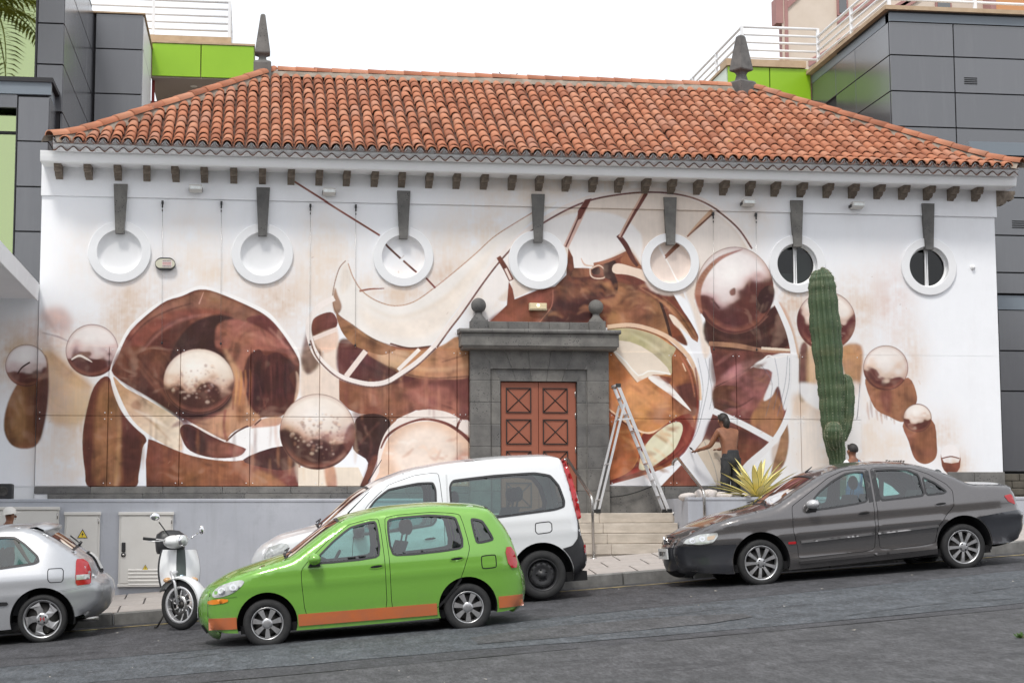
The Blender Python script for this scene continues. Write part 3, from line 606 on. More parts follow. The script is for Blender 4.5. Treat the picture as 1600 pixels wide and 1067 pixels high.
    F([(1312, 545), (1346, 540), (1346, 590), (1336, 620), (1320, 590)], (174, 122, 76), 3, .95, .5); F([(1240, 615), (1280, 632), (1278, 660), (1258, 650), (1240, 650)], (216, 190, 168), 6, .7)
    F([(1244, 600), (1256, 625), (1282, 640), (1285, 610), (1272, 600)], (233, 232, 233), 3, .9, .04); F([(1300, 630), (1344, 600), (1345, 700), (1320, 760), (1300, 760)], (232, 230, 230), 5, .7, .05)
    L([(1343, 600), (1340, 640), (1338, 655)], 1, (110, 110, 120), 0, .8); F([(1256, 655), (1270, 640), (1280, 700), (1268, 760), (1255, 760)], (226, 214, 204), 6, .8)
    BALL(1291, 502, 46, top=(236, 226, 218), mid=(214, 178, 156), low=(98, 46, 44), line=.12, rough=.22, seed=6)
    F([(1352, 592), (1366, 636), (1390, 651), (1412, 659), (1426, 641), (1433, 620), (1419, 590), (1384, 606)], (156, 100, 70), 0, 1, .35); F([(1375, 610), (1392, 606), (1392, 645), (1380, 640)], (122, 66, 56), 4, .8)
    F([(1412, 660), (1420, 690), (1428, 714), (1438, 723), (1450, 724), (1462, 715), (1464, 696), (1456, 656)], (146, 88, 62), 0, 1, .35)
    BALL(1384, 575, 35, top=(234, 224, 218), mid=(224, 196, 176), low=(100, 52, 46), line=.30, rough=.2, seed=7, tilt=-.1)
    BALL(1433.5, 653, 22, top=(236, 226, 218), mid=(214, 180, 160), low=(104, 52, 44), line=.22, rough=.16, seed=8)
    F([(1470, 708), (1475, 722), (1498, 722), (1501, 708), (1500, 730), (1492, 739), (1480, 739), (1472, 728)], (134, 72, 58), 0, 1, .25, smooth=2); F([(1472, 704), (1478, 696), (1490, 695), (1498, 704), (1498, 716), (1486, 713), (1474, 717)], (236, 230, 228), 0, 1, .06); L([(1472, 716), (1486, 713), (1499, 716)], 1.6, (104, 50, 44))
    BALL(496, 674.5, 59, top=(236, 224, 212), mid=(190, 138, 106), low=(70, 38, 33), line=.16, rough=.13, pits=36, seed=9, tilt=.1)
    BALL(310.8, 596, 55.5, 51, top=(238, 226, 212), mid=(198, 148, 106), low=(78, 44, 34), line=.10, rough=.13, pits=34, seed=3)
    F([(545, 665), (553, 662), (555, 685), (545, 705), (536, 690)], (120, 70, 58), 2, .8)
def brush_details():
    r = np.random.RandomState(77)
    # bands, drips and smoky strokes inside the shell
    L([(206, 522), (250, 488), (300, 474), (350, 478), (402, 494)], [2, 9, 10, 8, 2], (158, 102, 80), 3, .55); L([(222, 548), (258, 512), (298, 496), (330, 491)], [2, 6, 5, 2], (166, 108, 92), 2, .6)
    L([(196, 540), (226, 506), (262, 486), (300, 474)], [1, 3, 3, 1], (70, 36, 32), 1, .6); L([(214, 560), (240, 524), (276, 500)], [1, 4, 1], (64, 34, 30), 2, .6); L([(318, 457), (311, 475)], [1, 2.5], (200, 150, 130), 0, .8)
    L([(420, 512), (446, 540), (460, 560)], [2, 5, 2], (190, 128, 108), 2, .6); L([(375, 520), (410, 528), (440, 548)], [2, 6, 2], (190, 124, 102), 3, .6); L([(352, 515), (380, 530), (396, 545)], [2, 7, 3], (140, 76, 62), 3, .6)
    for k in range(16):
        x = 384+r.rand()*68; y = 552+r.rand()*25; L([(x, y), (x+2*r.randn(), y+35), (x+3*r.randn(), y+60+20*r.rand())], [1, 3+2*r.rand(), 1], (58, 30, 30) if r.rand() < .6 else (118, 62, 54), 1.5, .5)
    for x, c in ((376, (196, 132, 66)), (383, (176, 110, 60)), (369, (206, 150, 96)), (391, (150, 86, 52))): L([(x, 578), (x+1, 600), (x-2, 632)], [1, 4, 1], c, 1.5, .7)
    for k in range(22):
        x = 186+r.rand()*90; y = 535+r.rand()*60; L([(x, y), (x+12, y+14), (x+26+8*r.rand(), y+38)], [1, 4, 1], [(64, 36, 30), (132, 80, 58), (112, 66, 50)][k % 3], 2, .4)
    F([(268, 668), (285, 656), (330, 664), (300, 662)], (120, 66, 52), 2, .6); L([(196, 628), (225, 648), (268, 690)], [1, 5, 1], (176, 126, 90), 2, .5); L([(210, 640), (240, 655), (262, 668)], [1, 6, 1], (240, 228, 212), 2, .6)
    L([(300, 662), (352, 690)], 2, (240, 232, 226), 0, .8); L([(300, 660), (330, 650), (360, 640)], [1, 4, 1], (150, 84, 70), 2, .6)
    # glaze on the floor and the cast columns
    for k in range(46):
        x = r.uniform(76, 560); y = r.uniform(668, 745)
        if 228 < x < 465: c = [(176, 108, 64), (110, 58, 40), (150, 92, 54), (190, 124, 80)][k % 4]
        elif x < 130 or x > 465: c = [(216, 186, 150), (240, 230, 216), (198, 160, 124)][k % 3]
        else: c = [(170, 116, 66), (92, 48, 38), (140, 84, 50)][k % 3]
        L([(x, y-26), (x+r.randn(), y), (x+r.randn(), y+22)], [1, 3+4*r.rand(), 1], c, 2, .35)
    L([(150, 602), (138, 650), (137, 700), (142, 758)], [2, 8, 9, 8], (96, 48, 40), 2, .6); L([(176, 600), (186, 650), (184, 720), (180, 760)], [1, 4, 5, 3], (196, 150, 96), 3, .5)
    L([(80, 552), (118, 588), (142, 606)], [2, 3, 1], (186, 142, 100), 2, .6); F([(78, 550), (120, 585), (140, 608), (110, 600), (80, 572)], (192, 148, 104), 5, .55)
    F([(64, 488), (96, 480), (112, 500), (104, 520), (80, 516)], (190, 140, 124), 8, .55, .4, 'b'); L([(66, 520), (90, 526), (108, 534)], [1, 2, 1], (120, 74, 60), 1, .6)
    # behind the hoop
    for k in range(26):
        x = r.uniform(535, 725); y = r.uniform(595, 640); L([(x, y-18), (x+r.randn(), y), (x, y+18)], [1, 3+4*r.rand(), 1], [(186, 126, 96), (140, 78, 62), (120, 62, 54), (176, 112, 86)][k % 4], 2, .4)
    L([(596, 560), (640, 574), (690, 578), (733, 570)], [1, 5, 6, 3], (214, 170, 128), 3, .6); L([(605, 550), (650, 562), (700, 560)], [1, 3, 1], (150, 100, 66), 2, .6); L([(540, 500), (566, 522), (600, 540)], [1, 4, 1], (190, 140, 96), 2, .6)
    L([(548, 560), (580, 576), (620, 592)], [2, 6, 2], (66, 34, 34), 3, .6); L([(565, 660), (580, 690), (575, 720)], [1, 4, 1], (104, 62, 54), 2, .6); L([(560, 470), (620, 496), (690, 470), (740, 420)], [1, 5, 6, 1], (222, 206, 188), 4, .6)
    for k in range(14): x = r.uniform(600, 730); y = r.uniform(680, 735); L([(x, y), (x+10, y+4*r.randn()), (x+18, y+6*r.randn())], [1, 5, 1], [(246, 236, 226), (206, 158, 130), (236, 206, 184)][k % 3], 2, .5)
    # smoke under the arch
    for k in range(60):
        x = r.uniform(850, 1010); y = 440+r.rand()*62; a = r.uniform(-.5, .5)-(x-930)*.002; l_ = 14+22*r.rand()
        c = [(150, 88, 58), (64, 34, 32), (176, 118, 78), (104, 54, 42)][k % 4] if x < 940 else [(186, 128, 80), (136, 84, 52), (200, 148, 102), (120, 70, 46)][k % 4]
        L([(x, y), (x+l_*.5, y+l_*.5*math.sin(a)-3), (x+l_, y+l_*math.sin(a)+4)], [1, 4+3*r.rand(), 1], c, 2.2, .42)
    F([(772, 498), (800, 478), (836, 462), (850, 470), (830, 488), (800, 500)], (156, 84, 62), 5, .5, .3, 'b'); L([(864, 452), (862, 478), (846, 500), (838, 510)], 1.6, (176, 108, 84), 0, .8); L([(800, 470), (795, 490), (775, 505)], [2, 5, 2], (150, 82, 60), 3, .6)
    L([(1000, 450), (1040, 476), (1072, 515)], [1, 4, 1], (190, 130, 90), 1.5, .7); L([(1020, 455), (1056, 484), (1086, 528)], [1, 2.5, 1], (70, 36, 30), 1, .7)
    # inside the ochre ring
    for k in range(46):
        x = r.uniform(955, 1040); y = r.uniform(585, 735); a = r.uniform(-.2, 1.0)
        L([(x, y), (x+12, y+12*math.sin(a)), (x+22, y+26*math.sin(a))], [1, 4+4*r.rand(), 1], [(222, 160, 104), (168, 96, 44), (206, 138, 76), (150, 84, 42)][k % 4], 2.5, .38)
    L([(1086, 575), (1090, 610), (1089, 645), (1082, 680), (1066, 708)], [2, 4, 5, 4, 2], (126, 40, 32), 1, .85); L([(1062, 555), (1078, 585), (1085, 620)], [1, 3, 1], (206, 120, 84), 1, .7); L([(1066, 568), (1071, 580)], 2, (236, 206, 176), 0, .8)
    L([(960, 515), (1000, 522), (1040, 545)], [1, 5, 1], (160, 148, 108), 3, .6); L([(985, 520), (1020, 540), (1046, 566)], [1, 4, 1], (208, 200, 168), 2, .6); L([(1010, 725), (1040, 700), (1056, 672)], [1, 5, 1], (236, 232, 210), 3, .7)
    L([(951, 752), (1000, 738), (1040, 722), (1070, 696)], [2, 3, 3, 1], (88, 30, 24), 1, .7)
    # right hand oval: shards and charcoal construction lines
    for k in range(54):
        x = r.uniform(1116, 1225); y = r.uniform(560, 715); a = r.uniform(-.9, .4); l_ = 14+22*r.rand()
        if x > 1190 or (y > 640 and x > 1165): continue
        L([(x, y), (x+l_*.5, y+l_*.5*math.sin(a)), (x+l_, y+l_*math.sin(a))], [1, 4+4*r.rand(), 1], [(170, 104, 96), (92, 46, 42), (126, 66, 60), (150, 96, 66)][k % 4], 2, .42)
    F([(1126, 590), (1160, 566), (1180, 566), (1150, 592)], (190, 130, 122), 4, .6, .3, 'w'); F([(1140, 615), (1176, 600), (1196, 606), (1182, 640), (1160, 636)], (168, 100, 94), 4, .6, .3, 'w'); L([(1118, 630), (1150, 636), (1176, 622)], [1, 4, 1], (74, 40, 34), 1, .7)
    for q in ([(1188, 570), (1206, 600), (1196, 650)], [(1210, 560), (1216, 600), (1208, 640)], [(1230, 556), (1226, 600), (1214, 650)], [(1090, 560), (1098, 610), (1090, 660)], [(1100, 690), (1116, 730), (1122, 760)], [(1240, 545), (1244, 590), (1232, 650)]): L(q, .9, (110, 114, 128), 0, .6)
    L([(1112, 520), (1150, 535), (1196, 524), (1222, 500)], [2, 5, 5, 2], (110, 66, 54), 3, .5); L([(1150, 500), (1180, 516), (1214, 500)], [1, 3, 1], (46, 26, 26), 2, .6)
    F([(1205, 700), (1216, 690), (1224, 664), (1228, 690), (1220, 724), (1208, 736)], (170, 122, 82), 3, .5)
    L([(1114, 642), (1160, 663), (1206, 688)], 9.5, (231, 231, 233), 0, 1, .04)
    L([(1211, 470), (1222, 492), (1235, 526), (1242, 570), (1239, 616), (1226, 660), (1204, 694), (1166, 730), (1150, 764)], [7, 8, 9, 10, 10, 9, 9, 12, 14], (231, 230, 231), 0, 1, .04)
    # gloss on the large pearl
    F([(1122, 410), (1150, 398), (1176, 410), (1166, 428), (1130, 432)], (246, 242, 240), 6, .7, .05); F([(1160, 440), (1190, 424), (1204, 440), (1184, 462)], (222, 186, 180), 5, .6, .1); L([(1110, 478), (1130, 470), (1150, 478), (1172, 470), (1192, 478)], [1, 4, 5, 4, 1], (110, 58, 54), 2, .7)
    L([(1108, 500), (1140, 516), (1176, 512), (1200, 494)], [1, 3, 3, 1], (160, 100, 88), 1.5, .7)
    for k in range(20): x = r.uniform(1355, 1430); y = r.uniform(605, 650); L([(x, y-14), (x+1, y), (x+3, y+14)], [1, 4, 1], [(176, 122, 88), (128, 76, 58)][k % 2], 1.5, .4)
    # fine splashes and dry-brush specks on the bare wall
    for k in range(120):
        x, y = r.uniform(60, 1480), r.uniform(380, 740); s_ = .5+1.2*r.rand()**2; L([(x, y), (x+s_*2*r.randn(), y+s_*2*r.randn())], s_, [(176, 132, 98), (206, 170, 140), (150, 110, 84)][k % 3], 0, .35, smooth=0)
paint_mural()
# loose brushwork: tonal and hue variation inside the darker pigments, slightly muted earth palette
_l = PAINT @ np.array([.3, .55, .15], np.float32); _wt = np.clip((.62-_l)/.45, 0, 1)
_n1 = .5*vnoise(MH, MW, 70, 34, 31)+.3*vnoise(MH, MW, 30, 16, 32)+.2*vnoise(MH, MW, 9, 13, 33)-.5
_n2 = .6*vnoise(MH, MW, 55, 60, 34)+.4*vnoise(MH, MW, 20, 26, 35)-.5
_n3 = vnoise(MH, MW, 34, 2.5, 36)-.5
_w1 = warped(40, 60, 170, 70)-.5; _w2 = warped(14, 26, 120, 80)-.5
PAINT *= (1+_wt*(.60*_n1+.12*_n3+.62*_w1+.28*_w2))[..., None]
PAINT *= (1+_wt[..., None]*_n2[..., None]*np.array([.10, -.05, .55], np.float32))
_l = PAINT @ np.array([.3, .55, .15], np.float32); PAINT += (_l[..., None]-PAINT)*(.14*_wt)[..., None]
_hi = np.clip((_n1*.7+_w1*.7-.13)*4.5, 0, 1)*_wt*.34; _lo = np.clip((-_n1*.7-_w1*.7-.12)*4.5, 0, 1)*_wt*.40; PAINT += (np.array([.075, .030, .022], np.float32)-PAINT)*_lo[..., None]; PAINT += (np.array([.42, .27, .20], np.float32)-PAINT)*_hi[..., None]
np.clip(PAINT, 0.01, .9, out=PAINT)
IMG = bpy.data.images.new('mural_paint', MW, MH, float_buffer=False); IMG.colorspace_settings.name = 'sRGB'
_s = np.where(PAINT <= .0031308, PAINT*12.92, 1.055*PAINT**(1/2.4)-.055)
_b = np.ones((MH, MW, 4), np.float32); _b[..., :3] = _s
IMG.pixels.foreach_set(_b.ravel()); IMG.update(); IMG.pack()
del _b, _s
def mural_mat():
    k = NT('painted_mural'); co = k.coord('Object')
    sx = k.n('ShaderNodeSeparateXYZ'); k.l(k.n('ShaderNodeUVMap', uv_map='wall').outputs[0], sx.inputs[0])
    im = k.n('ShaderNodeTexImage'); im.image = IMG; im.interpolation = 'Cubic'; im.extension = 'EXTEND'
    k.l(k.n('ShaderNodeUVMap', uv_map='wall').outputs[0], im.inputs['Vector'])
    c = k.mix(k.ramp(k.noise(co, 2.2, 7, .7, (1, 1, .3)), [(.5, 0.0), (.8, .10)]), im.outputs['Color'], (.40, .35, .31))
    k.col(c); k.set(Roughness=.8); k.b.inputs['Specular IOR Level'].default_value = .3
    k.bump(k.noise(co, 85, 5), .25, .004); return k.m
M_mural = mural_mat()
def wall_uv(o, off=(0, 0)):
    me = o.data; uv = me.uv_layers.new(name='wall')
    n = len(me.loops); vi = np.empty(n, np.int32); me.loops.foreach_get('vertex_index', vi)
    co = np.empty(len(me.vertices)*3, np.float32); me.vertices.foreach_get('co', co); co = co.reshape(-1, 3)[vi]
    org = ORG.get(o.parent.name, (0, 0, 0)) if o.parent else (0, 0, 0)
    q = np.stack([(co[:, 0]+org[0]-MX0)/(MX1-MX0), (co[:, 2]+org[2]-MZ0)/(MZ1-MZ0)], 1).astype(np.float32)
    uv.data.foreach_set('uv', q.ravel())
# ---------------------------------------------------------------- constrained triangulation of a flat outline with holes
def seg_dist(pt, poly, closed=True):
    a = np.asarray(poly, float); b = np.roll(a, -1, 0)
    if not closed: a, b = a[:-1], b[:-1]
    p = np.asarray(pt, float)[:, None, :]; d = b-a; t = (((p-a)*d).sum(2)/((d*d).sum(1)+1e-12)).clip(0, 1)
    return np.sqrt((((a+t[..., None]*d)-p)**2).sum(2)).min(1)
def inside(pt, poly):
    p = np.asarray(pt, float); q = np.asarray(poly, float); x, y = p[:, :1], p[:, 1:]
    xa, ya = q[:, 0], q[:, 1]; xb, yb = np.roll(xa, -1), np.roll(ya, -1)
    k = (ya <= y) != (yb <= y)
    with np.errstate(divide='ignore', invalid='ignore'):
        xi = xa+(y-ya)/(yb-ya)*(xb-xa)
    return ((k & (x < xi)).sum(1) % 2) == 1
def resample(poly, step):
    out = []; n = len(poly)
    for i in range(n):
        a, b = np.array(poly[i][:2], float), np.array(poly[(i+1) % n][:2], float)
        k = max(1, int(np.ceil(np.linalg.norm(b-a)/step)))
        out += [tuple(a+(b-a)*j/k) for j in range(k)]
    return out
def cdt(outline, holes=(), step=.06, extra=(), edge_step=None, clip=None):
    es = edge_step or step
    loops = [resample(outline, es)]+[resample(h, es) for h in holes]
    V = []; E = []
    for l in loops+([resample(clip, es)] if clip else []):
        o = len(V); V += [tuple(p) for p in l]; E += [(o+i, o+(i+1) % len(l)) for i in range(len(l))]
    a = np.array(loops[0]); x0, y0 = a.min(0); x1, y1 = a.max(0)
    g = []
    j = 0; y = y0+step*.5
    while y < y1:
        x = x0+(step*.5 if j % 2 else step*.25)
        while x < x1: g.append((x, y)); x += step
        y += step*.87; j += 1
    g = np.array(g+list(extra)) if len(g)+len(extra) else np.zeros((0, 2))
    if len(g):
        ok = inside(g, a)
        for l in loops: ok &= seg_dist(g, l) > step*.18
        for l in loops[1:]: ok &= ~inside(g, l)
        V += [tuple(p) for p in g[ok]]
    r = geometry.delaunay_2d_cdt([Vector(p) for p in V], E, [], 0, 1e-6)
    vs = np.array([(p.x, p.y) for p in r[0]]); fs = np.array([f for f in r[2] if len(f) == 3])
    c = vs[fs].mean(1); ok = inside(c, loops[0])
    for l in loops[1:]: ok &= ~inside(c, l)
    if clip: ok &= inside(c, clip)
    fs = fs[ok]
    ar = np.cross(vs[fs[:, 1]]-vs[fs[:, 0]], vs[fs[:, 2]]-vs[fs[:, 0]]); fs = fs[np.abs(ar) > 1e-9]
    u, inv = np.unique(fs, return_inverse=True)
    return vs[u], inv.reshape(fs.shape)
def circle(x, z, r, n=48): return [(x+r*math.cos(2*math.pi*k/n), z+r*math.sin(2*math.pi*k/n)) for k in range(n)]

# ---------------------------------------------------------------- ground, road, kerb, pavement
def asphalt(name, a, b, scale=1.0, chips=.35, bumpy=.8):
    k = NT(name); co = k.coord()
    big = k.noise(co, .55, 5, .6, (.35, 1, 1)); c = k.ramp(big, [(.3, a), (.7, b)])
    md = k.ramp(k.noise(co, 4.5, 7, .8, (.9, .42, 1)), [(.36, .42), (.64, 1.7)]); c = k.mix(1, c, md, 'MULTIPLY')
    gr = k.ramp(k.noise(co, 30, 5, .85, (1.1, .22, 1)), [(.36, .35), (.64, 1.85)]); c = k.mix(1, c, gr, 'MULTIPLY')
    fine = k.ramp(k.noise(co, 95*scale, 3, .7), [(.35, 0.0), (.62, 1.0)]); c = k.mix(k.mix(1, fine, (.4, .4, .4), 'MULTIPLY'), c, tuple(v*1.75 for v in b))
    v = k.n('ShaderNodeTexVoronoi'); v.inputs['Scale'].default_value = 60*scale; k.l(co, v.inputs['Vector'])
    ch = k.ramp(v.outputs['Color'], [(.82, 0.0), (.88, chips)]); c = k.mix(ch, c, (.16, .16, .165))
    st = k.ramp(k.noise(co, 1.3, 7, .75, (.7, 1.0, 1)), [(.56, 0.0), (.70, .8)]); c = k.mix(st, c, (.014, .014, .016))
    k.col(c); k.set(Roughness=.72); k.b.inputs['Specular IOR Level'].default_value = .45
    k.bump(k.noise(co, 120*scale, 4, .7), bumpy, .012); return k.m
M_road = asphalt('asphalt', (.030, .030, .033), (.048, .048, .052))
M_rough = asphalt('coarse_asphalt', (.036, .040, .045), (.064, .071, .078), .6, .7, 1.0)
M_new = asphalt('smooth_asphalt', (.040, .040, .042), (.056, .056, .058), 1.3, .35, .7)
M_pave = pm('pavement_concrete', (.36, .325, .30), (.47, .43, .40), 2.4, .85, bump=.3, bscale=70, dirt=.45, dirtc=(.18, .165, .155))
M_joint = pm('dark_joint', (.10, .09, .085), (.15, .14, .13), 9, .95)
M_kerb = pm('kerb_stone', (.15, .148, .14), (.24, .235, .225), 5, .85, bump=.5, bscale=60, dirt=.5, dirtc=(.06, .058, .055))
M_yel = pm('worn_yellow_paint', (.42, .33, .13), (.16, .14, .10), 7, .8, lo=.40, hi=.60)
M_earth = pm('earth_ground', (.16, .14, .11), (.22, .19, .15), .6, .95)

g = MB(); rows = []
for X in (-900, -200, -60, -30, -15, -8, -4, 0, 4, 8, 12, 16, 30, 60, 200, 900):
    Xc = max(min(X, 60), -60)
    rows.append([(X, Y, zroad(Xc, Y)-.012) for Y in (-900, -100, -40, -27, -20, -16, -10, -3.3)])
g.grid(rows, flip=False); road = struct(g.build('road', M_road))
g = MB(); g.grid([[(X, Y, -4.6 if abs(X) < 100 else zroad(max(min(X, 60), -60))-2.6) for Y in (-3.0, 40, 900)] for X in (-900, -40, 40, 900)])
struct(g.build('ground', M_earth))
def ribbon_on_road(name, pts, mat, lift):
    """sheet between two edges given as (X, Ynear, Yfar)"""
    m = MB(); p = []
    for i in range(len(pts)-1):
        for t in np.linspace(0, 1, 9)[:-1]: p.append(tuple(np.array(pts[i])*(1-t)+np.array(pts[i+1])*t))
    p.append(pts[-1])
    wob = lambda x, s: .035*math.sin(x*2.1+s)+.02*math.sin(x*7.3+s*2)+.015*math.sin(x*17+s)
    rows = [[(x, a+(b-a)*t+wob(x, lift*900+t*3), zroad(x, a+(b-a)*t)-.012+lift) for t in (0, .25, .5, .75, 1)] for x, a, b in p]
    m.grid(rows, smooth=False); o = m.build(name, mat, road); o['label'] = name.replace('_', ' '); return o
ribbon_on_road('coarse_strip', [(-7, -10.6, -8.3), (-2, -10.4, -8.1), (2, -10.4, -7.9), (5, -10.6, -7.4), (9, -10.3, -6.6), (14, -10.0, -6.3)], M_rough, .004)
ribbon_on_road('smooth_patch', [(2.2, -9.9, -9.2), (3.2, -10.0, -8.7), (4.6, -9.8, -8.8), (5.2, -9.5, -9.1)], M_new, .008)
ribbon_on_road('near_lane', [(-7, -16, -11.35), (0, -16, -11.2), (5, -16, -11.0), (14, -16, -10.6)], M_new, .008)
m = MB()
def crack(pts, w):
    p = catmull([(x, y) for x, y in pts], 8); q = []
    r = np.random.RandomState(int(abs(pts[0][0]*100+pts[0][1]*77)) % 9999)
    off = np.cumsum(r.randn(len(p))*.012); off -= np.linspace(off[0], off[-1], len(p))
    for i, (x, y) in enumerate(p):
        ww = w*(.4+.9*r.rand()); q.append([(x, y+off[i]-ww/2, zroad(x, y)+.0005), (x, y+off[i]+ww/2, zroad(x, y)+.0005)])
    m.grid(q, smooth=False)
crack([(-7, -11.4), (-2, -11.3), (1, -11.25), (4, -11.1), (8, -10.9), (14, -10.6)], .045)
crack([(-7, -8.3), (-3, -8.15), (0, -8.1), (2, -7.95), (5, -7.4), (9, -6.6)], .03)
crack([(3.4, -8.7), (4.0, -8.4), (4.6, -8.45), (5.3, -8.3)], .03); crack([(6, -10.2), (7, -9.8), (8, -9.9)], .03)
crack([(2.2, -7), (2.5, -8), (2.45, -9), (2.7, -10)], .014); crack([(-2.8, -7.2), (-2.2, -7.3), (-1.6, -7.15)], .03); crack([(7.8, -9), (8.6, -8.7), (9.6, -8.8)], .03)
crack([(-.9, -8.9), (-.3, -8.6), (.2, -8.65)], .03); crack([(-1.0, -8.4), (.3, -8.2)], .02)
struct(m.build('tar_crack', pm('tar_seam', (.010, .010, .011), rough=.6), road), 'stuff')
# debris on the road
m = MB(); r = np.random.RandomState(5)
for _ in range(70):
    x, y = r.uniform(-3.5, 11), r.uniform(-13, -4.4); s = .008+.02*r.rand()**2; a = r.rand()*6.28
    z = zroad(x, y)+.006
    m.add([(x+s*math.cos(a+k*2.1), y+s*1.4*math.sin(a+k*2.1), z+(.006 if k == 1 else 0)) for k in range(3)], [(0, 1, 2)])
struct(m.build('litter_scraps', pm('pale_litter', (.55, .52, .47), (.3, .27, .2), 3, .8), road), 'stuff')

ZK = lambda X: zroad(X, -3.5)+.155
PSL = .10
def zpave(X, Y): return ZK(X)+PSL*(Y+3.35)
m = MB(); m.grid([[(X, Y, zpave(max(min(X, 40), -40), Y)-.02) for Y in (-3.36, -1.4, 2.5)] for X in (-200, -40, -20, -10, 0, 10, 20, 40, 200)])
pave = struct(m.build('pavement', M_joint))
# paving slabs in the part of the pavement the street view reaches
r = np.random.RandomState(3)
slab = MB().box((-.29, -.29, -.02), (.29, .29, 0), bev=.006).build('paving_slab', M_pave, pave)
cnt = 0; first = True
for i in range(-9, 24):
    for j in range(3):
        X, Y = i*.6+.2+.3*(j % 2), -3.04+j*.6
        o = slab if first else link_copy(slab, pave); first = False
        o.location = (X, Y, zpave(X, Y)+.004*r.rand()); o.rotation_euler = (math.atan(PSL)+r.randn()*.004, -TH+r.randn()*.004, r.randn()*.004)
kerb = thing('kerb', 'weathered grey kerb of separate stones along the pavement edge', 'kerb', (0, -3.5, 0)); kerb['kind'] = 'structure'
ks = MB().box((-.495, -.075, -.25), (.495, .075, 0), bev=.018).build('kerb_stone', M_kerb, kerb)
for i in range(-7, 16):
    X = i*1.0+.55
    o = ks if i == -7 else link_copy(ks, kerb)
    o.location = (X, r.randn()*.004+.075, ZK(X)+.003*r.randn()); o.rotation_euler = (0, -TH, r.randn()*.003)
m = MB()
m.grid([[(x, y+.05*math.sin(x*.5), zroad(x, y)-.012+.006) for y in (-4.02, -3.92)] for x in np.linspace(-8, 14, 90)], smooth=False)
o = m.build('kerb_line', M_yel, road); o['label'] = 'worn yellow line along the kerb'

# ---------------------------------------------------------------- museum building
XL, XR = -3.45, 12.29
ZB, Z1, Z2, Z3, ZS = .661, 1.753, 2.839, 5.206, 5.655
mus = thing('mural_building', 'long low white building with clay tile hip roof and sepia mural', 'building', (4.4, 0, 0))
def wbuild(m, name, mat, par=None, **k): return m.build(name, mat, par or mus, world=True, **k)
ROUND = [(187, 394, 50, 35.5), (410, 397, 49, 34.5), (630, 401, 48, 33.5), (840.3, 407, 47, 33), (1047, 411, 45, 32), (1245, 413, 43, 30.5), (1450.6, 417, 42, 30)]
M_ring = pm('white_window_surround', (.755, .76, .77), (.79, .79, .80), 2, .85, bump=.2, bscale=90)
RW = []
for (a, b, ro, ri) in ROUND:
    x, z = P(a, b, 0); RW.append((x, z))
zc = float(np.mean([z for x, z in RW])); RO, RI = .485, .345
RW = [(x, z*.6+zc*.4) for x, z in RW]
PL, PR = P(733, 600, 0)[0], P(949, 600, 0)[0]
def flat_wall(name, outline, holes, y, mat, step=.25, uv=True, parent=None):
    vs, fs = cdt(outline, holes, step, edge_step=.08 if holes else step)
    m = MB(); m.add([(p[0], y, p[1]) for p in vs], [tuple(f) for f in fs])
    o = wbuild(m, name, mat, parent)
    if uv: wall_uv(o)
    return o
# upper wall (stucco) with round openings
flat_wall('upper_wall', [(XL, Z2), (XR, Z2), (XR, Z3+.01), (XL, Z3+.01)], [circle(x, z, RI+.05) for x, z in RW], 0, M_mural)
XB = P(1347, 650, 0)[0]
flat_wall('lower_wall', [(XL, .2), (XR, .2), (XR, Z2), (XL, Z2)], [], .002, M_mural)
m = MB(); m.box((XR-.3, .01, .2), (XR, 6.4, 5.7)); m.box((XL, .01, .2), (XL+.3, 6.4, 5.7)); m.box((XL+.3, 6.1, .2), (XR-.3, 6.4, 5.7)); wbuild(m, 'side_wall', M_stucco)
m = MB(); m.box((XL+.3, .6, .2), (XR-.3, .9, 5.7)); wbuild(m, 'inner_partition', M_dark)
# frieze under the eaves stands a little proud
m = MB()
n = 40
xs = np.linspace(XL-.01, XR+.03, n)
m.grid([[(x, -.035, z) for x in xs] for z in (Z3, Z3+.25, ZS+.05)], smooth=False)
m.grid([[(x, -.035, Z3) for x in xs], [(x, .0, Z3) for x in xs]], smooth=False)
m.add([(XR+.03, -.035, Z3), (XR+.03, .8, Z3), (XR+.03, .8, ZS), (XR+.03, -.035, ZS), (XL-.01, -.035, Z3), (XL-.01, .3, Z3), (XL-.01, .3, ZS), (XL-.01, -.035, ZS)], [(0, 1, 2, 3), (4, 5, 6, 7)])
wall_uv(wbuild(m, 'frieze', M_mural))
# painted boards of the lower wall
JX = [P(a, 650, 0)[0] for a in (57, 169, 281, 391, 499, 607.5, 714)]
BR_ = [(XL, JX[0])]+[(JX[i], JX[i+1]) for i in range(6)]+[(JX[6], PL-.01)]
JR = [PR+.01]+[P(a, 650, 0)[0] for a in (1050.8, 1151, 1250.5, 1345.5)]
BR_ += [(JR[i], JR[i+1]) for i in range(4)]
rj = np.random.RandomState(2)
for (a, b) in BR_:
    if b-a < .1: continue
    for (z0, z1) in ((ZB, Z1), (Z1, Z2)):
        d = .022+.004*rj.rand()
        m = MB(); m.box((a+.006, -d, z0+.004), (b-.006, 0, z1-.004), bev=.003)
        o = wbuild(m, 'wall_panel', M_mural); wall_uv(o)
        m = MB()
        for sx in (a+.05, b-.05):
            for sz in (z0+.05, z1-.05): m.lathe([(0, -d-.004), (.009, -d-.004), (.009, -d)], (sx, 0, sz), 'y', 8)
        m.build('screw', M_alu, o, world=True)
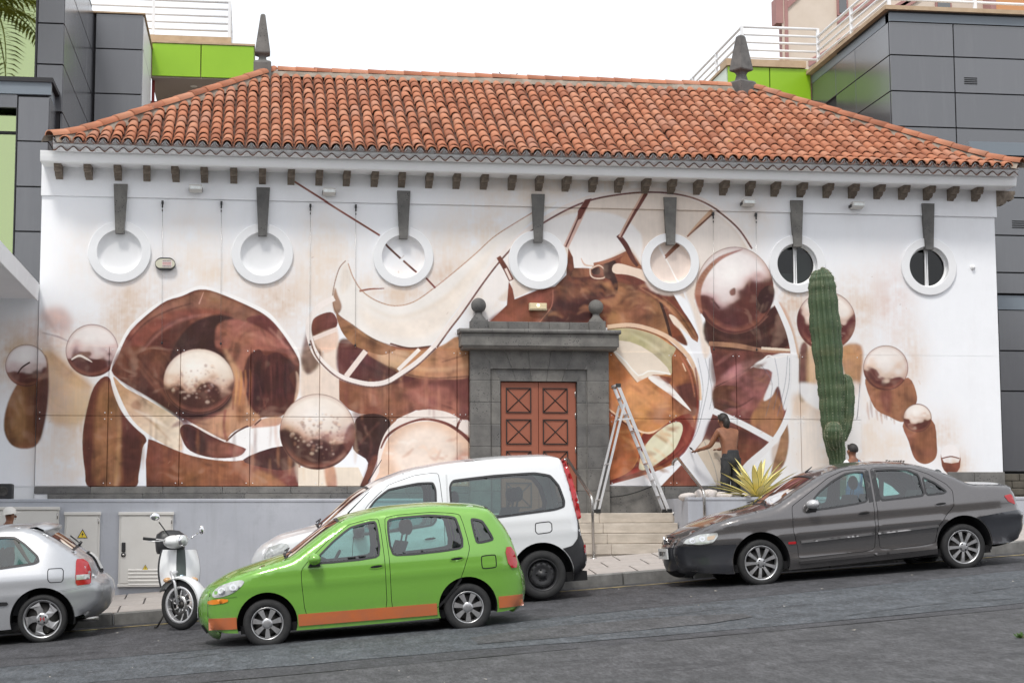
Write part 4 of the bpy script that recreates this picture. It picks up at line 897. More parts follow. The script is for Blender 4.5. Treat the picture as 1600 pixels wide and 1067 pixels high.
# thin cables with turnbuckles on the upper wall
for (a, yt) in ((254, 316), (346, 317), (485, 321), (556, 322), (1114, 334), (1181, 335)):
    x, zt = P(a, yt, -.03); x2 = P(a-1 if a < 800 else a+1, 540, -.03)[0]
    m = MB(); m.tube([(x, -.04, zt), (x2, -.04, Z2+.02)], .003, 5); c = wbuild(m, 'cable', M_steel)
    m = MB(); m.box((x-.016, -.06, zt-.03), (x+.016, -.0, zt+.02)); m.tube([(x, -.045, zt-.03), (x, -.045, zt-.09)], .013, 6); m.tube([(x, -.045, zt-.12), (x, -.045, zt-.15)], .010, 6)
    m.ball((x2, -.04, Z2+.06), (.016, .016, .022), seg=8, rings=5)
    m.build('hook', M_blackpl, c, world=True)
# round windows: raised ring, keystone, dished infill or glazing
def ring_mesh(x, z, mat_in):
    m = MB(); m.lathe([(RI, .14), (RI, -.036), (RI, -.04), (RI+.006, -.044), (RI+.006, -.044), (RO-.008, -.040), (RO-.008, -.040), (RO, -.034), (RO, -.03), (RO, .0)], (x, 0, z), 'y', 72, smooth=False); return m
for i, (x, z) in enumerate(RW):
    w = wbuild(ring_mesh(x, z, None), 'round_window', M_ring)
    w['label'] = ['blind round window nearest the left end', 'blind round window right of the oval plaque', 'blind round window crossed by a dark red painted rod', 'blind round window above the doorway',
                  'blind round window with painted beige infill', 'glazed round window above the tall cactus', 'glazed round window at the right end'][i]
    if i < 5:
        m = MB(); m.lathe([(0, .062), (RI*.6, .060), (RI*.82, .052), (RI*.94, .034), (RI+.006, -.012)], (x, 0, z), 'y', 56)
        o = m.build('infill', M_mural if i in (2, 4) else M_ring, w, world=True)
        if i in (2, 4): wall_uv(o)
    else:
        m = MB(); m.lathe([(0, .10), (RI+.004, .10)], (x, 0, z), 'y', 40); m.build('pane', glassmat('window_glass', (.22, .25, .24), .45), w, world=True)
        m = MB()
        m.box((x-.034, .06, z-RI), (x-.012, .098, z+RI)); m.box((x+.002, .066, z-RI), (x+.018, .098, z+RI))
        m.lathe([(RI-.03, .095), (RI-.03, .07), (RI+.004, .07)], (x, 0, z), 'y', 40)
        m.build('frame', M_white, w, world=True)
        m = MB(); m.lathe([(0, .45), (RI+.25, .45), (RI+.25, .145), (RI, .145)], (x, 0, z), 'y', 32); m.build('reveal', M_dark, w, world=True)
        if i == 5:
            m = MB(); m.box((x-.33, .16, z-RI), (x+.33, .18, z-.13)); m.box((x+.0, .19, z-.13), (x+.3, .2, z+.22)); m.build('blind', pm('pale_blind', (.45, .46, .45), rough=.8), w, world=True)
    zt, zb_ = 5.405, z+RI-.06
    m = MB(); m.prism([(x-.108, zt), (x+.108, zt), (x+.068, zb_), (x-.068, zb_)], 'y', -.085, .02)
    bm_k = wbuild(m, 'keystone', M_basalt)
# stone plinth course
m = MB(); k = 0
rb = np.random.RandomState(9)
def course(z0, z1, a, b, step, y, mat=M_basalt, name='plinth_stone'):
    x = a
    while x < b-.05:
        w = min(step*(.8+.5*rb.rand()), b-x)
        mm = MB(); mm.box((x+.003, -y-.006*rb.rand(), z0+.003), (x+w-.003, .02, z1-.003), bev=.006); wbuild(mm, name, mat); x += w
course(.545, ZB-.004, XL, PL+.03, 1.05, .03); course(.20, .545, XL+.2, PL+.03, 1.25, .032)
course(.22, ZB-.004, PR-.03, XB+.2, .75, .03)
course(.55, .897, P(1480, 740, 0)[0], XR+.02, .5, .03)
# weathered corbels
bx = [90, 137, 183, 228, 274, 319, 365, 410, 455, 499, 542, 586, 629, 672, 715, 758, 802, 845, 887, 929, 970, 1012, 1053, 1094, 1135, 1176, 1216, 1257, 1298, 1338, 1378, 1417, 1456, 1494, 1532]
prof = [(0, 0), (-.335, 0), (-.335, -.05), (-.31, -.062), (-.315, -.10), (-.27, -.135), (-.22, -.125), (-.185, -.13), (-.17, -.17), (-.11, -.205), (-.06, -.20), (0, -.235)]
ck = MB(); ck.prism([(p[0], p[1]) for p in prof], 'x', -.058, .058)
for zz in (-.02, -.045): pass
corb = None
for i, b in enumerate(bx):
    x = P(b, 275+(b-90)*.0195, -.3)[0]
    if corb is None: corb = ck.build('corbel', M_bracket, mus)
    else: corb = link_copy(corb, mus)
    corb.location = (x-4.4, -.036, ZS+.004)
    corb.rotation_euler = (0, 0, rb.randn()*.015); corb.scale = (.95, .92, .84)
ce = link_copy(corb, mus, (XR+.03-4.4, .02, ZS+.004), (0, 0, rad(90))); ce.scale = (1.15, 1, 1.2)
# cornice: soffit and rounded fascia band
EL, ER = P(63, 240, -.5)[0], P(1588, 285, -.5)[0]
cp = [(-.03, ZS+.004), (-.46, ZS+.0), (-.485, ZS-.006), (-.50, ZS+.01), (-.515, ZS+.07), (-.525, ZS+.155), (-.50, ZS+.165), (0, ZS+.2)]
m = MB(); m.prism(cp, 'x', EL, ER); wbuild(m, 'cornice', M_cornice)

# ---------------------------------------------------------------- roof of clay tiles
def tilemat(name, var):
    k = NT(name); co = k.coord()
    v = var(k)
    c = k.ramp(v, [(0.0, (.30, .105, .055)), (.25, (.41, .15, .078)), (.5, (.48, .182, .095)), (.75, (.53, .235, .135)), (1.0, (.42, .20, .135))])
    c = k.mix(k.ramp(k.noise(co, 9, 6, .7), [(.35, 0.0), (.75, .4)]), c, (.30, .15, .10))
    gp = k.n('ShaderNodeNewGeometry').outputs['Position']
    c = k.mix(k.ramp(k.noise(gp, 1.4, 6, .72), [(.50, 0.0), (.80, .42)]), c, (.16, .10, .07))
    c = k.mix(k.ramp(k.noise(gp, 13, 4, .7), [(.62, 0.0), (.78, .5)]), c, (.40, .34, .28))
    k.col(c); k.set(Roughness=.85); k.bump(k.noise(co, 60, 4), .3, .004); return k.m
M_tile = tilemat('clay_tile', lambda k: k.n('ShaderNodeObjectInfo').outputs['Random'])
M_tiles = tilemat('clay_tile_mass', lambda k: k.n('ShaderNodeNewGeometry').outputs['Random Per Island'])
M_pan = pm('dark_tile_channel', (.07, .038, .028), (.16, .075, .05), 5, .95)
M_mort = pm('roof_mortar', (.20, .165, .13), (.34, .29, .24), 6, .95, bump=.6, bscale=40, bdist=.01)
EY, EZ, RY, RZ = -.70, 5.925, 2.9, 8.03
rp = catmull([(EY, EZ), (-.42, 6.035), (-.05, 6.235), (.6, 6.63), (1.75, 7.33), (RY, RZ)], 12)
rl = np.concatenate([[0], np.cumsum([math.dist(rp[i], rp[i+1]) for i in range(len(rp)-1)])]); RLEN = rl[-1]
def rat(s): return float(np.interp(s, rl, [p[0] for p in rp])), float(np.interp(s, rl, [p[1] for p in rp]))
HL0, HR0 = P(77, 224, -.7)[0], P(1597, 266, -.7)[0]
HL1, HR1 = P(425, 112, RY)[0], P(1172, 150, RY)[0]
def hipx(Y):
    t = (Y-EY)/(RY-EY); return HL0+(HL1-HL0)*t, HR0+(HR1-HR0)*t
roof = MB()
rr = []
for s in np.linspace(0.02, RLEN, 18):
    y, z = rat(s); a, b = hipx(y); rr.append([(a+(b-a)*t, y, z-.035) for t in np.linspace(0, 1, 12)])
roof.grid(rr, smooth=False)
hb = [(HL0, 6.5, EZ), (HR0, 6.5, EZ)]
roof.add([(HL0, EY+.30, EZ+.02), (HL0, 6.5, EZ-.04), (HL1, RY, RZ-.04), (HR0, EY+.30, EZ+.02), (HR0, 6.5, EZ-.04), (HR1, RY, RZ-.04)], [(0, 2, 1), (3, 4, 5), (1, 2, 5, 4), (0, 1, 4, 3)])
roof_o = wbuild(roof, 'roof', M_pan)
NC = 84; CS = (HR0-HL0-.10)/(NC-1); EXP = .292
def tile_mesh(r0, r1, ln, th=.014, seg=8, arc=math.pi*1.02):
    v = []; f = []
    for (r, y, zz) in ((r0, 0, 0), (r1, ln, -.012), (r0-th, 0, -.0)):
        for k in range(seg+1):
            a = math.pi/2-arc/2+arc*k/seg; v.append((r*math.cos(a), y, r*math.sin(a)*.92+zz))
    n = seg+1
    for k in range(seg):
        f.append((k, k+1, n+k+1, n+k)); f.append((k+1, k, 2*n+k, 2*n+k+1))
    return v, f
TV, TF = tile_mesh(.085, .066, EXP+.06, .016)
tv = np.array(TV)
spots = []
rt = np.random.RandomState(21)
for c in range(NC):
    X = HL0+.05+c*CS
    row = 0
    while True:
        s0 = row*EXP+(0 if row else 0); s1 = s0+EXP
        if s0 > RLEN-.12: break
        y0, z0 = rat(s0); y1, z1 = rat(min(s1, RLEN)); a, b = hipx((y0+y1)/2)
        if a-.02 < X < b+.02:
            pitch = math.atan2(z1-z0, y1-y0); q0 = proj(X, y0, z0+.08); q1 = proj(X, y1, z1+.08)
            spots.append((math.dist(q0, q1)*CS/(27+y0), X, y0, z0, pitch, row))
        row += 1
spots.sort(key=lambda a: -a[0])
tile0 = None; big = MB()
for i, (ar, X, y, z, pi_, row) in enumerate(spots):
    dx, dz, yaw = rt.randn()*.005, .018+abs(rt.randn())*.004, rt.randn()*.02
    if i < 300:
        if tile0 is None: tile0 = MB().add(TV, TF, smooth=True).build('roof_tile', M_tile, roof_o); ti = tile0
        else: ti = link_copy(tile0, roof_o)
        ti.location = (X+dx-4.4, y, z+dz); ti.rotation_euler = (pi_-.022, 0, yaw)
    else:
        Rm = np.array(Matrix.Rotation(yaw, 3, 'Z') @ Matrix.Rotation(pi_-.022, 3, 'X'))
        big.add(tv @ Rm.T+np.array((X+dx, y, z+dz)), TF, smooth=True)
struct(big.build('roof_tiles', M_tiles, roof_o, world=True), 'stuff')
# channel tiles showing their ends under the covers, mortar bed, lower scalloped course
m = MB()
for c in range(NC-1):
    X = HL0+.05+(c+.5)*CS
    for (s0, s1) in ((-.03, .5), (.5, RLEN)):
        ya, za = rat(max(s0, 0)); yb, zb2 = rat(s1); ya += min(s0, 0)
        am, bm_ = hipx(ya); 
        if not (am < X < bm_): continue
        if s1 == RLEN:
            while not (hipx(yb)[0]-.05 < X < hipx(yb)[1]+.05) and s1 > s0+.2: s1 -= .2; yb, zb2 = rat(s1)
        m.grid([[(X+.085*math.cos(t), yy, zz+.028-.062*math.sin(t)) for t in np.linspace(0, math.pi, 7)] for yy, zz in ((ya, za), (yb, zb2))])
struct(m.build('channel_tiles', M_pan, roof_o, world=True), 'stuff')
m = MB()
pts = []
N = (NC-1)*8
for i in range(N+1):
    x = HL0+.05+CS*i/8; pts.append((x, EZ+.022+.048*math.cos(2*math.pi*i/8)))
lo = [(x, ZS+.155) for x, _ in pts]
m.grid([[(x, -.672, z) for x, z in pts], [(x, -.655, EZ-.05) for x, _ in pts], [(x, -.60, ZS+.15) for x, _ in pts]], smooth=False)
wbuild(m, 'mortar_bed', M_cornice, roof_o)
m = MB()
ph = math.pi*.25
for w_, zz, yy in ((0, 0, -.66), (1, 0, -.54)):
    pass
top = [(x, ZS+.178+.034*math.cos(2*math.pi*i/8+2.4)) for i, (x, _) in enumerate(pts)]
m.grid([[(x, -.665, z) for x, z in top], [(x, -.52, z+.03) for x, z in top]], smooth=True)
m.grid([[(x, -.665, z-.016) for x, z in top], [(x, -.52, z+.012) for x, z in top]], smooth=True); m.grid([[(x, -.665, z) for x, z in top], [(x, -.665, z-.016) for x, z in top]], smooth=False)
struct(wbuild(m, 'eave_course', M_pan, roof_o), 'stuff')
m = MB()
m.grid([[(x, -.655, z-.017) for x, z in top], [(x, -.535, ZS+.145) for x, z in top]], smooth=False); wbuild(m, 'lower_mortar', M_cornice, roof_o)
# ridge and hip tiles bedded in mortar
RV, RF = tile_mesh(.105, .092, .40, seg=8)
rid0 = None
def capline(A, B, n, lift):
    global rid0
    A, B = Vector(A), Vector(B); hip = A.y != B.y
    def at(t):
        p = A.lerp(B, t)
        if hip: p.z = float(np.interp(p.y, [a[0] for a in rp], [a[1] for a in rp]))
        return p
    for i in range(n):
        p = at(i/n); d = at((i+1)/n)-p; L_ = d.length*n; d.normalize()
        yaw = math.atan2(-d.x, d.y); pit = math.asin(d.z)
        if rid0 is None: rid0 = MB().add(RV, RF, smooth=True).build('ridge_tile', M_tile, roof_o); o = rid0
        else: o = link_copy(rid0, roof_o)
        o.location = (p.x-4.4, p.y, p.z+lift+rt.rand()*.008); o.rotation_euler = Matrix.LocRotScale(None, (Matrix.Rotation(yaw+rt.randn()*.02, 3, 'Z') @ Matrix.Rotation(pit+.02, 3, 'X')).to_quaternion(), None).to_euler(); o.scale = (1, L_/n/.34, 1)
capline((HL0, EY, EZ), (HL1, RY, RZ), 15, .07); capline((HR0, EY, EZ), (HR1, RY, RZ), 17, .07); capline((HL1+.1, RY, RZ), (HR1, RY, RZ), 27, .06)
m = MB()
for A, B in (((HL0, EY, EZ), (HL1, RY, RZ)), ((HR0, EY, EZ), (HR1, RY, RZ)), ((HL1, RY, RZ), (HR1, RY, RZ))):
    n = 60; q = []
    for i in range(n+1):
        p = Vector(A).lerp(Vector(B), i/n); y, z = p.y, p.z
        if A[1] != B[1]:
            s = np.interp(p.y, [a[0] for a in rp], [a[1] for a in rp]); z = float(s)
        wdt = .12+.03*math.sin(i*2.3)
        q.append([(p.x-wdt, y-.05, z-.03), (p.x-.08, y-.03, z+.075), (p.x, y, z+.09), (p.x+.08, y-.03, z+.075), (p.x+wdt, y-.05, z-.03)] if A[1] != B[1] else [(p.x, y-.17, z-.06), (p.x, y-.09, z+.055), (p.x, y, z+.085), (p.x, y+.1, z+.06), (p.x, y+.17, z-.06)])
    m.grid(q)
wbuild(m, 'ridge_mortar', M_mort, roof_o)
# obelisk finials
def obelisk(cx, y, zb, zn, zp, zt, wb, wp_, wt, rot, name_l):
    m = MB()
    def sq(w, z): return [(cx+w*math.cos(rot+math.pi/4+k*math.pi/2)*1.414, y+w*math.sin(rot+math.pi/4+k*math.pi/2)*1.414, z) for k in range(4)]
    st = [(wb, zb-.3), (wb, zn-.06), (wb*.9, zn-.03), (wp_*.55, zn), (wp_*.42, (zn+zp)/2), (wp_*.55, zp-.05), (wp_*.95, zp-.02), (wp_, zp+.0), (wp_*.98, zp+.03), (wt*1.25, zt-.03), (wt*.7, zt), (0.001, zt+.005)]
    m.grid([sq(w, z) for w, z in st], smooth=False, closed=True)
    o = wbuild(m, 'roof_finial', M_basalt); o['label'] = name_l
x, zt = P(411, 24, RY); _, zp = P(411, 85, RY); _, zn = P(411, 97, RY); _, zb2 = P(411, 118, RY)
obelisk(x, RY-.05, zb2, zn, zp, zt, .155, .135, .035, rad(0), 'slender stone obelisk at the left ridge end')
x, zt = P(1156, 57, RY); _, zp = P(1156, 111, RY); _, zn = P(1156, 127, RY); _, zb2 = P(1156, 150, RY)
obelisk(x, RY-.05, zb2, zn, zp, zt, .19, .155, .05, rad(28), 'weathered stone obelisk at the right ridge end')
# small vent pipe and a tuft of rusty wire on the ridge
x, z = P(723, 192, 1.3); m = MB(); m.tube([(x, 1.25, z-.12), (x-.02, 1.2, z+.05)], .035, 10); wbuild(m, 'vent_pipe', M_rail, roof_o)
m = MB(); x, z = P(795, 122, RY)
for a, b in ((-.18, .10), (-.15, .04), (.16, .09), (.02, .06), (.19, .03)): m.tube([(x+a*.2, RY, z), (x+a*.7, RY-.02, z+b*.3), (x+a, RY, z+b)], .008, 5)
m.tube([(x-.18, RY, z+.02), (x+.2, RY, z+.025)], .012, 5); wbuild(m, 'rusty_wire', pm('rust', (.12, .045, .03), rough=.9), roof_o)

# ---------------------------------------------------------------- doorway
por = MB(); por.box((PL+.02, -.02, .21), (PR-.02, .03, .25)); portal = wbuild(por, 'doorway', M_basalt)
DXL, DXR = P(781, 650, 0)[0], P(900, 650, 0)[0]
_, DZ = P(840, 596, -.05); _, IZ = P(840, 577, -.1); IXL, IXR = P(767, 640, -.1)[0], P(917, 640, -.1)[0]
_, CZ0 = P(840, 543, -.15); _, CZ1 = P(840, 521, -.25); _, CZ2 = P(840, 517, -.25); _, AZ = P(840, 504, -.1)
FL = .225
def blk(a, b, bev=.006): 
    m = MB(); m.box(a, b, bev=bev); return m.build('stone_block', M_basalt, portal, world=True)
M_lmort = pm('pale_mortar', (.20, .195, .185), (.27, .262, .25), 12, .95)
m = MB(); m.box((PL+.012, -.134, FL), (IXL-.012, .015, CZ0-.01)); m.box((IXR+.012, -.134, FL), (PR-.012, .015, CZ0-.01)); m.box((IXL-.008, -.094, FL), (DXL-.012, .015, DZ)); m.box((DXR+.012, -.094, FL), (IXR+.008, .015, DZ)); m.build('mortar_joints', M_lmort, portal, world=True)
zs = np.linspace(FL, P(740, 595, 0)[1], 7)
for i in range(6):
    for (xa, xb, ya) in ((PL, IXL-.004, .14+.003*(i % 2)), (IXL, DXL, .10+.003*(i % 2)), (DXR, IXR-.004, .10+.003*(i % 2)), (IXR, PR, .14+.003*(i % 2))):
        blk((xa+.003, -ya, zs[i]+.004), (xb-.003, .02, zs[i+1]-.004))
zt = zs[6]
blk((PL+.002, -.14, zt+.002), (IXL-.006, .02, CZ0)); blk((IXR+.002, -.14, zt+.002), (PR-.002, .02, CZ0))
blk((IXL-.002, -.10, zt+.002), (DXL-.002, .02, IZ-.002)); blk((DXR+.002, -.10, zt+.002), (IXR-.002, .02, IZ-.002))
# flat arch of wedge stones over the opening
nv = 5; a0, a1 = IXL, IXR
for i in range(nv):
    xa, xb = DXL+(DXR-DXL)*i/nv, DXL+(DXR-DXL)*(i+1)/nv; xc = (DXL+DXR)/2
    m = MB(); m.prism([(xa+.005, DZ), (xb-.005, DZ), (xc+(xb-xc)*1.16-.003, IZ-.003), (xc+(xa-xc)*1.16+.003, IZ-.003)], 'y', -.107-.002*(i % 2), .02); m.build('wedge_stone', M_basalt, portal, world=True)
    k0, k1 = 1.2, 1.55
    m = MB(); m.prism([(xc+(xa-xc)*k0+.006, IZ+.002), (xc+(xb-xc)*k0-.006, IZ+.002), (xc+(xb-xc)*k1-.006, CZ0), (xc+(xa-xc)*k1+.006, CZ0)], 'y', -.147-.002*(i % 2), .02); m.build('wedge_stone', M_basalt, portal, world=True)
m = MB(); m.box((PL+.01, -.136, IZ+.004), (PR-.01, .02, CZ0-.002)); m.box((IXL-.02, -.094, DZ), (IXR+.02, .015, IZ+.004)); m.build('lintel', M_lmort, portal, world=True)
CXL, CXR = P(717, 530, -.3)[0], P(969, 535, -.3)[0]
m = MB(); m.box((CXL+.03, -.36, CZ0), (CXR-.03, .02, CZ1-.01), bev=.008); m.prism([(-.32, CZ0-.04), (-.36, CZ0), (.0, CZ0), (0, CZ0-.05)], 'x', CXL+.06, CXR-.06); m.build('entablature', M_basalt, portal, world=True)
for i in range(5):
    a, b = CXL+(CXR-CXL)*i/5, CXL+(CXR-CXL)*(i+1)/5
    m = MB(); m.prism([(-.40, CZ1-.008), (-.41, CZ1+.02), (-.38, CZ2+.015), (0, CZ2+.03), (0, CZ1-.008)], 'x', a+.002, b-.002); m.build('cornice_stone', M_basalt, portal, world=True)
AXL, AXR = P(735, 500, -.15)[0], P(947, 505, -.15)[0]
for i in range(5):
    a, b = AXL+.27+(AXR-AXL-.54)*i/5, AXL+.27+(AXR-AXL-.54)*(i+1)/5
    blk((a+.002, -.19, CZ2+.02), (b-.002, .02, AZ))
for (xc, s) in ((P(748, 480, -.15)[0], 0), (P(931.5, 485, -.15)[0], 1)):
    m = MB(); m.box((xc-.135, -.27, CZ2+.02), (xc+.135, .01, AZ+.02), bev=.01)
    m.lathe([(.12, AZ+.02), (.115, AZ+.045), (.075, AZ+.085), (.055, AZ+.125), (.06, AZ+.145)], (xc, -.13, 0), 'z', 16); m.ball((xc, -.13, AZ+.145+.115), .122, seg=24, rings=16)
    m.build('ball_finial', M_basalt, portal, world=True)
# the door itself
M_door = pm('brick_red_door_paint', (.27, .082, .045), (.31, .10, .056), 1.5, .5)
M_mould = pm('dark_door_moulding', (.022, .014, .012), rough=.5)
m = MB(); m.box((DXL, -.02, FL), (DXR, .03, DZ)); door = wbuild(m, 'door', M_door)
xm = (DXL+DXR)/2
for (xa, xb) in ((DXL+.012, xm-.004), (xm+.004, DXR-.012)):
    m = MB(); m.box((xa, -.045, FL+.01), (xb, -.021, DZ-.012), bev=.004); m.build('door_leaf', M_door, door, world=True)
zA = P(840, 606, -.05)[1]; zsp = P(840, 606, -.05)[1]-P(840, 655, -.05)[1]; hh = P(840, 606, -.05)[1]-P(840, 645, -.05)[1]
for (pa, pb) in ((790.5, 830), (848, 887)):
    xa, xb = P(pa, 640, -.05)[0], P(pb, 640, -.05)[0]
    for i in range(4):
        z1 = zA-i*zsp; z0 = z1-hh; m = MB(); t = .016
        m.box((xa, -.062, z0), (xb, -.046, z0+t)); m.box((xa, -.062, z1-t), (xb, -.046, z1)); m.box((xa, -.062, z0+t), (xa+t, -.046, z1-t)); m.box((xb-t, -.062, z0+t), (xb, -.046, z1-t))
        m.tube([(xa+t, -.05, z0+t), (xb-t, -.05, z1-t)], .008, 4); m.tube([(xa+t, -.05, z1-t), (xb-t, -.05, z0+t)], .008, 4)
        m.build('panel_moulding', M_mould, door, world=True)
m = MB()
for z in (DZ-.2, DZ-.55, DZ-1.1, FL+.3): m.tube([(DXR-.02, -.05, z-.05), (DXR-.02, -.05, z+.05)], .009, 8)
m.build('hinge', M_steel, door, world=True)

# ---------------------------------------------------------------- steps, retaining walls
st = thing('entrance_steps', 'four pale stone steps leading up to the red double door', 'steps', (5, -1, 0))
SX0, SX1 = 2.9, P(1066, 820, -1.2)[0]
for i, (zt, y0) in enumerate(((.225, -.62), (.065, -.93), (-.095, -1.24), (-.255, -1.55))):
    n = 3
    for j in range(n):
        a, b = SX0+(SX1-SX0)*j/n, SX0+(SX1-SX0)*(j+1)/n
        m = MB(); m.box((a+.002, y0, zt-.155), (b-.002, 0 if i == 0 else y0+.36, zt), bev=.008); m.build('step_stone', M_step, st, world=True)
m = MB(); m.box((SX0, -1.53, -1.4), (SX1, -.05, -.30)); m.box((SX0, -.9, -.30), (SX1, -.05, .06)); m.build('step_core', M_step, st, world=True)
def low_wall(x0, x1, y0, y1, zt, name, label):
    t = thing(name, label, 'wall', ((x0+x1)/2, y0, 0))
    m = MB(); m.box((x0, y0, -2.6), (x1, y1, zt-.05)); m.build('wall_face', M_lilac, t, world=True)
    m = MB(); m.box((x0-.004, y0-.012, zt-.05), (x1, y1+.01, zt), bev=.01); m.build('coping', M_lilac, t, world=True); return t
low_wall(-14, SX0, -1.6, -.06, .44, 'retaining_wall', 'lilac grey retaining wall behind the utility cabinets and scooter')
tp = low_wall(SX1+.02, 14, -1.5, -1.33, .455, 'planter', 'lilac grey planter wall right of the entrance steps holding agave and cactus')
m = MB(); m.box((SX1+.02, -1.33, -.4), (SX1+.18, -.06, .448)); m.build('planter_end', M_lilac, tp, world=True)
for a in (1112, 1120): pass
m = MB(); m.grid([[(x, y, .37+.02*math.sin(x*9+y*5)) for y in np.linspace(-1.33, -.72, 5)] for x in np.linspace(SX1+.18, 14, 60)]); m.build('soil', pm('planter_soil', (.07, .05, .035), (.13, .10, .07), 8, .95, bump=.6), tp, world=True)
m = MB(); m.box((SX1+.18, -.715, -.6), (14, -.06, .19)); m.box((SX1+.18, -.735, -.6), (14, -.70, .40)); m.build('back_ledge', M_lilac, tp, world=True)
m = MB(); m.box((SX0, -.6, -2.2), (XR+2, -.05, .18)); struct(m.build('terrace', M_step))
# ---------------------------------------------------------------- grey clad building, left
M_gap = pm('dark_panel_gap', (.03, .03, .033), rough=.8)
M_glassb = glassmat('green_tinted_glazing', (.42, .50, .16), 1.0, .015, .50, (.66, .76, .42))
M_room = pm('dim_interior', (.10, .13, .05), (.26, .28, .10), 1.2, .8)
M_redp = pm('red_post_paint', (.30, .03, .025), rough=.5)
M_soffit = pm('warm_soffit', (.42, .36, .31), rough=.7)
M_soff2 = pm('cream_soffit_wall', (.62, .50, .34), (.68, .56, .4), 1.5, .7)
def panels_front(parent, y, xs, zs, mat, skip=(), name='cladding_panel', depth=.04, gap=.010):
    """upright panels facing the street; xs, zs are joint positions"""
    for i in range(len(xs)-1):
        for j in range(len(zs)-1):
            if (i, j) in skip: continue
            m = MB(); m.box((xs[i]+gap, y, zs[j]+gap), (xs[i+1]-gap, y+depth, zs[j+1]-gap), bev=.004); m.build(name, mat, parent, world=True)
def panels_side(parent, x, ys, zs, mat, sgn, name='cladding_panel', skip=(), depth=.04, gap=.010):
    for i in range(len(ys)-1):
        for j in range(len(zs)-1):
            if (i, j) in skip: continue
            m = MB(); m.box((x, ys[i]+gap, zs[j]+gap), (x+sgn*depth, ys[i+1]-gap, zs[j+1]-gap), bev=.004); m.build(name, mat, parent, world=True)
def railing(parent, pts, n_rails, h, post_step, skip_last=False, r=.028):
    """white rails between posts along a polyline"""
    P_ = [Vector(p) for p in pts]
    for k in range(n_rails):
        z = h*(k+1)/n_rails
        m = MB()
        for i in range(len(P_)-1):
            a, b = P_[i]+Vector((0, 0, z)), P_[i+1]+Vector((0, 0, z)); m.tube([a, b], r if k < n_rails-1 else r*1.15, 6)
        m.build('rail', M_rail, parent, world=True)
    for i in range(len(P_)-1):
        d = (P_[i+1]-P_[i]); n = max(1, round(d.length/post_step))
        for j in range(n+(1 if i == len(P_)-2 else 0)):
            p = P_[i]+d*(j/n); m = MB(); m.box((p.x-.03, p.y-.03, p.z-.02), (p.x+.03, p.y+.03, p.z+h+.02)); m.build('post', M_rail, parent, world=True)
lb = thing('grey_clad_building', 'modern grey panel clad building with green glazing at the left edge', 'building', (-5, 3, 0))
# lower frame next to the mural wall
Y0 = .72
xr = P(74, 300, Y0)[0]; xa = P(24, 300, Y0)[0]
zj = [P(50, b, Y0)[1] for b in (480, 362, 292, 221, 151)]
zt0 = P(50, 148, Y0)[1]; zt1 = P(50, 129, Y0)[1]; zt2 = P(50, 125, Y0)[1]
panels_front(lb, Y0, [xa, xr], zj, M_clad)
ztop = P(10, 168, Y0)[1]
m = MB(); m.box((-8, Y0, ztop), (xa-.01, Y0+.04, zt0-.01), bev=.004); m.build('cladding_panel', M_clad, lb, world=True)
m = MB(); m.box((-8, Y0-.02, zt0), (xr+.02, Y0+.1, zt1)); m.build('trim_band', M_cladl, lb, world=True)
m = MB(); m.box((-8, Y0-.06, zt1), (xr+.05, 8, zt2+.03)); m.build('dark_coping', M_gap, lb, world=True)
panels_side(lb, xr, [Y0+.05, 2.2, 4.2, 8], [zj[0], zj[2], zj[3], zt0], M_clad, -1)
m = MB(); m.box((xr-.02, Y0+.1, zt0), (xr-.05, 8, zt1)); m.build('trim_band', M_cladl, lb, world=True)
m = MB(); m.box((xa, Y0+.05, 2.5), (xr-.05, Y0+.08, zt0)); m.box((-8, Y0+.05, ztop), (xa, Y0+.08, zt0)); m.build('backing', M_gap, lb, world=True)
# recessed green window with mullion
m = MB(); m.box((-8, Y0+.30, 1.5), (xa-.02, Y0+.31, ztop)); gw = m.build('window', M_glassb, lb, world=True)
m = MB(); m.box((xa-.02, Y0+.0, 1.5), (xa, Y0+.34, ztop)); m.box((-8, Y0+.26, P(10, 208, Y0+.3)[1]-.02), (xa-.02, Y0+.3, P(10, 208, Y0+.3)[1]+.02)); m.build('frame', M_gap, gw, world=True)
m = MB(); m.box((-8, 2.4, 1.5), (xa+.3, 2.5, ztop+.4)); m.box((-8, Y0+.35, 1.45), (xa+.3, 2.4, 1.5)); m.build('room', M_room, lb, world=True)
m = MB(); m.box((xa-.35, 1.4, 1.5), (xa-.12, 1.45, P(10, 210, 1.4)[1])); m.build('curtain', pm('yellow_curtain', (.5, .48, .12), rough=.8), lb, world=True)
# upper block
Y1 = 1.6
x1a, x1b = P(58, 60, Y1)[0], P(100, 60, Y1)[0]
zu = [P(80, b, Y1)[1] for b in (175, 101, 37, -40, -110)]
panels_front(lb, Y1, [x1a, x1b], zu, M_clad)
Y2 = PX(146, 80, x1b)[0]
Ys = [Y1+.05, Y1+.05+(Y2-Y1)*.35, Y1+.05+(Y2-Y1)*.75, Y2+.05]
panels_side(lb, x1b, Ys, [zu[0]-1.0, zu[0], zu[1], zu[2], zu[3], zu[4]], M_clad, -1)
m = MB(); m.box((x1a-4, Y1+.06, 4), (x1b-.05, Y2, zu[4]+.2)); m.build('backing', M_gap, lb, world=True)
m = MB(); m.box((x1a-3, Y1+.04, P(30, 122, Y1)[1]-1), (x1a-.01, Y1+.05, zu[4])); gw = m.build('window', M_glassb, lb, world=True)
m = MB(); m.box((x1a-.03, Y1-.01, P(30, 122, Y1)[1]-1), (x1a, Y1+.06, zu[4])); m.build('frame', M_gap, gw, world=True)
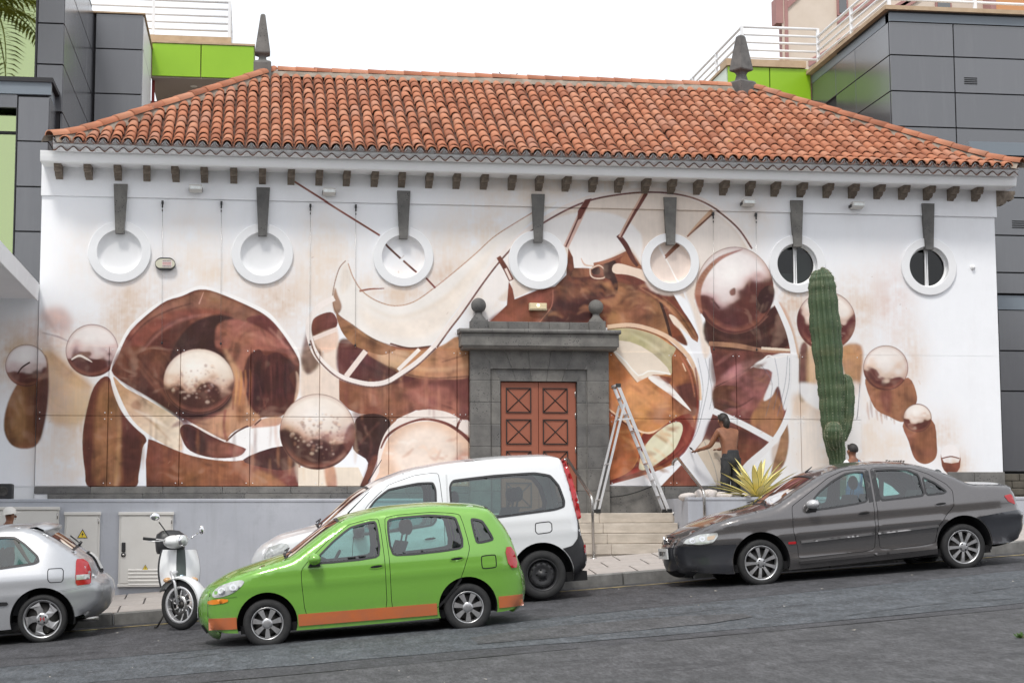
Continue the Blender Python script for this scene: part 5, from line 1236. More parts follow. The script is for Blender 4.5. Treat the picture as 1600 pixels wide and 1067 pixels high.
# set-back panels, reveal, green fascia and terrace
x2a, x2b = x1b+.03, P(224, 60, Y2)[0]
z2 = [P(180, b, Y2)[1] for b in (230, 147, 77, 22)]
panels_front(lb, Y2, [x2a, x2b], z2, M_clad)
m = MB(); m.box((x1b-.3, Y2+.06, 5), (x2b-.05, Y2+3, z2[3]-.02)); m.build('backing', M_gap, lb, world=True)
m = MB(); m.box((x1b-1.5, Y2-.04, z2[3]), (x2b+.03, Y2+3, z2[3]+.03)); m.build('dark_coping', M_beigec, lb, world=True)
Y3 = PX(237, 60, x2b)[0]
panels_side(lb, x2b, [Y2+.05, Y3+.05], [z2[0]-.3, z2[2], z2[3]-.01], M_rail, -1)
x3 = [x2b+.01, P(314, 90, Y3)[0], P(397, 90, Y3)[0]]
z3 = [P(300, 121, Y3)[1], P(300, 69, Y3)[1]]
panels_front(lb, Y3, x3, z3, M_green, name='green_panel')
panels_side(lb, x3[2], [Y3+.05, Y3+1.5, Y3+3], z3, M_green, -1, name='green_panel')
m = MB(); m.box((x2b, Y3+.05, z3[0]-.02), (x3[2]-.05, Y3+3.5, z3[0]+.02)); m.build('soffit', M_soffit, lb, world=True)
m = MB(); m.lathe([(0, z3[0]-.03), (.07, z3[0]-.03), (.08, z3[0]-.02)], (P(303, 124, Y3+.7)[0], Y3+.7, 0), 'z', 12); m.build('downlight', pm('downlight_disc', (.9, .88, .8), rough=.4), lb, world=True)
m = MB(); m.box((x2b-1, Y3+2.2, 5.5), (x3[2]-.05, Y3+2.3, z3[0])); m.build('recess_wall', M_soffit, lb, world=True)
xp, _ = P(239, 150, Y3+.3); m = MB(); m.box((xp-.03, Y3+.3, 5.5), (xp+.03, Y3+.36, z3[0])); m.build('red_post', M_redp, lb, world=True)
m = MB(); m.box((x2b-.4, Y3-.02, z3[1]+.0), (P(397, 70, Y3)[0]+.02, Y3+3, z3[1]+.04)); m.build('terrace_edge', M_beigec, lb, world=True)
xpe = P(361, 60, Y3+.3)[0]
m = MB(); m.box((x2b-.2, Y3+.28, z3[1]+.04), (xpe, Y3+3, P(300, 57, Y3+.3)[1])); m.build('terrace_parapet', M_beigec, lb, world=True)
zr = P(300, 57, Y3+.3)[1]
rl_ = thing('railing', 'white horizontal bar railing on the left terrace above the green fascia', 'railing', (x2b, Y3, zr), group='white terrace railings')
railing(rl_, [(x2b-1.6, Y3+.35, zr), (xpe-.04, Y3+.35, zr), (xpe-.04, Y3+2.6, zr)], 5, P(300, 2, Y3+.35)[1]-zr, 1.35)
# flat canopy over the entrance of that building
CXr = XL-.02; ycan = PX(0, 378, CXr)[0]-1.2
_, c1 = P(54, 443, -.05); _, c0 = P(54, 470, -.05)
can = thing('canopy', 'white flat concrete canopy reaching out left of the mural wall', 'canopy', (CXr-2, -2, c0))
m = MB(); m.box((CXr-6, ycan, c0+.03), (CXr-.02, -.03, c1), bev=.01); m.build('slab', M_stucco, can, world=True)
for i in range(4):
    m = MB(); a, b = ycan+i*(-.05-ycan)/4, ycan+(i+1)*(-.05-ycan)/4; m.box((CXr-.02, a+.003, c0), (CXr+.012, b-.003, c1+.01), bev=.004); m.build('fascia_panel', M_stucco, can, world=True)
# painted wall piece under the canopy, continuing the mural
ws = thing('side_wall_piece', 'white wall under the canopy carrying the left end of the mural', 'wall', (-4, 0, 0))
vs, fs = cdt([(-4.75, ZB), (XL-.01, ZB), (XL-.01, c1), (-4.75, c1)], [], .25)
m = MB(); m.add([(p[0], .03, p[1]) for p in vs], [tuple(f) for f in fs]); o = m.build('painted_face', M_mural, ws, world=True); wall_uv(o)
m = MB(); m.box((-9, .04, -.5), (XL-.01, .2, c1)); m.build('wall_core', M_stucco, ws, world=True)

# ---------------------------------------------------------------- grey clad building, right
rbld = thing('grey_clad_building', 'modern dark grey panel clad building rising behind the right end of the roof', 'building', (12, 5, 0))
Y5 = 3.6
xc = P(1391, 100, Y5)[0]
xj = [xc, P(1491, 100, Y5)[0], P(1640, 100, Y5)[0], P(1790, 100, Y5)[0], P(1940, 100, Y5)[0]]
zj = [P(1450, b, Y5)[1] for b in (700, 560, 420, 320, 260, 199, 144, 88, 36)]
panels_front(rbld, Y5, xj, zj[3:], M_clad)
m = MB(); m.box((xc, Y5-.03, zj[-1]), (xj[-1], Y5+.2, P(1450, 22, Y5)[1])); m.build('trim_band', M_cladl, rbld, world=True)
Yb = PX(1268, 130, xc)[0]
yd = [Y5+.05, PX(1337, 130, xc)[0], PX(1306, 130, xc)[0], Yb]
panels_side(rbld, xc, yd, zj[3:], M_clad, 1, skip=[(2, k) for k in range(0, 4)])
m = MB(); m.box((xc, Y5+.03, zj[-1]), (xc+.1, Yb, P(1450, 22, Y5)[1])); m.build('trim_band', M_cladl, rbld, world=True)
zt5 = P(1450, 22, Y5)[1]
m = MB(); m.box((xc-.12, Y5-.14, zt5+.02), (xj[-1], Y5+3, zt5+.10)); m.box((xc-.12, Y5+3, zt5+.02), (xc+3, Yb+3, zt5+.10)); m.build('terrace_coping', M_beigec, rbld, world=True)
m = MB(); m.box((xc-.02, Y5-.05, zt5-.01), (xj[-1], Y5+3, zt5+.02)); m.build('dark_coping', M_gap, rbld, world=True)
m = MB(); m.box((xc+.06, Y5+.06, 3), (xj[-1], Yb-.3, zt5-.02)); m.build('backing', M_gap, rbld, world=True)
# opening with warm soffit at the far end of the side face
m = MB(); m.box((xc+.9, yd[2]-.2, 6), (xc+1.0, Yb+3, zj[-2])); m.build('recess_wall', M_soff2, rbld, world=True)
m = MB(); m.box((xc-2.5, yd[2], zj[-2]-.34), (xc+.9, Yb+2.5, zj[-2]-.30)); m.build('soffit', M_soffit, rbld, world=True)
# vents
for (px_, py_) in ((1517, 127), ):
    x, z = P(px_, py_, Y5-.01); v = MB()
    for k in range(4): v.box((x-.13, Y5-.012, z-.06+k*.038), (x+.13, Y5-.002, z-.045+k*.038))
    v.build('vent_louvre', M_dark, rbld, world=True)
# nearer lower wing
Y6 = 1.2
xw = P(1556, 400, Y6)[0]; xw = max(xw, XR+.06)
zl = [P(1580, b, Y6)[1] for b in (737, 611, 548, 484)]
panels_front(rbld, Y6, [xw, xw+1.9, xw+3.8], zl, M_clad)
m = MB(); m.box((xw, Y6-.02, zl[-1]), (xw+4, Y6+.1, P(1580, 462, Y6)[1])); m.build('trim_band', M_cladl, rbld, world=True)
zl2 = [P(1580, b, Y6)[1] for b in (460, 427, 369, 310, 252)]
panels_front(rbld, Y6-.06, [xw-.12 if xw-.12 > XR+.05 else XR+.05, xw+1.9, xw+3.8], zl2, M_clad)
m = MB(); m.box((XR+.05, Y6-.1, zl2[-1]), (xw+4, Y5, P(1580, 246, Y6)[1])); m.build('dark_coping', M_gap, rbld, world=True)
m = MB(); m.box((XR+.05, Y6-.16, P(1580, 246, Y6)[1]), (xw+4, Y6+.2, P(1580, 229, Y6)[1])); m.box((XR+.05, Y6-.16, P(1580, 229, Y6)[1]), (xw+4, Y6+.2, P(1580, 226, Y6)[1])); m.build('trim_band', M_cladl, rbld, world=True)
m = MB(); m.box((XR+.05, Y6+.06, -1), (xw+4, Y5-.05, zl2[-1])); m.build('backing', M_gap, rbld, world=True)
x, z = P(1592, 351, Y6-.07); v = MB()
for k in range(4): v.box((x-.12, Y6-.072, z-.06+k*.038), (x+.2, Y6-.062, z-.045+k*.038))
v.build('vent_louvre', M_dark, rbld, world=True)
M_brown = pm('brown_block_stone', (.085, .075, .06), (.14, .125, .10), 7, .9, bump=.5, bscale=40, bdist=.01)
rb2 = np.random.RandomState(4)
for j in range(4):
    x = XR+.03-.12*(j % 2)
    z0 = .40+.125*j
    while x < XR+1.6:
        w = .3*(.8+.4*rb2.rand()); m = MB(); m.box((max(x, XR+.03)+.004, Y6-.16-.01*rb2.rand(), z0+.004), (x+w-.004, Y6+.02, z0+.121), bev=.008); m.build('base_stone', M_brown, rbld, world=True); x += w
# green fascia, terrace and its railings
xg = [P(1137, 130, Yb)[0], P(1203, 130, Yb)[0], xc-.01]
zg = [P(1210, 156, Yb)[1], P(1210, 106, Yb)[1]]
panels_front(rbld, Yb, xg, zg, M_green, name='green_panel')
m = MB(); m.box((xg[0]+.02, Yb+.045, zg[0]), (xg[2], Yb+.06, zg[1])); m.build('backing', M_gap, rbld, world=True)
panels_side(rbld, xg[0], [Yb+.07, Yb+2.5, Yb+5, Yb+9], zg, pm('pale_side_panel', (.62, .70, .60), rough=.5), 1, name='side_panel')
m = MB(); m.box((xg[0], Yb+.05, zg[0]-.03), (xc+.9, Yb+3, zg[0])); m.build('soffit', M_soffit, rbld, world=True)
zp_ = P(1210, 95, Yb)[1]
m = MB(); m.box((xg[0]-.03, Yb-.05, zg[1]+.005), (xc-.13, Yb+.5, zp_)); m.box((xg[0]-.03, Yb+.5, zg[1]+.005), (xg[0]+.3, Yb+9, zg[1]+.06)); m.build('terrace_coping', M_beigec, rbld, world=True)
r2 = thing('railing', 'white horizontal bar railing round the right terrace above the green fascia', 'railing', (xg[0], Yb, zp_), group='white terrace railings')
hR = P(1210, 43, Yb+.2)[1]-zp_
xq = P(1161, 90, Yb+.2)[0]
railing(r2, [(xq, Yb+9, zp_-.05), (xq, Yb+.25, zp_-.05), (xc+.25, Yb+.25, zp_-.05)], 5, hR+.05, 2.0)
r3 = thing('railing', 'white horizontal bar railing along the top of the dark grey right block', 'railing', (xc, Y5, zt5), group='white terrace railings')
railing(r3, [(xc+.2, Yb+.1, zt5+.1), (xc+.2, Y5+.5, zt5+.1), (xj[-1], Y5+.5, zt5+.1)], 5, hR, 2.0)

# ---------------------------------------------------------------- pale apartment block far behind
ap = thing('apartment_building', 'pale beige apartment block with pink bands behind the right terrace', 'building', (16, 24, 0))
M_beigew = pm('beige_render', (.62, .53, .44), (.68, .59, .50), 2, .85)
M_pink = pm('dusty_pink_render', (.36, .19, .18), (.41, .23, .21), 2, .85)
YA = 16
def AX(px): return P(px, 50, YA)[0]
def AZ_(py): return P(1300, py, YA)[1]
m = MB(); k_ = (YA+10+CAMD)/(YA+CAMD)*1.02; m.prism([(AX(1222), YA), (AX(1700), YA), (AX(1700)*k_, YA+10), (AX(1222)*k_, YA+10)], 'z', 0, AZ_(-60)); m.build('wall', M_beigew, ap, world=True)
m = MB(); m.box((AX(1213), YA-.02, AZ_(40)), (AX(1224), YA+.4, AZ_(18)+.3)); m.build('corner_box', M_pink, ap, world=True)
m = MB(); m.box((AX(1226), YA-.04, 2), (AX(1231), YA+.5, AZ_(-60))); m.build('pink_band', M_pink, ap, world=True)
m = MB(); m.prism([(AX(1231), AZ_(17)), (AX(1251), AZ_(-2)), (AX(1251), AZ_(-12)), (AX(1231), AZ_(6))], 'y', YA-.05, YA+.02); m.build('pink_band', M_pink, ap, world=True)
for (a, b, c, d) in ((1308, -30, 1325, 25), (1462, -5, 1487, 12)):
    m = MB(); m.box((AX(a), YA-.06, AZ_(d)), (AX(c), YA+.02, AZ_(b))); w = m.build('window', M_pink, ap, world=True)
    m = MB(); m.box((AX(a)+.05, YA-.08, AZ_(d)+.06), (AX(c)-.05, YA-.061, AZ_(b)-.05)); m.build('pane', glassmat('pane_glass', (.1, .12, .13), 2.0), w, world=True)
for (a, b) in ((96, 106), (62, 72), (28, 38)):
    z0, z1 = AZ_(b), AZ_(a); xa, xb = AX(1262 if a > 90 else 1308), AX(1440)
    m = MB(); m.prism([(xa, z0), (xb, z0+(xb-xa)*.62), (xb, z1+(xb-xa)*.62), (xa, z1)], 'y', YA-.05, YA+.02); m.build('pink_band', M_pink, ap, world=True)
m = MB(); m.box((AX(1545), YA-.5, 2), (AX(1680), YA+.02, AZ_(-60))); m.build('orange_panel', pm('orange_render', (.6, .29, .13), rough=.8), ap, world=True)
m = MB(); m.box((AX(1537), YA-.52, 2), (AX(1545), YA+.02, AZ_(-60))); m.build('pink_band', M_pink, ap, world=True)
# ---------------------------------------------------------------- vehicles
def paintmat(name, c, metal=.0, rough=.3, flake=.05, dirt=.25):
    if name in MATS: return MATS[name]
    k = NT(name); co = k.coord(); a = tuple(v*(1-flake) for v in c); b = tuple(min(1, v*(1+flake)) for v in c)
    col = k.ramp(k.noise(co, 300, 2), [(.4, a), (.6, b)])
    sz = k.n('ShaderNodeSeparateXYZ'); k.l(co, sz.inputs[0])
    low = k.ramp(sz.outputs['Z'], [(.18, 1.0), (.55, 0.0)]); dn = k.ramp(k.noise(co, 5, 6, .7), [(.35, 0.0), (.7, dirt)])
    k.col(k.mix(k.mix(1, low, dn, 'MULTIPLY'), col, (.12, .11, .10))); k.set(Metallic=metal, Roughness=rough)
    k.b.inputs['Coat Weight'].default_value = .9; k.b.inputs['Coat Roughness'].default_value = .04
    k.bump(k.noise(co, 2.2, 2), .04, .02)
    MATS[name] = k.m; return k.m
M_tyre = pm('tyre_rubber', (.014, .014, .015), (.024, .024, .024), 14, .8, bump=.2, bscale=90)
M_alloy = pm('alloy_wheel', (.50, .50, .51), (.58, .58, .58), 20, .3, .85, dirt=.35, dirtc=(.12, .11, .10))
M_disc = pm('dark_brake_steel', (.05, .048, .046), (.09, .085, .08), 20, .5, .7)
M_glass = glassmat('green_car_glass', (.50, .74, .71), 1.3)
M_wind = glassmat('windscreen_glass', (.55, .66, .62), 1.3)
M_seat = pm('dark_seat_fabric', (.045, .048, .05), (.06, .062, .065), 10, .9)
M_trim = pm('cabin_trim', (.03, .031, .033), (.045, .045, .047), 6, .7)
M_red = pm('red_lamp_lens', (.45, .008, .012), (.35, .006, .01), 25, .12, coat=.6)
M_clear = pm('clear_lamp_lens', (.62, .64, .62), (.42, .43, .42), 14, .12, .3, coat=.8)
M_amber = pm('amber_lens', (.8, .25, .02), rough=.15, coat=.6)
M_smoke = pm('smoked_lens', (.05, .03, .03), rough=.15, coat=.6)
M_plate = pm('number_plate', (.62, .63, .62), rough=.4)
M_ink = pm('black_ink', (.015, .015, .018), rough=.5)
def text_mesh(s, size):
    cu = bpy.data.curves.new('lettering', 'FONT'); cu.body = s; cu.size = size; cu.align_x = 'CENTER'; cu.align_y = 'CENTER'; cu.extrude = .0008
    o = bpy.data.objects.new('lettering', cu); COL.objects.link(o); bpy.context.view_layer.update()
    me = bpy.data.meshes.new_from_object(o.evaluated_get(bpy.context.evaluated_depsgraph_get()))
    bpy.data.objects.remove(o); bpy.data.curves.remove(cu); return me
def text_obj(name, s, size, mat, parent, mw):
    me = text_mesh(s, size); me.materials.clear(); me.materials.append(mat); me.transform(mw)
    o = bpy.data.objects.new(name, me); COL.objects.link(o); o.parent = parent; ORG[o.name] = ORG.get(parent.name, (0, 0, 0)); return o
def inset(poly, d):
    n = len(poly); p = np.array([q[:2] for q in poly], float)
    ar = (p[:, 0]*np.roll(p[:, 1], -1)-np.roll(p[:, 0], -1)*p[:, 1]).sum(); s = 1 if ar > 0 else -1
    t = np.roll(p, -1, 0)-np.roll(p, 1, 0); t /= np.linalg.norm(t, axis=1)[:, None]+1e-9
    return [tuple(a) for a in p+np.stack([-t[:, 1], t[:, 0]], 1)*d*s]
def soft(p, it):
    for k in range(it):
        f = .90 if k == 0 else .75; q = []; n = len(p)
        for i in range(n):
            a, b = p[i], p[(i+1) % n]; q += [tuple(f*a[j]+(1-f)*b[j] for j in (0, 1)), tuple((1-f)*a[j]+f*b[j] for j in (0, 1))]
        p = q
    return p
class Car:
    def __init__(s, name, label, Yf, W, contact, cat='car', group=None):
        s.Yf, s.W = Yf, W
        X0, Z0 = P(*contact, Yf); s.X0, s.Z0 = X0, Z0
        s.root = thing(name, label, cat, (X0, Yf+W, Z0), (0, -TH, 0), group); ORG[s.root.name] = (0, 0, 0)
        s.tap = None; s.zb = .8; s.tum = .3; s.low = .05; s.r = .09; s.crease = None; s.zk = 0
    def T(s, px, py, dy=0):
        X, Z = P(px, py, s.Yf+dy); dx, dz = X-s.X0, Z-s.Z0
        return (dx*math.cos(TH)+dz*math.sin(TH), -dx*math.sin(TH)+dz*math.cos(TH))
    def poly(s, pts, it=2):
        q = [s.T(*p) for p in pts]; return soft(q, it) if it else q
    def silhouette(s, pts, local=False, it=2):
        """pts: (px,py,dy,tag) clockwise; tag names what runs from this point to the next"""
        q = [(*(s.T(p[0], p[1], p[2]) if not local else p[:2]), p[-1]) for p in pts]
        for _ in range(it):
            o = []; n = len(q)
            for i in range(n):
                a, b = q[i], q[(i+1) % n]
                if a[2] == 'none' and q[i-1][2] == 'none' and False: pass
                o.append((.84*a[0]+.16*b[0], .84*a[1]+.16*b[1], a[2])); o.append((.16*a[0]+.84*b[0], .16*a[1]+.84*b[1], a[2]))
            # corner pieces take the tag of the segment that follows
            for i in range(1, len(o), 2): o[i] = (o[i][0], o[i][1], q[((i-1)//2+1) % n][2] if q[((i-1)//2+1) % n][2] != 'none' else o[i][2])
            q = o
        d = []
        for i in range(len(q)):
            a, b = q[i], q[(i+1) % len(q)]; k = max(1, int(math.dist(a[:2], b[:2])/.05))
            d += [(a[0]+(b[0]-a[0])*j/k, a[1]+(b[1]-a[1])*j/k, a[2]) for j in range(k)]
        s.sil = d
        # rotate so that the uncapped run comes last
        i0 = next(i for i in range(len(d)) if d[i-1][2] == 'none' and d[i][2] != 'none')
        d = d[i0:]+d[:i0]; s.sil = d
        s.cap = [p for p in d if p[2] != 'none']; k = len(s.cap)
        s.capline = np.array([p[:2] for p in s.cap]+[d[k % len(d)][:2]])
        s.xmin, s.xmax = min(p[0] for p in d), max(p[0] for p in d)
    def yv(s, xz):
        xz = np.asarray(xz, float); x, z = xz[:, 0], xz[:, 1]
        w = s.W*np.ones(len(x))
        kf, lf, pf, kr, lr, pr = s.tap
        w = w-kf*np.clip(1-(x-s.xmin)/lf, 0, 1)**pf-kr*np.clip(1-(s.xmax-x)/lr, 0, 1)**pr
        zb = s.zb+s.zk*x
        w = w-s.tum*np.clip(z-zb, 0, 9)-.10*np.clip(z-zb, 0, 9)**2-s.low*np.clip((zb-z)/zb, 0, 1.2)**2.2
        if s.crease:
            for (zc, kx, amp, wd) in s.crease: w = w+amp*np.exp(-((z-zc-kx*x)/wd)**2)
        d = seg_dist(xz, s.capline, False); r = s.r
        w = w-r*(1-np.sqrt(1-(1-np.clip(d/r, 0, 1))**2))
        return w
    def extra(s):
        p = s.capline; t = np.gradient(p, axis=0); t /= np.linalg.norm(t, axis=1)[:, None]+1e-9
        n = np.stack([t[:, 1], -t[:, 0]], 1)  # inward for a clockwise outline
        return [tuple(a) for o in (.0035, .012, .028, .05, .075) for a in (p+n*o*s.r/.09)]
    def skin(s, m, outline, holes, off=0, step=.052, mi=0, sides=(-1, 1), es=.04, extra=True):
        vs, fs = cdt(outline, holes, step, s.extra() if extra else (), es)
        y = s.yv(vs)+off
        for sg in sides:
            m.add([(a, sg*b, c) for (a, c), b in zip(vs, y)], [tuple(f) if sg < 0 else tuple(f[::-1]) for f in fs], mi, True)
        return m
    def band(s, m, poly, win, wout, off, mi=0, sides=(-1, 1)):
        poly = resample(poly, .03); a, b = inset(poly, win), inset(poly, -wout)
        ya, yb = s.yv(a)+off, s.yv(b)+off
        for sg in sides:
            m.grid([[(p[0], sg*y, p[1]) for p, y in zip(a+a[:1], list(ya)+[ya[0]])], [(p[0], sg*y, p[1]) for p, y in zip(b+b[:1], list(yb)+[yb[0]])]], mi, True)
        return m
    def captab(s, bul):
        c = s.capline; s.ye = s.yv(c); t = np.gradient(c, axis=0); t /= np.linalg.norm(t, axis=1)[:, None]+1e-9
        s.cn = np.stack([-t[:, 1], t[:, 0]], 1)
        b = np.array([bul[p[2]] for p in s.cap]+[bul[s.cap[-1][2]]], float)
        k = np.array([1, 2, 3, 4, 3, 2, 1.]); b = np.convolve(np.pad(b, 3, mode='edge'), k/k.sum(), 'valid'); s.cb = b
        s.cl = np.concatenate([[0], np.cumsum(np.linalg.norm(np.diff(c, axis=0), axis=1))])
    def capP(s, u, t, off=0):
        f = lambda a: np.interp(u, s.cl, a)
        x, z, ye, nx, nz, b = f(s.capline[:, 0]), f(s.capline[:, 1]), f(s.ye), f(s.cn[:, 0]), f(s.cn[:, 1]), f(s.cb)
        h = b*(1-abs(t)**2.2)+off
        return (float(x+nx*h), float(t*ye), float(z+nz*h))
    def span(s, tag):
        ix = [i for i, p in enumerate(s.cap) if p[2] == tag]; return float(s.cl[ix[0]]), float(s.cl[ix[-1]+1])
    def capstrip(s, m, u0, u1, t0, t1, off=0, n=None, nt_=12, mi=0):
        n = n or max(2, int((u1-u0)/.05)); us = np.linspace(u0, u1, n+1)
        m.grid([[s.capP(u, t, off) for t in np.linspace(t0, t1, nt_+1)] for u in us], mi, True); return m
    def body(s, mat, cuts=(), wins=(), arches=(), glass=(), bul={}, capmats={}, seal=True, inner=.035):
        """cuts: (name, polygon, material, windows, sides_as_objects); glass: tags of the cap that are windows"""
        s.captab(bul); out = [p[:2] for p in s.sil]
        arc = [circle(x, z, r, 40) for x, z, r in arches]
        allw = list(wins)+[w for c in cuts for w in c[3]]
        m = MB(); s.skin(m, out, [c[1] for c in cuts]+list(wins)+arc, es=.062)
        tags = []
        for p in s.cap:
            if p[2] not in tags: tags.append(p[2])
        for tg in tags:
            u0, u1 = s.span(tg)
            if tg in glass: s.capstrip(m, u0, u1, -1, -.90, nt_=2); s.capstrip(m, u0, u1, .90, 1, nt_=2)
            elif tg not in capmats: s.capstrip(m, u0, u1, -1, 1)
        b = m.build('body', mat, s.root, merge=.0015); s.bodyo = b
        for tg, (nm, mm) in capmats.items():
            if tg in tags: u0, u1 = s.span(tg); s.capstrip(MB(), u0, u1, -1, 1).build(nm, mm, s.root) if False else s.capstrip(m2 := MB(), u0, u1, -1, 1) and m2.build(nm, mm, s.root)
        for tg in glass:
            u0, u1 = s.span(tg); m2 = MB(); s.capstrip(m2, u0+.02, u1-.02, -.895, .895, -.004); g_ = m2.build('windscreen' if tg == 'glassF' else 'rear_window', M_wind, s.root)
            m2 = MB(); s.capstrip(m2, u0-.005, u0+.035, -.9, .9, .002); s.capstrip(m2, u1-.03, u1+.005, -.9, .9, .002); s.capstrip(m2, u0, u1, -.905, -.875, .002, nt_=2); s.capstrip(m2, u0, u1, .875, .905, .002, nt_=2)
            m2.build('seal', M_blackpl, g_)
        for c in cuts:
            for sg in (-1, 1):
                m2 = MB(); s.skin(m2, inset(c[1], .007), c[3]+arc, 0, sides=(sg,)); d = m2.build(c[0], c[2], s.root)
                for w in c[3]:
                    m2 = MB(); s.skin(m2, inset(w, -.004), [], -.010, step=.12, sides=(sg,), extra=False); m2.build('window', M_glass, d)
                    m2 = MB(); s.band(m2, w, .013, .012, .005, sides=(sg,)); s.band(m2, w, .014, .045, -.016, sides=(sg,)); m2.build('window_seal', M_blackpl, d)
        for w in wins:
            for sg in (-1, 1):
                m2 = MB(); s.skin(m2, inset(w, -.004), [], -.010, step=.12, sides=(sg,), extra=False); w_ = m2.build('side_window', M_glass, s.root)
                m2 = MB(); s.band(m2, w, .016, .012, .005, sides=(sg,)); s.band(m2, w, .017, .045, -.016, sides=(sg,)); m2.build('window_seal', M_blackpl, w_)
        for c in cuts:
            for sg in (-1, 1): m2 = MB(); s.band(m2, c[1], .014, .014, -.010, sides=(sg,)); m2.build('shut_line', M_dark, b)
        # wheel housings and floor
        for (x, z, r) in arches:
            for sg in (-1, 1):
                m2 = MB(); pr_ = []
                for yy in (s.W-.02, s.W-.30):
                    pr_.append([(x+r*math.cos(a), sg*yy, z+r*math.sin(a)) for a in np.linspace(-.25, math.pi+.25, 22)])
                m2.grid(pr_); m2.add([pr_[1][i] for i in range(22)], [tuple(range(22))]); m2.build('wheel_housing', M_dark, s.root, merge=.0005)
    def floor(s, x0, x1, z0, z1, wi=None):
        m = MB(); w = wi or s.W-.12; m.box((x0, -w, z0), (x1, w, z1)); m.build('underbody', M_dark, s.root)
    def patch(s, name, poly, mat, off=.006, sides=(-1, 1), thick=True, par=None):
        m = MB(); vs, fs = cdt(poly, [], .06, (), .03); y = s.yv(vs)+off
        for sg in sides:
            m.add([(a, sg*b, c) for (a, c), b in zip(vs, y)], [tuple(f) for f in fs], 0, True)
            if thick:
                e = resample(poly, .03); ye = s.yv(e)
                m.grid([[(p[0], sg*(q+off), p[1]) for p, q in zip(e+e[:1], list(ye)+[ye[0]])], [(p[0], sg*(q-.02), p[1]) for p, q in zip(e+e[:1], list(ye)+[ye[0]])]])
        return m.build(name, mat, par or s.root)
    def both(s, name, poly, mat, off=.006, par=None):
        for sg in (-1, 1): s.patch(name, poly, mat, off, (sg,), par=par)
    def wheels(s, xs, z, r, rim_r, style, w=.19, inset_=.03, emblem=None):
        base = None
        for x in xs:
            for sg in (-1, 1):
                c = (x, sg*(s.W-inset_-w/2), z)
                make_wheel(s.root, c, r, rim_r, style, w, sg, emblem)
    def seats(s, rows, z, wseat=.46, recl=.25, hr=True):
        for (x, ys) in rows:
            for y in ys:
                m = MB(); m.prism([(x, z), (x+.5, z+.04), (x+.52, z-.10), (x, z-.12)], 'y', y-wseat/2, y+wseat/2)
                q = [(x+.42, z), (x+.52, z-.02), (x+.52+recl, z+.58), (x+.44+recl, z+.60)]; m.prism(q, 'y', y-wseat/2+.02, y+wseat/2-.02)
                o = m.build('seat', M_seat, s.root)
                if hr:
                    m = MB(); m.ball((x+.54+recl, y, z+.76), (.06, .13, .10), seg=14, rings=8); m.tube([(x+.5+recl, y-.05, z+.58), (x+.53+recl, y-.05, z+.7)], .008, 5); m.tube([(x+.5+recl, y+.05, z+.58), (x+.53+recl, y+.05, z+.7)], .008, 5); m.build('headrest', M_seat, o)
    def dash(s, x, z, y_wheel, w=None):
        w = w or s.W-.14
        m = MB(); m.prism([(x-.25, z-.35), (x-.35, z+.02), (x-.05, z+.05), (x+.10, z-.06), (x+.08, z-.35)], 'y', -w, w); d = m.build('dashboard', M_trim, s.root)
        m = MB(); c = Vector((x+.22, y_wheel, z+.0)); ax = Vector((-.85, 0, .5)).normalized(); u = Vector((0, 1, 0)); v = ax.cross(u)
        m.tube([c+(u*math.cos(a)+v*math.sin(a))*.185 for a in np.linspace(0, 2*math.pi, 24, endpoint=False)], .016, 6, closed=True)
        for a in (0, 2.1, 4.2): m.tube([c, c+(u*math.cos(a)+v*math.sin(a))*.18], .018, 5)
        m.tube([c, c+ax*.3], .03, 6); m.build('steering_wheel', M_trim, d)
    def mirror(s, x, z, mat, size=(.07, .085, .06), stalk=True):
        for sg in (-1, 1):
            yb = float(s.yv([(x, z)])[0])
            m = MB(); m.ball((x, sg*(yb+.10), z+.03), (size[0], size[1], size[2]), seg=18, rings=10); o = m.build('wing_mirror', mat, s.root)
            m = MB(); m.prism([(x-.08, z-.06), (x+.07, z-.06), (x+.05, z+.01), (x-.02, z+.03)], 'y', sg*(yb-.02), sg*(yb+.06)); m.build('mirror_foot', M_blackpl, o)
            m = MB(); m.add([(x+size[0]*.72, sg*(yb+.10)+.07*math.cos(a), z+.03+.05*math.sin(a)) for a in np.linspace(0, 2*math.pi, 16, endpoint=False)], [tuple(range(16))]); m.build('mirror_glass', M_chrome, o)
    def handle(s, x, z, dark=True, w=.17, h=.055):
        for sg in (-1, 1):
            poly = chaikin([(x-w/2, z-h/2), (x+w/2, z-h/2+.01), (x+w/2, z+h/2+.01), (x-w/2, z+h/2)], 2)
            o = s.patch('door_handle', poly, s.bodyo.data.materials[0], .006, (sg,)); 
            s.patch('handle_recess', inset(poly, .013), M_dark, .008, (sg,), par=o)
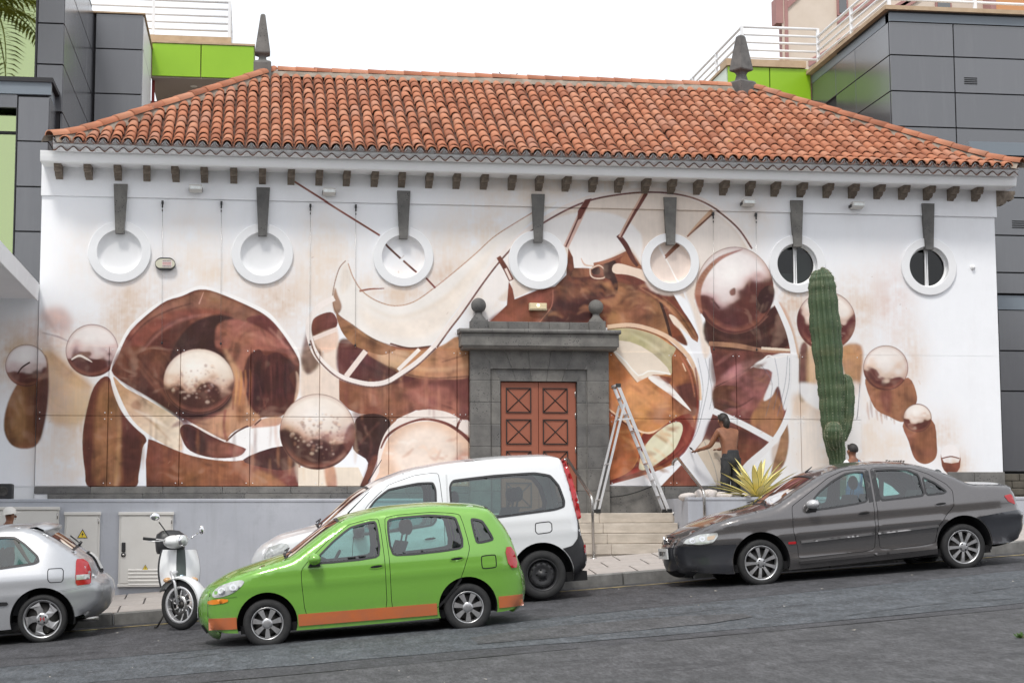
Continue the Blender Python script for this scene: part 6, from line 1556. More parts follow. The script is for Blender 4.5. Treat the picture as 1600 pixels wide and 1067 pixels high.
def make_wheel(root, c, r, rr, style, w, sg, emblem=None):
    x, y, z = c
    f = lambda yy: y+sg*yy          # outward is +yy
    m = MB(); m.lathe([(0, f(w*.05)), (rr*.82, f(w*.05)), (rr*.84, f(-w*.4))], (x, 0, z), 'y', 28); wo = m.build('wheel', M_disc, root)
    m = MB()
    pr = [(rr*.985, w*.30), (rr*1.02, w*.44), (r*.80, w*.50), (r*.93, w*.46), (r*.985, w*.36), (r, w*.2), (r*1.002, 0), (r, -w*.2), (r*.985, -w*.36), (r*.93, -w*.46), (rr*1.02, -w*.44), (rr*.98, -w*.3)]
    m.lathe([(a, f(b)) for a, b in pr], (x, 0, z), 'y', 44); 
    m.build('tyre', M_tyre, wo)
    mat = {'steel': M_blackpl}.get(style, M_alloy)
    m = MB(); m.lathe([(a, f(b)) for a, b in [(rr*.86, w*.10), (rr*.90, w*.30), (rr*.93, w*.37), (rr*.97, w*.42), (rr*1.015, w*.44), (rr*1.02, w*.40), (rr*.99, w*.30)]], (x, 0, z), 'y', 44)
    def R2(a, d): return (x+d*math.cos(a), z+d*math.sin(a))
    if style == 'spoke9':
        m.lathe([(a, f(b)) for a, b in [(0, w*.40), (rr*.18, w*.40), (rr*.30, w*.36), (rr*.31, w*.2)]], (x, 0, z), 'y', 24)
        for k in range(9):
            a = 2*math.pi*k/9+.35; da0, da1 = .34, .135
            q = [R2(a-da0*.75, rr*.27), R2(a-da1, rr*.66), R2(a-da1*.95, rr*.92), R2(a+da1*.95, rr*.92), R2(a+da1, rr*.66), R2(a+da0*.75, rr*.27)]
            n = 6; vs = [(u, f(w*(.36 if i in (0, 5) else .39)), v) for i, (u, v) in enumerate(q)]+[(u, f(w*.22), v) for u, v in q]
            m.add(vs, [tuple(range(6))]+[(i, (i+1) % 6, 6+(i+1) % 6, 6+i) for i in range(6)])
    elif style == 'swirl5':
        m.lathe([(a, f(b)) for a, b in [(0, w*.40), (rr*.2, w*.40), (rr*.34, w*.37), (rr*.36, w*.2)]], (x, 0, z), 'y', 24)
        for k in range(5):
            a = 2*math.pi*k/5+.62
            L_ = [R2(a+t[0]*sg*-1, rr*t[1]) for t in ((-.62, .30), (-.40, .50), (-.22, .70), (-.16, .90), (.50, .90), (.34, .72), (.28, .52), (.45, .30))]
            n = 8; hs = [.37, .385, .39, .36, .36, .33, .34, .36]
            m.add([(u, f(w*h), v) for (u, v), h in zip(L_, hs)]+[(u, f(w*.2), v) for u, v in L_], [tuple(range(n))]+[(i, (i+1) % n, n+(i+1) % n, n+i) for i in range(n)])
    elif style == 'cap7':
        m.lathe([(a, f(b)) for a, b in [(0, w*.46), (rr*.22, w*.46), (rr*.34, w*.42), (rr*.35, w*.3)]], (x, 0, z), 'y', 24)
        for k in range(7):
            a = 2*math.pi*k/7+.2
            q = [R2(a-.3, rr*.3), R2(a-.20, rr*.92), R2(a+.20, rr*.92), R2(a+.3, rr*.3)]
            m.add([(u, f(w*.42), v) for u, v in q]+[(u, f(w*.3), v) for u, v in q], [(0, 1, 2, 3)]+[(i, (i+1) % 4, 4+(i+1) % 4, 4+i) for i in range(4)])
    else:
        m.lathe([(a, f(b)) for a, b in [(0, w*.34), (rr*.20, w*.34), (rr*.24, w*.22), (rr*.45, w*.20), (rr*.60, w*.30), (rr*.78, w*.24), (rr*.86, w*.12)]], (x, 0, z), 'y', 32)
    m.build('rim', mat, wo)
    m = MB(); nb = 4 if style != 'steel' else 5
    for k in range(nb):
        a = 2*math.pi*k/nb+.5; u, v = R2(a, rr*.21 if style != 'steel' else rr*.34); m.lathe([(0, f(w*.425 if style != 'steel' else w*.27)), (.011, f(w*.425 if style != 'steel' else w*.27)), (.011, f(w*.2))], (u, 0, v), 'y', 8)
    if style == 'steel':
        for k in range(12):
            a = 2*math.pi*k/12; u, v = R2(a, rr*.70); m.lathe([(0, f(w*.285)), (.016, f(w*.285))], (u, 0, v), 'y', 8)
    m.build('wheel_bolts', M_dark if style != 'cap7' else M_disc, wo)['kind'] = 'stuff'
    if emblem and sg < 0:
        s = rr*.13
        mm = MB()
        for q in (([-1, 1], [-.55, 1], [-.75, -1], [-1.1, -1]), ([.55, 1], [1, 1], [1.1, -1], [.75, -1]), ([-.7, .2], [.7, .2], [.72, -.15], [-.72, -.15])):
            mm.add([(x+a*s*.8, f(w*.405), z+b*s*.8) for a, b in q], [(0, 1, 2, 3)])
        mm.build('emblem', emblem, wo)

# ---- dark grey sedan
sd_ = Car('sedan', 'dark metallic grey four door sedan parked at the right kerb, nose downhill', -5.45, .88, (1191.6, 916.0))
c = sd_; c.tap = (.46, .80, 2.1, .13, .6, 2.4); c.zb = .86; c.zk = .012; c.tum = .30; c.low = .085; c.r = .10; c.crease = [(.63, .016, .024, .05), (.30, .0, .02, .06)]
c.silhouette([(1069, 894, .40, 'bumperF'), (1060, 880, .42, 'bumperF'), (1055, 863, .44, 'bumperF'), (1056, 853, .44, 'grille'), (1061, 841.5, .43, 'hood'), (1078, 835.5, .27, 'hood'), (1104, 823, .10, 'hood'), (1146, 807, .02, 'hood'), (1185, 798, 0, 'hood'),
              (1215, 790, 0, 'glassF'), (1250, 765, .05, 'glassF'), (1290, 739, .12, 'roof'), (1325, 727.5, .16, 'roof'), (1380, 722.5, .18, 'roof'), (1435, 725, .17, 'glassR'), (1480, 738, .12, 'glassR'), (1520, 756, .04, 'boot'),
              (1552, 756, .02, 'boot'), (1582, 757, .09, 'tail'), (1588, 772, .1, 'tail'), (1594, 795, .1, 'bumperR'), (1603, 801, .12, 'bumperR'), (1603, 824, .12, 'bumperR'), (1593, 845, .1, 'none'), (1546, 851, 0, 'none'), (1466, 866, 0, 'none'), (1232, 891, 0, 'none'), (1148, 897, .03, 'none')])
M_sedan = paintmat('grey_metallic_paint', (.135, .128, .128), .65, .22, .14)
M_bump = paintmat('dark_bumper_paint', (.040, .042, .050), .4, .36, .05)
fd = c.poly([(1238, 800), (1239, 790), (1262, 773), (1300, 745), (1326, 733.5), (1363, 730), (1366, 784), (1370, 860), (1300, 867), (1248, 873), (1247, 856), (1239, 830)], 2)
rd = c.poly([(1366.5, 730), (1400, 728.5), (1432, 730), (1458, 740), (1482, 755), (1491, 766), (1491, 790), (1478, 806), (1466, 824), (1463, 848), (1440, 852.5), (1374, 859.8), (1370, 784)], 2)
fw = c.poly([(1266, 788), (1284, 768), (1306, 751), (1327, 739), (1357, 735.5), (1358.5, 783.5), (1300, 793), (1270, 797)], 2)
rw = c.poly([(1372, 733.5), (1400, 732), (1424, 733), (1441, 741), (1446.5, 773.4), (1410, 778), (1377, 781.5)], 1)
qw = c.poly([(1447, 744.5), (1464, 753), (1481, 767), (1476, 770), (1449.5, 773)], 1)
rbm = c.poly([(1520, 809), (1560, 801), (1599, 795), (1600, 822), (1592, 846), (1546, 856), (1540, 830)], 1)
A1, A2 = (*c.T(1191, 877), .385), (*c.T(1508, 850), .385)
fbm = c.poly([(1040, 855, .4), (1075, 853.5, .2), (1112, 852, .06), (1151, 850.5), (1148, 900), (1055, 897, .4)], 0)
c.body(M_sedan, [('door', fd, M_sedan, [fw]), ('door', rd, M_sedan, [rw, qw])], [], [A1, A2], ('glassF', 'glassR'),
       dict(bumperF=.08, grille=.06, hood=.05, glassF=.06, roof=.05, glassR=.05, boot=.05, tail=.05, bumperR=.07, none=0), {'bumperF': ('bumper', M_bump), 'bumperR': ('bumper', M_bump)})
def car_sil_clip(c, poly): return poly
for pl in (fbm, rbm):
    vs, fs = cdt([p[:2] for p in c.sil], [circle(a[0], a[1], a[2]+.01, 40) for a in (A1, A2)], .07, c.extra(), .04, [p[:2] for p in pl]); y = c.yv(vs)+.007
    for sg in (-1, 1):
        m = MB(); m.add([(p[0], sg*q, p[1]) for p, q in zip(vs, y)], [tuple(f) for f in fs], 0, True); m.build('bumper_side', M_bump, c.root)
c.floor(A1[0]-.45, A2[0]+.40, .20, .30); c.wheels((A1[0], A2[0]), .305, .305, .222, 'spoke9')
c.both('headlight', c.poly([(1066, 849, .36), (1074, 842, .28), (1095, 834.5, .14), (1121, 832, .05), (1122.5, 837, .05), (1114, 848, .06), (1095, 851, .13)], 2), M_clear)
c.both('tail_light', c.poly([(1570, 774), (1581, 771, .04), (1588, 788, .04), (1576.5, 783)], 1), M_red)
M_mould2 = pm('bright_trim_strip', (.32, .31, .31), rough=.3, metal=.7)
c.both('side_moulding', c.poly([(1252, 845.2), (1366, 832), (1366, 835), (1252, 848.2)], 0), M_mould2, .028); c.both('side_moulding', c.poly([(1371, 831.4), (1466, 820.2), (1466, 823), (1371, 834.4)], 0), M_mould2, .028)
c.both('side_repeater', c.poly([(1232, 846.5), (1244, 845.5), (1244, 849.5), (1232, 850)], 1), M_red, .012)
c.both('sill_trim', c.poly([(1250, 876.5), (1464, 853), (1464, 857), (1250, 881)], 0), M_sedan, .03)
c.handle(*c.T(1350, 802.5)); c.handle(*c.T(1470, 787.5))
c.both('pillar_trim', c.poly([(1358, 735), (1364, 734.3), (1366.5, 783), (1359.5, 784.5)], 0), M_blackpl, .005); c.both('pillar_trim', c.poly([(1367, 734), (1371.5, 733.5), (1376.5, 781.8), (1369.5, 782.7)], 0), M_blackpl, .005)
def lamp_bowls(c, pts, r):
    for (a, b, d) in pts:
        x, z = c.T(a, b, d)
        for sg in (-1, 1):
            o = c.patch('lamp_bowl', circle(x, z, r, 14), M_chrome, .009, (sg,)); c.patch('bulb', circle(x, z, r*.45, 10), M_clear, .012, (sg,), par=o)
lamp_bowls(c, [(1082, 844.5, .24), (1098, 841.5, .12)], .034)
c.both('front_indicator', c.poly([(1106, 838, .09), (1119, 835.5, .05), (1116, 842, .05), (1106, 844, .08)], 1), pm('pale_orange_lens', (.55, .42, .30), rough=.2, coat=.5), .010)
fl = c.poly([(1500, 777), (1519, 774.5), (1523, 778), (1523, 788), (1520, 791), (1503, 793), (1499.5, 790)], 2)
c.mirror(*c.T(1268, 791), pm('silver_mirror_cap', (.55, .55, .56), rough=.3, metal=.3, coat=.6), (.085, .10, .062))
u0, u1 = c.span('grille'); m = MB(); c.capstrip(m, u0+.03, u1-.015, -.62, .62, .006, 4); gr = m.build('grille', M_blackpl, c.root)
m = MB(); c.capstrip(m, u0+.075, u0+.095, -.6, .6, .016, 2); c.capstrip(m, u0+.12, u0+.135, -.6, .6, .016, 2); m.build('grille_bar', M_bump, gr)
cb_ = Vector(c.capP((u0+u1)/2+.01, 0, .02)); m = MB()
for k_ in range(1): m.prism([(cb_.y-.018, cb_.z-.055), (cb_.y+.03, cb_.z-.03), (cb_.y+.01, cb_.z+.0), (cb_.y+.035, cb_.z+.045), (cb_.y-.005, cb_.z+.06), (cb_.y-.02, cb_.z+.02)], 'x', cb_.x-.012, cb_.x+.01)
m.build('lion_shaped_badge' if False else 'badge', M_chrome, c.root)
u0, u1 = c.span('bumperF')
m = MB(); c.capstrip(m, u0+.10, u0+.20, -.8, .8, .006, 3); m.build('lower_intake', M_dark, c.root)
def plate(c, u0, u1, half_w, off, txt, flip):
    m = MB(); ye = float(np.interp((u0+u1)/2, c.cl, c.ye)); t = half_w/ye
    a, b, d, e = [Vector(c.capP(u, tt, off)) for u, tt in ((u0, -t), (u0, t), (u1, t), (u1, -t))]
    n = (b-a).cross(e-a).normalized(); n = n if n.x*flip > 0 else -n
    m.add([a, b, d, e, a-n*.02, b-n*.02, d-n*.02, e-n*.02], [(0, 1, 2, 3), (0, 4, 5, 1), (1, 5, 6, 2), (2, 6, 7, 3), (3, 7, 4, 0)]); p_ = m.build('number_plate', M_plate, c.root)
    up = ((d+e)/2-(a+b)/2); up = up if up.z > 0 else -up; up.normalize(); rx = up.cross(n).normalized(); ce2 = (a+b+d+e)/4+n*.002
    mw = Matrix(((rx.x, up.x, n.x, ce2.x), (rx.y, up.y, n.y, ce2.y), (rx.z, up.z, n.z, ce2.z), (0, 0, 0, 1)))
    text_obj('plate_lettering', txt, .085, M_ink, p_, mw)
plate(c, u1-.135, u1-.025, .24, .05, '8802 CTY', -1)
c.seats([(1.0, (-.36, .36)), (1.95, (-.36, .36))], .50); c.dash(.72, .86, -.36)
m = MB(); u0, _ = c.span('roof'); pz = Vector(c.capP(u0+.1, 0, 0)); m.tube([pz, pz+Vector((.10, 0, .07))], [.014, .006], 6); m.build('aerial', M_blackpl, c.root)
m = MB(); ug, ue = c.span('glassF')
for t0, t1 in ((-.75, -.1), (-.05, .55)): m.tube([c.capP(ug+.01, t0, .02), c.capP(ug+.10, (t0+t1)/2, .02), c.capP(ug+.06, t1, .02)], .008, 5)
m.build('wiper', M_blackpl, c.root)

# ---- white panel-sided people van
vn = Car('van', 'white high roofed family van parked in front of the doorway, unpainted black bumper', -5.30, .89, (497, 965), 'van')
c = vn; c.tap = (.36, .8, 2.2, .10, .5, 2.5); c.zb = 1.02; c.tum = .16; c.low = .06; c.r = .11; c.crease = [(.86, -.004, .008, .06)]
c.silhouette([(422, 940, .25, 'bumperF'), (411, 905, .3, 'bumperF'), (408, 875, .32, 'bumperF'), (414, 858, .32, 'hood'), (440, 842, .2, 'hood'), (480, 832, .05, 'hood'), (505, 826, .03, 'glassF'), (548, 788, .06, 'glassF'), (590, 754.5, .12, 'roof'), (640, 735, .15, 'roof'), (700, 723.5, .15, 'roof'), (790, 714.5, .15, 'roof'), (860, 711.5, .13, 'roof'),
              (881, 715, .08, 'glassR'), (893, 748, .05, 'glassR'), (904, 797, .03, 'tail'), (911, 835, .03, 'tail'), (917, 850, .02, 'bumperR'), (922, 872, .02, 'bumperR'), (919, 886, .03, 'bumperR'), (902, 899, .05, 'none'), (890, 902, 0, 'none'), (800, 912, 0, 'none'), (700, 919, 0, 'none'), (540, 937, 0, 'none'), (450, 946, .05, 'none')])
M_van = paintmat('white_van_paint', (.72, .73, .74), 0, .28, .01, .3)
fdv = c.poly([(550, 858), (554, 820), (575, 788), (606, 757), (650, 741), (688, 736.5), (694, 800), (698, 914), (600, 923), (552, 927)], 2)
fwv = c.poly([(556, 836), (561, 817), (586, 782), (608, 764), (654, 754.5), (678, 753.5), (682, 765), (682, 812), (676, 820), (620, 829)], 2)
swv = c.poly([(704, 760), (709, 750), (776, 742), (838, 738), (862, 742), (875, 758), (883, 782), (882, 791), (868, 796), (780, 807.5), (716, 816), (707, 811)], 2)
A1, A2 = (*c.T(497, 922), .41), (*c.T(848.5, 897), .41)
c.body(M_van, [('door', fdv, M_van, [fwv])], [swv], [A1, A2], ('glassF', 'glassR'), dict(bumperF=.14, hood=.07, glassF=.08, roof=.05, glassR=.03, tail=.03, bumperR=.06, none=0), {'bumperR': ('bumper', M_blackpl)})
rbv = c.poly([(875, 858), (895, 852), (904, 840), (905, 812), (908, 808), (930, 850), (930, 890), (895, 905), (888, 885)], 1)
vs, fs = cdt([p[:2] for p in c.sil], [circle(a[0], a[1], a[2]+.01, 40) for a in (A1, A2)], .07, c.extra(), .04, [p[:2] for p in rbv]); y = c.yv(vs)+.008
for sg in (-1, 1):
    m = MB(); m.add([(p[0], sg*q, p[1]) for p, q in zip(vs, y)], [tuple(f) for f in fs], 0, True); m.build('bumper_side', M_blackpl, c.root)
c.floor(A1[0]-.6, A2[0]+.6, .20, .32); c.wheels((A1[0], A2[0]), .315, .315, .205, 'steel')
c.both('tail_light', c.poly([(882, 716), (887, 717, .03), (897, 745, .03), (905, 780, .03), (910, 809, .03), (904, 812), (899, 790), (893, 760), (886, 735)], 2), M_red, .012)
c.both('reverse_lens', c.poly([(899, 770), (903, 768, .02), (907, 786, .02), (902, 784)], 1), M_clear, .016)
c.both('headlight', c.poly([(411, 872, .22), (420, 855, .2), (440, 848, .1), (451, 850, .06), (447, 868, .06), (426, 880, .12)], 2), M_clear)
c.both('side_moulding', c.poly([(702, 870), (787, 862.5), (784, 868.5), (702, 878)], 0), pm('grey_side_strip', (.10, .11, .10), rough=.5), .02); c.both('side_moulding', c.poly([(560, 884), (692, 871), (692, 879), (560, 892)], 0), pm('grey_side_strip', (.1, .11, .1)), .02)
fl = c.poly([(836.5, 817), (858, 814.5), (862, 818), (862.5, 828), (859, 831.5), (840, 834), (836.5, 830)], 2)
m = MB(); c.band(m, fl, .006, .006, .001, sides=(-1,)); m.build('fuel_flap', M_dark, c.root)
m = MB(); c.band(m, c.poly([(698.5, 741), (700, 741), (704, 915), (702.5, 915)], 0), .001, .001, .0015, sides=(-1, 1)); m.build('door_seam', M_dark, c.root)
c.handle(*c.T(672, 842)); c.mirror(*c.T(560, 832), M_blackpl, (.075, .10, .10))
c.seats([(1.1, (-.38, .38)), (1.95, (-.4, 0, .4))], .62); c.dash(.72, .98, -.38)
m = MB(); pz = c.T(577, 751, .3); qz = c.T(598, 717, .3); m.tube([(pz[0], -.4, pz[1]), (qz[0], -.4, qz[1])], [.008, .004], 5); m.build('aerial', M_blackpl, c.root)
x, z = c.T(912, 862); 
c.both('reflector', c.poly([(914, 851, .02), (918, 850, .02), (920, 864, .02), (915.5, 864, .02)], 1), M_red, .016)
m = MB(); ug, ue = c.span('glassF'); m.tube([c.capP(ug, -.8, .02), c.capP(ug+.12, -.3, .03), c.capP(ug+.05, .1, .02)], .010, 5); m.build('wiper', M_blackpl, c.root)

# ---- silver hatchback, cut by the left edge
hb_ = Car('hatchback', 'silver three door hatchback with red tail lamp at the left kerb', -5.35, .85, (65.2, 1005.5))
c = hb_; c.tap = (.30, .8, 2.0, .34, .75, 2.0); c.zb = .80; c.tum = .34; c.low = .06; c.r = .09; c.crease = [(.60, 0, .010, .05)]
# outline in car metres (rear wheel contact at x = 0, nose to -x)
T = c.T
pts = [(-3.42, .25, 'bumperF'), (-3.5, .42, 'bumperF'), (-3.46, .60, 'hood'), (-3.2, .72, 'hood'), (-2.7, .84, 'hood'), (-2.32, .90, 'glassF'), (-1.95, 1.15, 'glassF'), (-1.62, 1.31, 'roof'), (-1.2, 1.365, 'roof')]
for (a, b, d, t) in [(0, 824, .15, 'roof'), (34, 823.5, .16, 'roof'), (56, 829, .15, 'glassR'), (86, 846, .12, 'glassR'), (120, 868, .10, 'hatch'), (134, 877, .12, 'hatch'), (141, 892, .14, 'hatch'), (144, 903, .16, 'bumperR'), (158, 911, .16, 'bumperR'), (160.5, 924, .16, 'bumperR'), (155, 943, .16, 'bumperR'), (134, 958, .12, 'none')]:
    pts.append((*T(a, b, d), t))
pts += [(*T(112, 965), 'none'), (.1, .22, 'none'), (-.5, .20, 'none'), (-2.2, .20, 'none'), (-3.0, .22, 'none')]
c.silhouette(pts, True)
M_sil = paintmat('silver_metallic_paint', (.47, .48, .50), .55, .36, .08)
sw_ = c.poly([(-62, 851), (-40, 843), (0, 838.5), (20, 839.5), (36, 850), (57, 869), (59.5, 877), (52, 880.5), (0, 888), (-58, 895)], 2)
dwin = [(-2.12, .86), (-1.80, 1.10), (-1.55, 1.235), (-1.35, 1.26), (-1.28, .90)]
dwin = chaikin(dwin, 1)
dpoly = chaikin([(-2.2, .26), (-2.22, .84), (-1.85, 1.13), (-1.58, 1.27), (-1.22, 1.30), (-1.14, .90), (-1.1, .30)], 2)
A2 = (*c.T(65.2, 967), .385); A1 = (-2.62, .30, .37)
c.body(M_sil, [('door', dpoly, M_sil, [dwin])], [sw_], [A1, A2], ('glassF', 'glassR'), dict(bumperF=.12, hood=.06, glassF=.06, roof=.05, glassR=.09, hatch=.07, bumperR=.10, none=0), {})
c.floor(-3.0, .25, .19, .28); c.wheels((A1[0], A2[0]), .30, .30, .232, 'swirl5', emblem=M_red)
tlp = c.poly([(117, 873, .03), (127, 873, .05), (135, 878, .08), (140, 890, .1), (141, 912, .1), (117, 915, .02)], 1)
for sg in (-1, 1):
    tl = c.patch('tail_light', tlp, M_red, .008, (sg,)); c.patch('reverse_lens', c.poly([(118, 898, .03), (139, 896.5, .1), (139, 904, .1), (118, 906, .03)], 0), M_clear, .012, (sg,), par=tl)
fl = c.poly([(75.5, 888.5), (95, 887.5), (98, 891), (98, 905), (95.5, 909), (78, 910), (74.5, 906), (74, 892)], 2)
m = MB(); c.band(m, fl, .005, .005, .0012, sides=(-1,)); m.build('fuel_flap', M_dark, c.root)
m = MB(); c.band(m, c.poly([(86, 923.5), (118, 918.5), (144, 911, .14), (144, 913, .14), (118, 920.5), (86, 925.5)], 0), .001, .001, .0015); m.build('bumper_seam', M_dark, c.root)
c.both('side_moulding', c.poly([(-70, 944), (10, 940), (13, 943), (10, 946), (-70, 950)], 1), M_blackpl, .015)
u0, u1 = c.span('glassR'); m = MB(); tp, bt = [], []
for t_ in np.linspace(-.97, .97, 13):
    q = Vector(c.capP(u0-.06, t_, .01)); k_ = 1-abs(t_)**6*.5; e_ = Vector(c.capP(u0-.06, t_, 0))+Vector((.30*k_, 0, .0-.03)); tp.append([tuple(q), tuple(q.lerp(e_, .5)+Vector((0, 0, .022))), tuple(e_), tuple(e_-Vector((0, 0, .03))), tuple(q.lerp(e_, .45)-Vector((0, 0, .03)))])
m.grid(tp); m.build('spoiler', M_sil, c.root)
m = MB(); m.tube([c.capP(u1-.02, -.1, .03), c.capP(u1-.20, .45, .03)], .010, 5); m.tube([c.capP(u1-.02, -.1, .0), c.capP(u1-.02, -.1, .06)], .02, 6); m.build('wiper', M_blackpl, c.root)
u0, u1 = c.span('hatch'); m = MB(); c.capstrip(m, u0+.12, u1-.03, -.45, .45, .010, 6); rc = m.build('plate_recess', M_dark, c.root)
plate(c, u1-.03, u1-.14, .24, .008, '8802 CTY', 1) if False else None
m = MB(); c.capstrip(m, u0+.15, u1-.06, -.34, .34, .016, 6); m.build('number_plate', M_plate, c.root)
m = MB(); xz = c.T(150, 958, .3); m.tube([(xz[0]-.25, -.45, .25), (xz[0]+.02, -.45, .24)], .03, 10); m.build('exhaust_tip', M_steel, c.root)
c.seats([(-1.75, (-.36, .36)), (-.75, (-.36, .36))], .46); c.dash(-2.05, .84, -.36); c.mirror(-2.05, .88, M_sil)

# ---- bright green car driving by in the near lane
YG = -8.2
gc = Car('compact_car', 'bright green compact car with orange sill stripe passing in front of the white van', YG, .83, (420, 1013)); gc.root.scale = (.92, .92, .92)
c = gc; c.tap = (.30, .7, 2.0, .20, .5, 2.2); c.zb = .90; c.tum = .26; c.low = .05; c.r = .10; c.crease = [(.72, .012, .010, .05)]
c.silhouette([(-.62, .22, 'bumperF'), (-.72, .38, 'bumperF'), (-.70, .60, 'bumperF'), (-.66, .72, 'hood'), (-.40, .86, 'hood'), (.10, .99, 'hood'), (.32, 1.03, 'glassF'), (.75, 1.32, 'glassF'), (1.02, 1.47, 'roof'), (1.45, 1.545, 'roof'), (2.1, 1.555, 'roof'), (2.62, 1.50, 'roof'), (2.80, 1.45, 'glassR'), (2.98, 1.2, 'glassR'), (3.06, 1.0, 'tail'), (3.11, .78, 'tail'), (3.15, .62, 'bumperR'), (3.16, .42, 'bumperR'), (3.10, .24, 'none'), (2.85, .20, 'none'), (1.2, .18, 'none'), (.3, .18, 'none'), (-.4, .20, 'none')], True)
M_gc = paintmat('bright_green_paint', (.165, .385, .05), .15, .26, .05, .45)
M_or = paintmat('orange_stripe_paint', (.50, .13, .035), 0, .3, .03, .4)
fdg = soft([(.46, .25), (.42, .9), (.80, 1.24), (1.05, 1.40), (1.42, 1.46), (1.45, .95), (1.44, .24)], 2); rdg = soft([(1.49, .24), (1.50, .95), (1.47, 1.465), (2.05, 1.475), (2.42, 1.43), (2.5, 1.0), (2.35, .62), (2.05, .30)], 2)
fwg = soft([(.56, .95), (.84, 1.20), (1.06, 1.355), (1.38, 1.42), (1.40, .97)], 2); rwg = soft([(1.53, .97), (1.51, 1.425), (2.02, 1.435), (2.36, 1.39), (2.43, 1.0)], 2); qwg = soft([(2.58, 1.05), (2.54, 1.36), (2.68, 1.32), (2.80, 1.08)], 2)
A1, A2 = (0, .30, .36), (2.42, .30, .36)
c.body(M_gc, [('door', fdg, M_gc, [fwg]), ('door', rdg, M_gc, [rwg])], [qwg], [A1, A2], ('glassF', 'glassR'), dict(bumperF=.12, hood=.07, glassF=.08, roof=.05, glassR=.05, tail=.05, bumperR=.08, none=0), {})
c.floor(-.32, 2.7, .18, .28); c.wheels((0, 2.42), .29, .29, .19, 'cap7')
c.both('sill_stripe', [(.37, .23), (2.04, .23), (2.04, .37), (.37, .37)], M_or, .012); c.both('sill_stripe', [(-.70, .25), (-.36, .25), (-.36, .39), (-.70, .39)], M_or, .012); c.both('sill_stripe', [(2.80, .25), (3.13, .25), (3.13, .39), (2.80, .39)], M_or, .012)
c.both('headlight', chaikin([(-.66, .62), (-.60, .76), (-.30, .84), (-.22, .80), (-.40, .66)], 2), M_clear); c.both('turn_lamp', chaikin([(-.70, .55), (-.45, .57), (-.45, .62), (-.70, .61)], 1), M_amber, .01)
c.both('tail_light', chaikin([(2.96, .72), (2.92, .98), (3.04, .98), (3.10, .72)], 1), M_red, .01)
c.handle(1.34, .86); c.handle(2.32, .88); lamp_bowls(c, [], .05)
for sg in (-1, 1):
    for (x_, z_) in ((-.52, .71), (-.38, .745)):
        o = c.patch('lamp_bowl', circle(x_, z_, .045, 14), M_chrome, .010, (sg,)); c.patch('bulb', circle(x_, z_, .02, 10), M_clear, .013, (sg,), par=o)
m = MB(); c.band(m, soft([(2.62, .74), (2.80, .745), (2.80, .90), (2.62, .895)], 2), .006, .006, .0012, sides=(-1,)); m.build('fuel_flap', M_dark, c.root)
m = MB(); c.band(m, [(-.64, .605), (-.34, .625), (-.34, .635), (-.64, .615)], .001, .001, .0015); m.build('bumper_seam', M_dark, c.root)
u0, u1 = c.span('bumperF'); m = MB(); c.capstrip(m, u0+.10, u0+.20, -.6, .6, .005, 3); m.build('lower_intake', M_dark, c.root)
m = MB(); c.capstrip(m, u0+.26, u0+.37, -.32, .32, .01, 2); m.build('number_plate', M_plate, c.root)
m = MB(); ug, ue = c.span('glassF'); m.tube([c.capP(ug, -.8, .02), c.capP(ug+.12, -.3, .03), c.capP(ug+.05, .1, .02)], .010, 5); m.build('wiper', M_blackpl, c.root)
m = MB(); pz = Vector(c.capP(c.span('roof')[0]+.15, 0, 0)); m.tube([pz, pz+Vector((.28, 0, .25))], [.010, .004], 5); m.build('aerial', M_blackpl, c.root); c.mirror(.60, .98, M_gc, (.08, .10, .07)); c.seats([(1.0, (-.34, .34)), (1.8, (-.34, .34))], .55); c.dash(.62, .92, -.34)
# ---------------------------------------------------------------- scooter
M_scw = paintmat('white_scooter_paint', (.72, .73, .73), 0, .28, .01, .2)
def solve_ground(px, py, y0=-4.6):
    Y = y0
    for _ in range(30):
        X, Z = P(px, py, Y); e = Z-(zroad(X, Y)-.012)
        Y2 = Y-.05; X2, Z2_ = P(px, py, Y2); e2 = Z2_-(zroad(X2, Y2)-.012)
        Y -= e*(-.05)/(e2-e) if abs(e2-e) > 1e-9 else 0
        Y = max(min(Y, -3.9), -7)
    return P(px, py, Y)[0], Y
sx_, sy_ = solve_ground(283, 984)
sy_ = max(sy_, -5.2); sx_ = P(283, 984, sy_)[0]
sc = thing('scooter', 'white motor scooter with black seat facing the street beside the beige cabinet', 'scooter', (sx_, sy_, zroad(sx_, sy_)-.012), (0, 0, rad(9)))
ORG[sc.name] = (0, 0, 0)
ST = rad(42)      # steering turned towards the right of the picture
WR = .315
def rotst(p):     # steer about the fork axis through the wheel centre
    x, y, z = p; return (x*math.cos(ST)-y*math.sin(ST), x*math.sin(ST)+y*math.cos(ST), z)
def steer(m): m.v = [rotst(p) for p in m.v]; return m
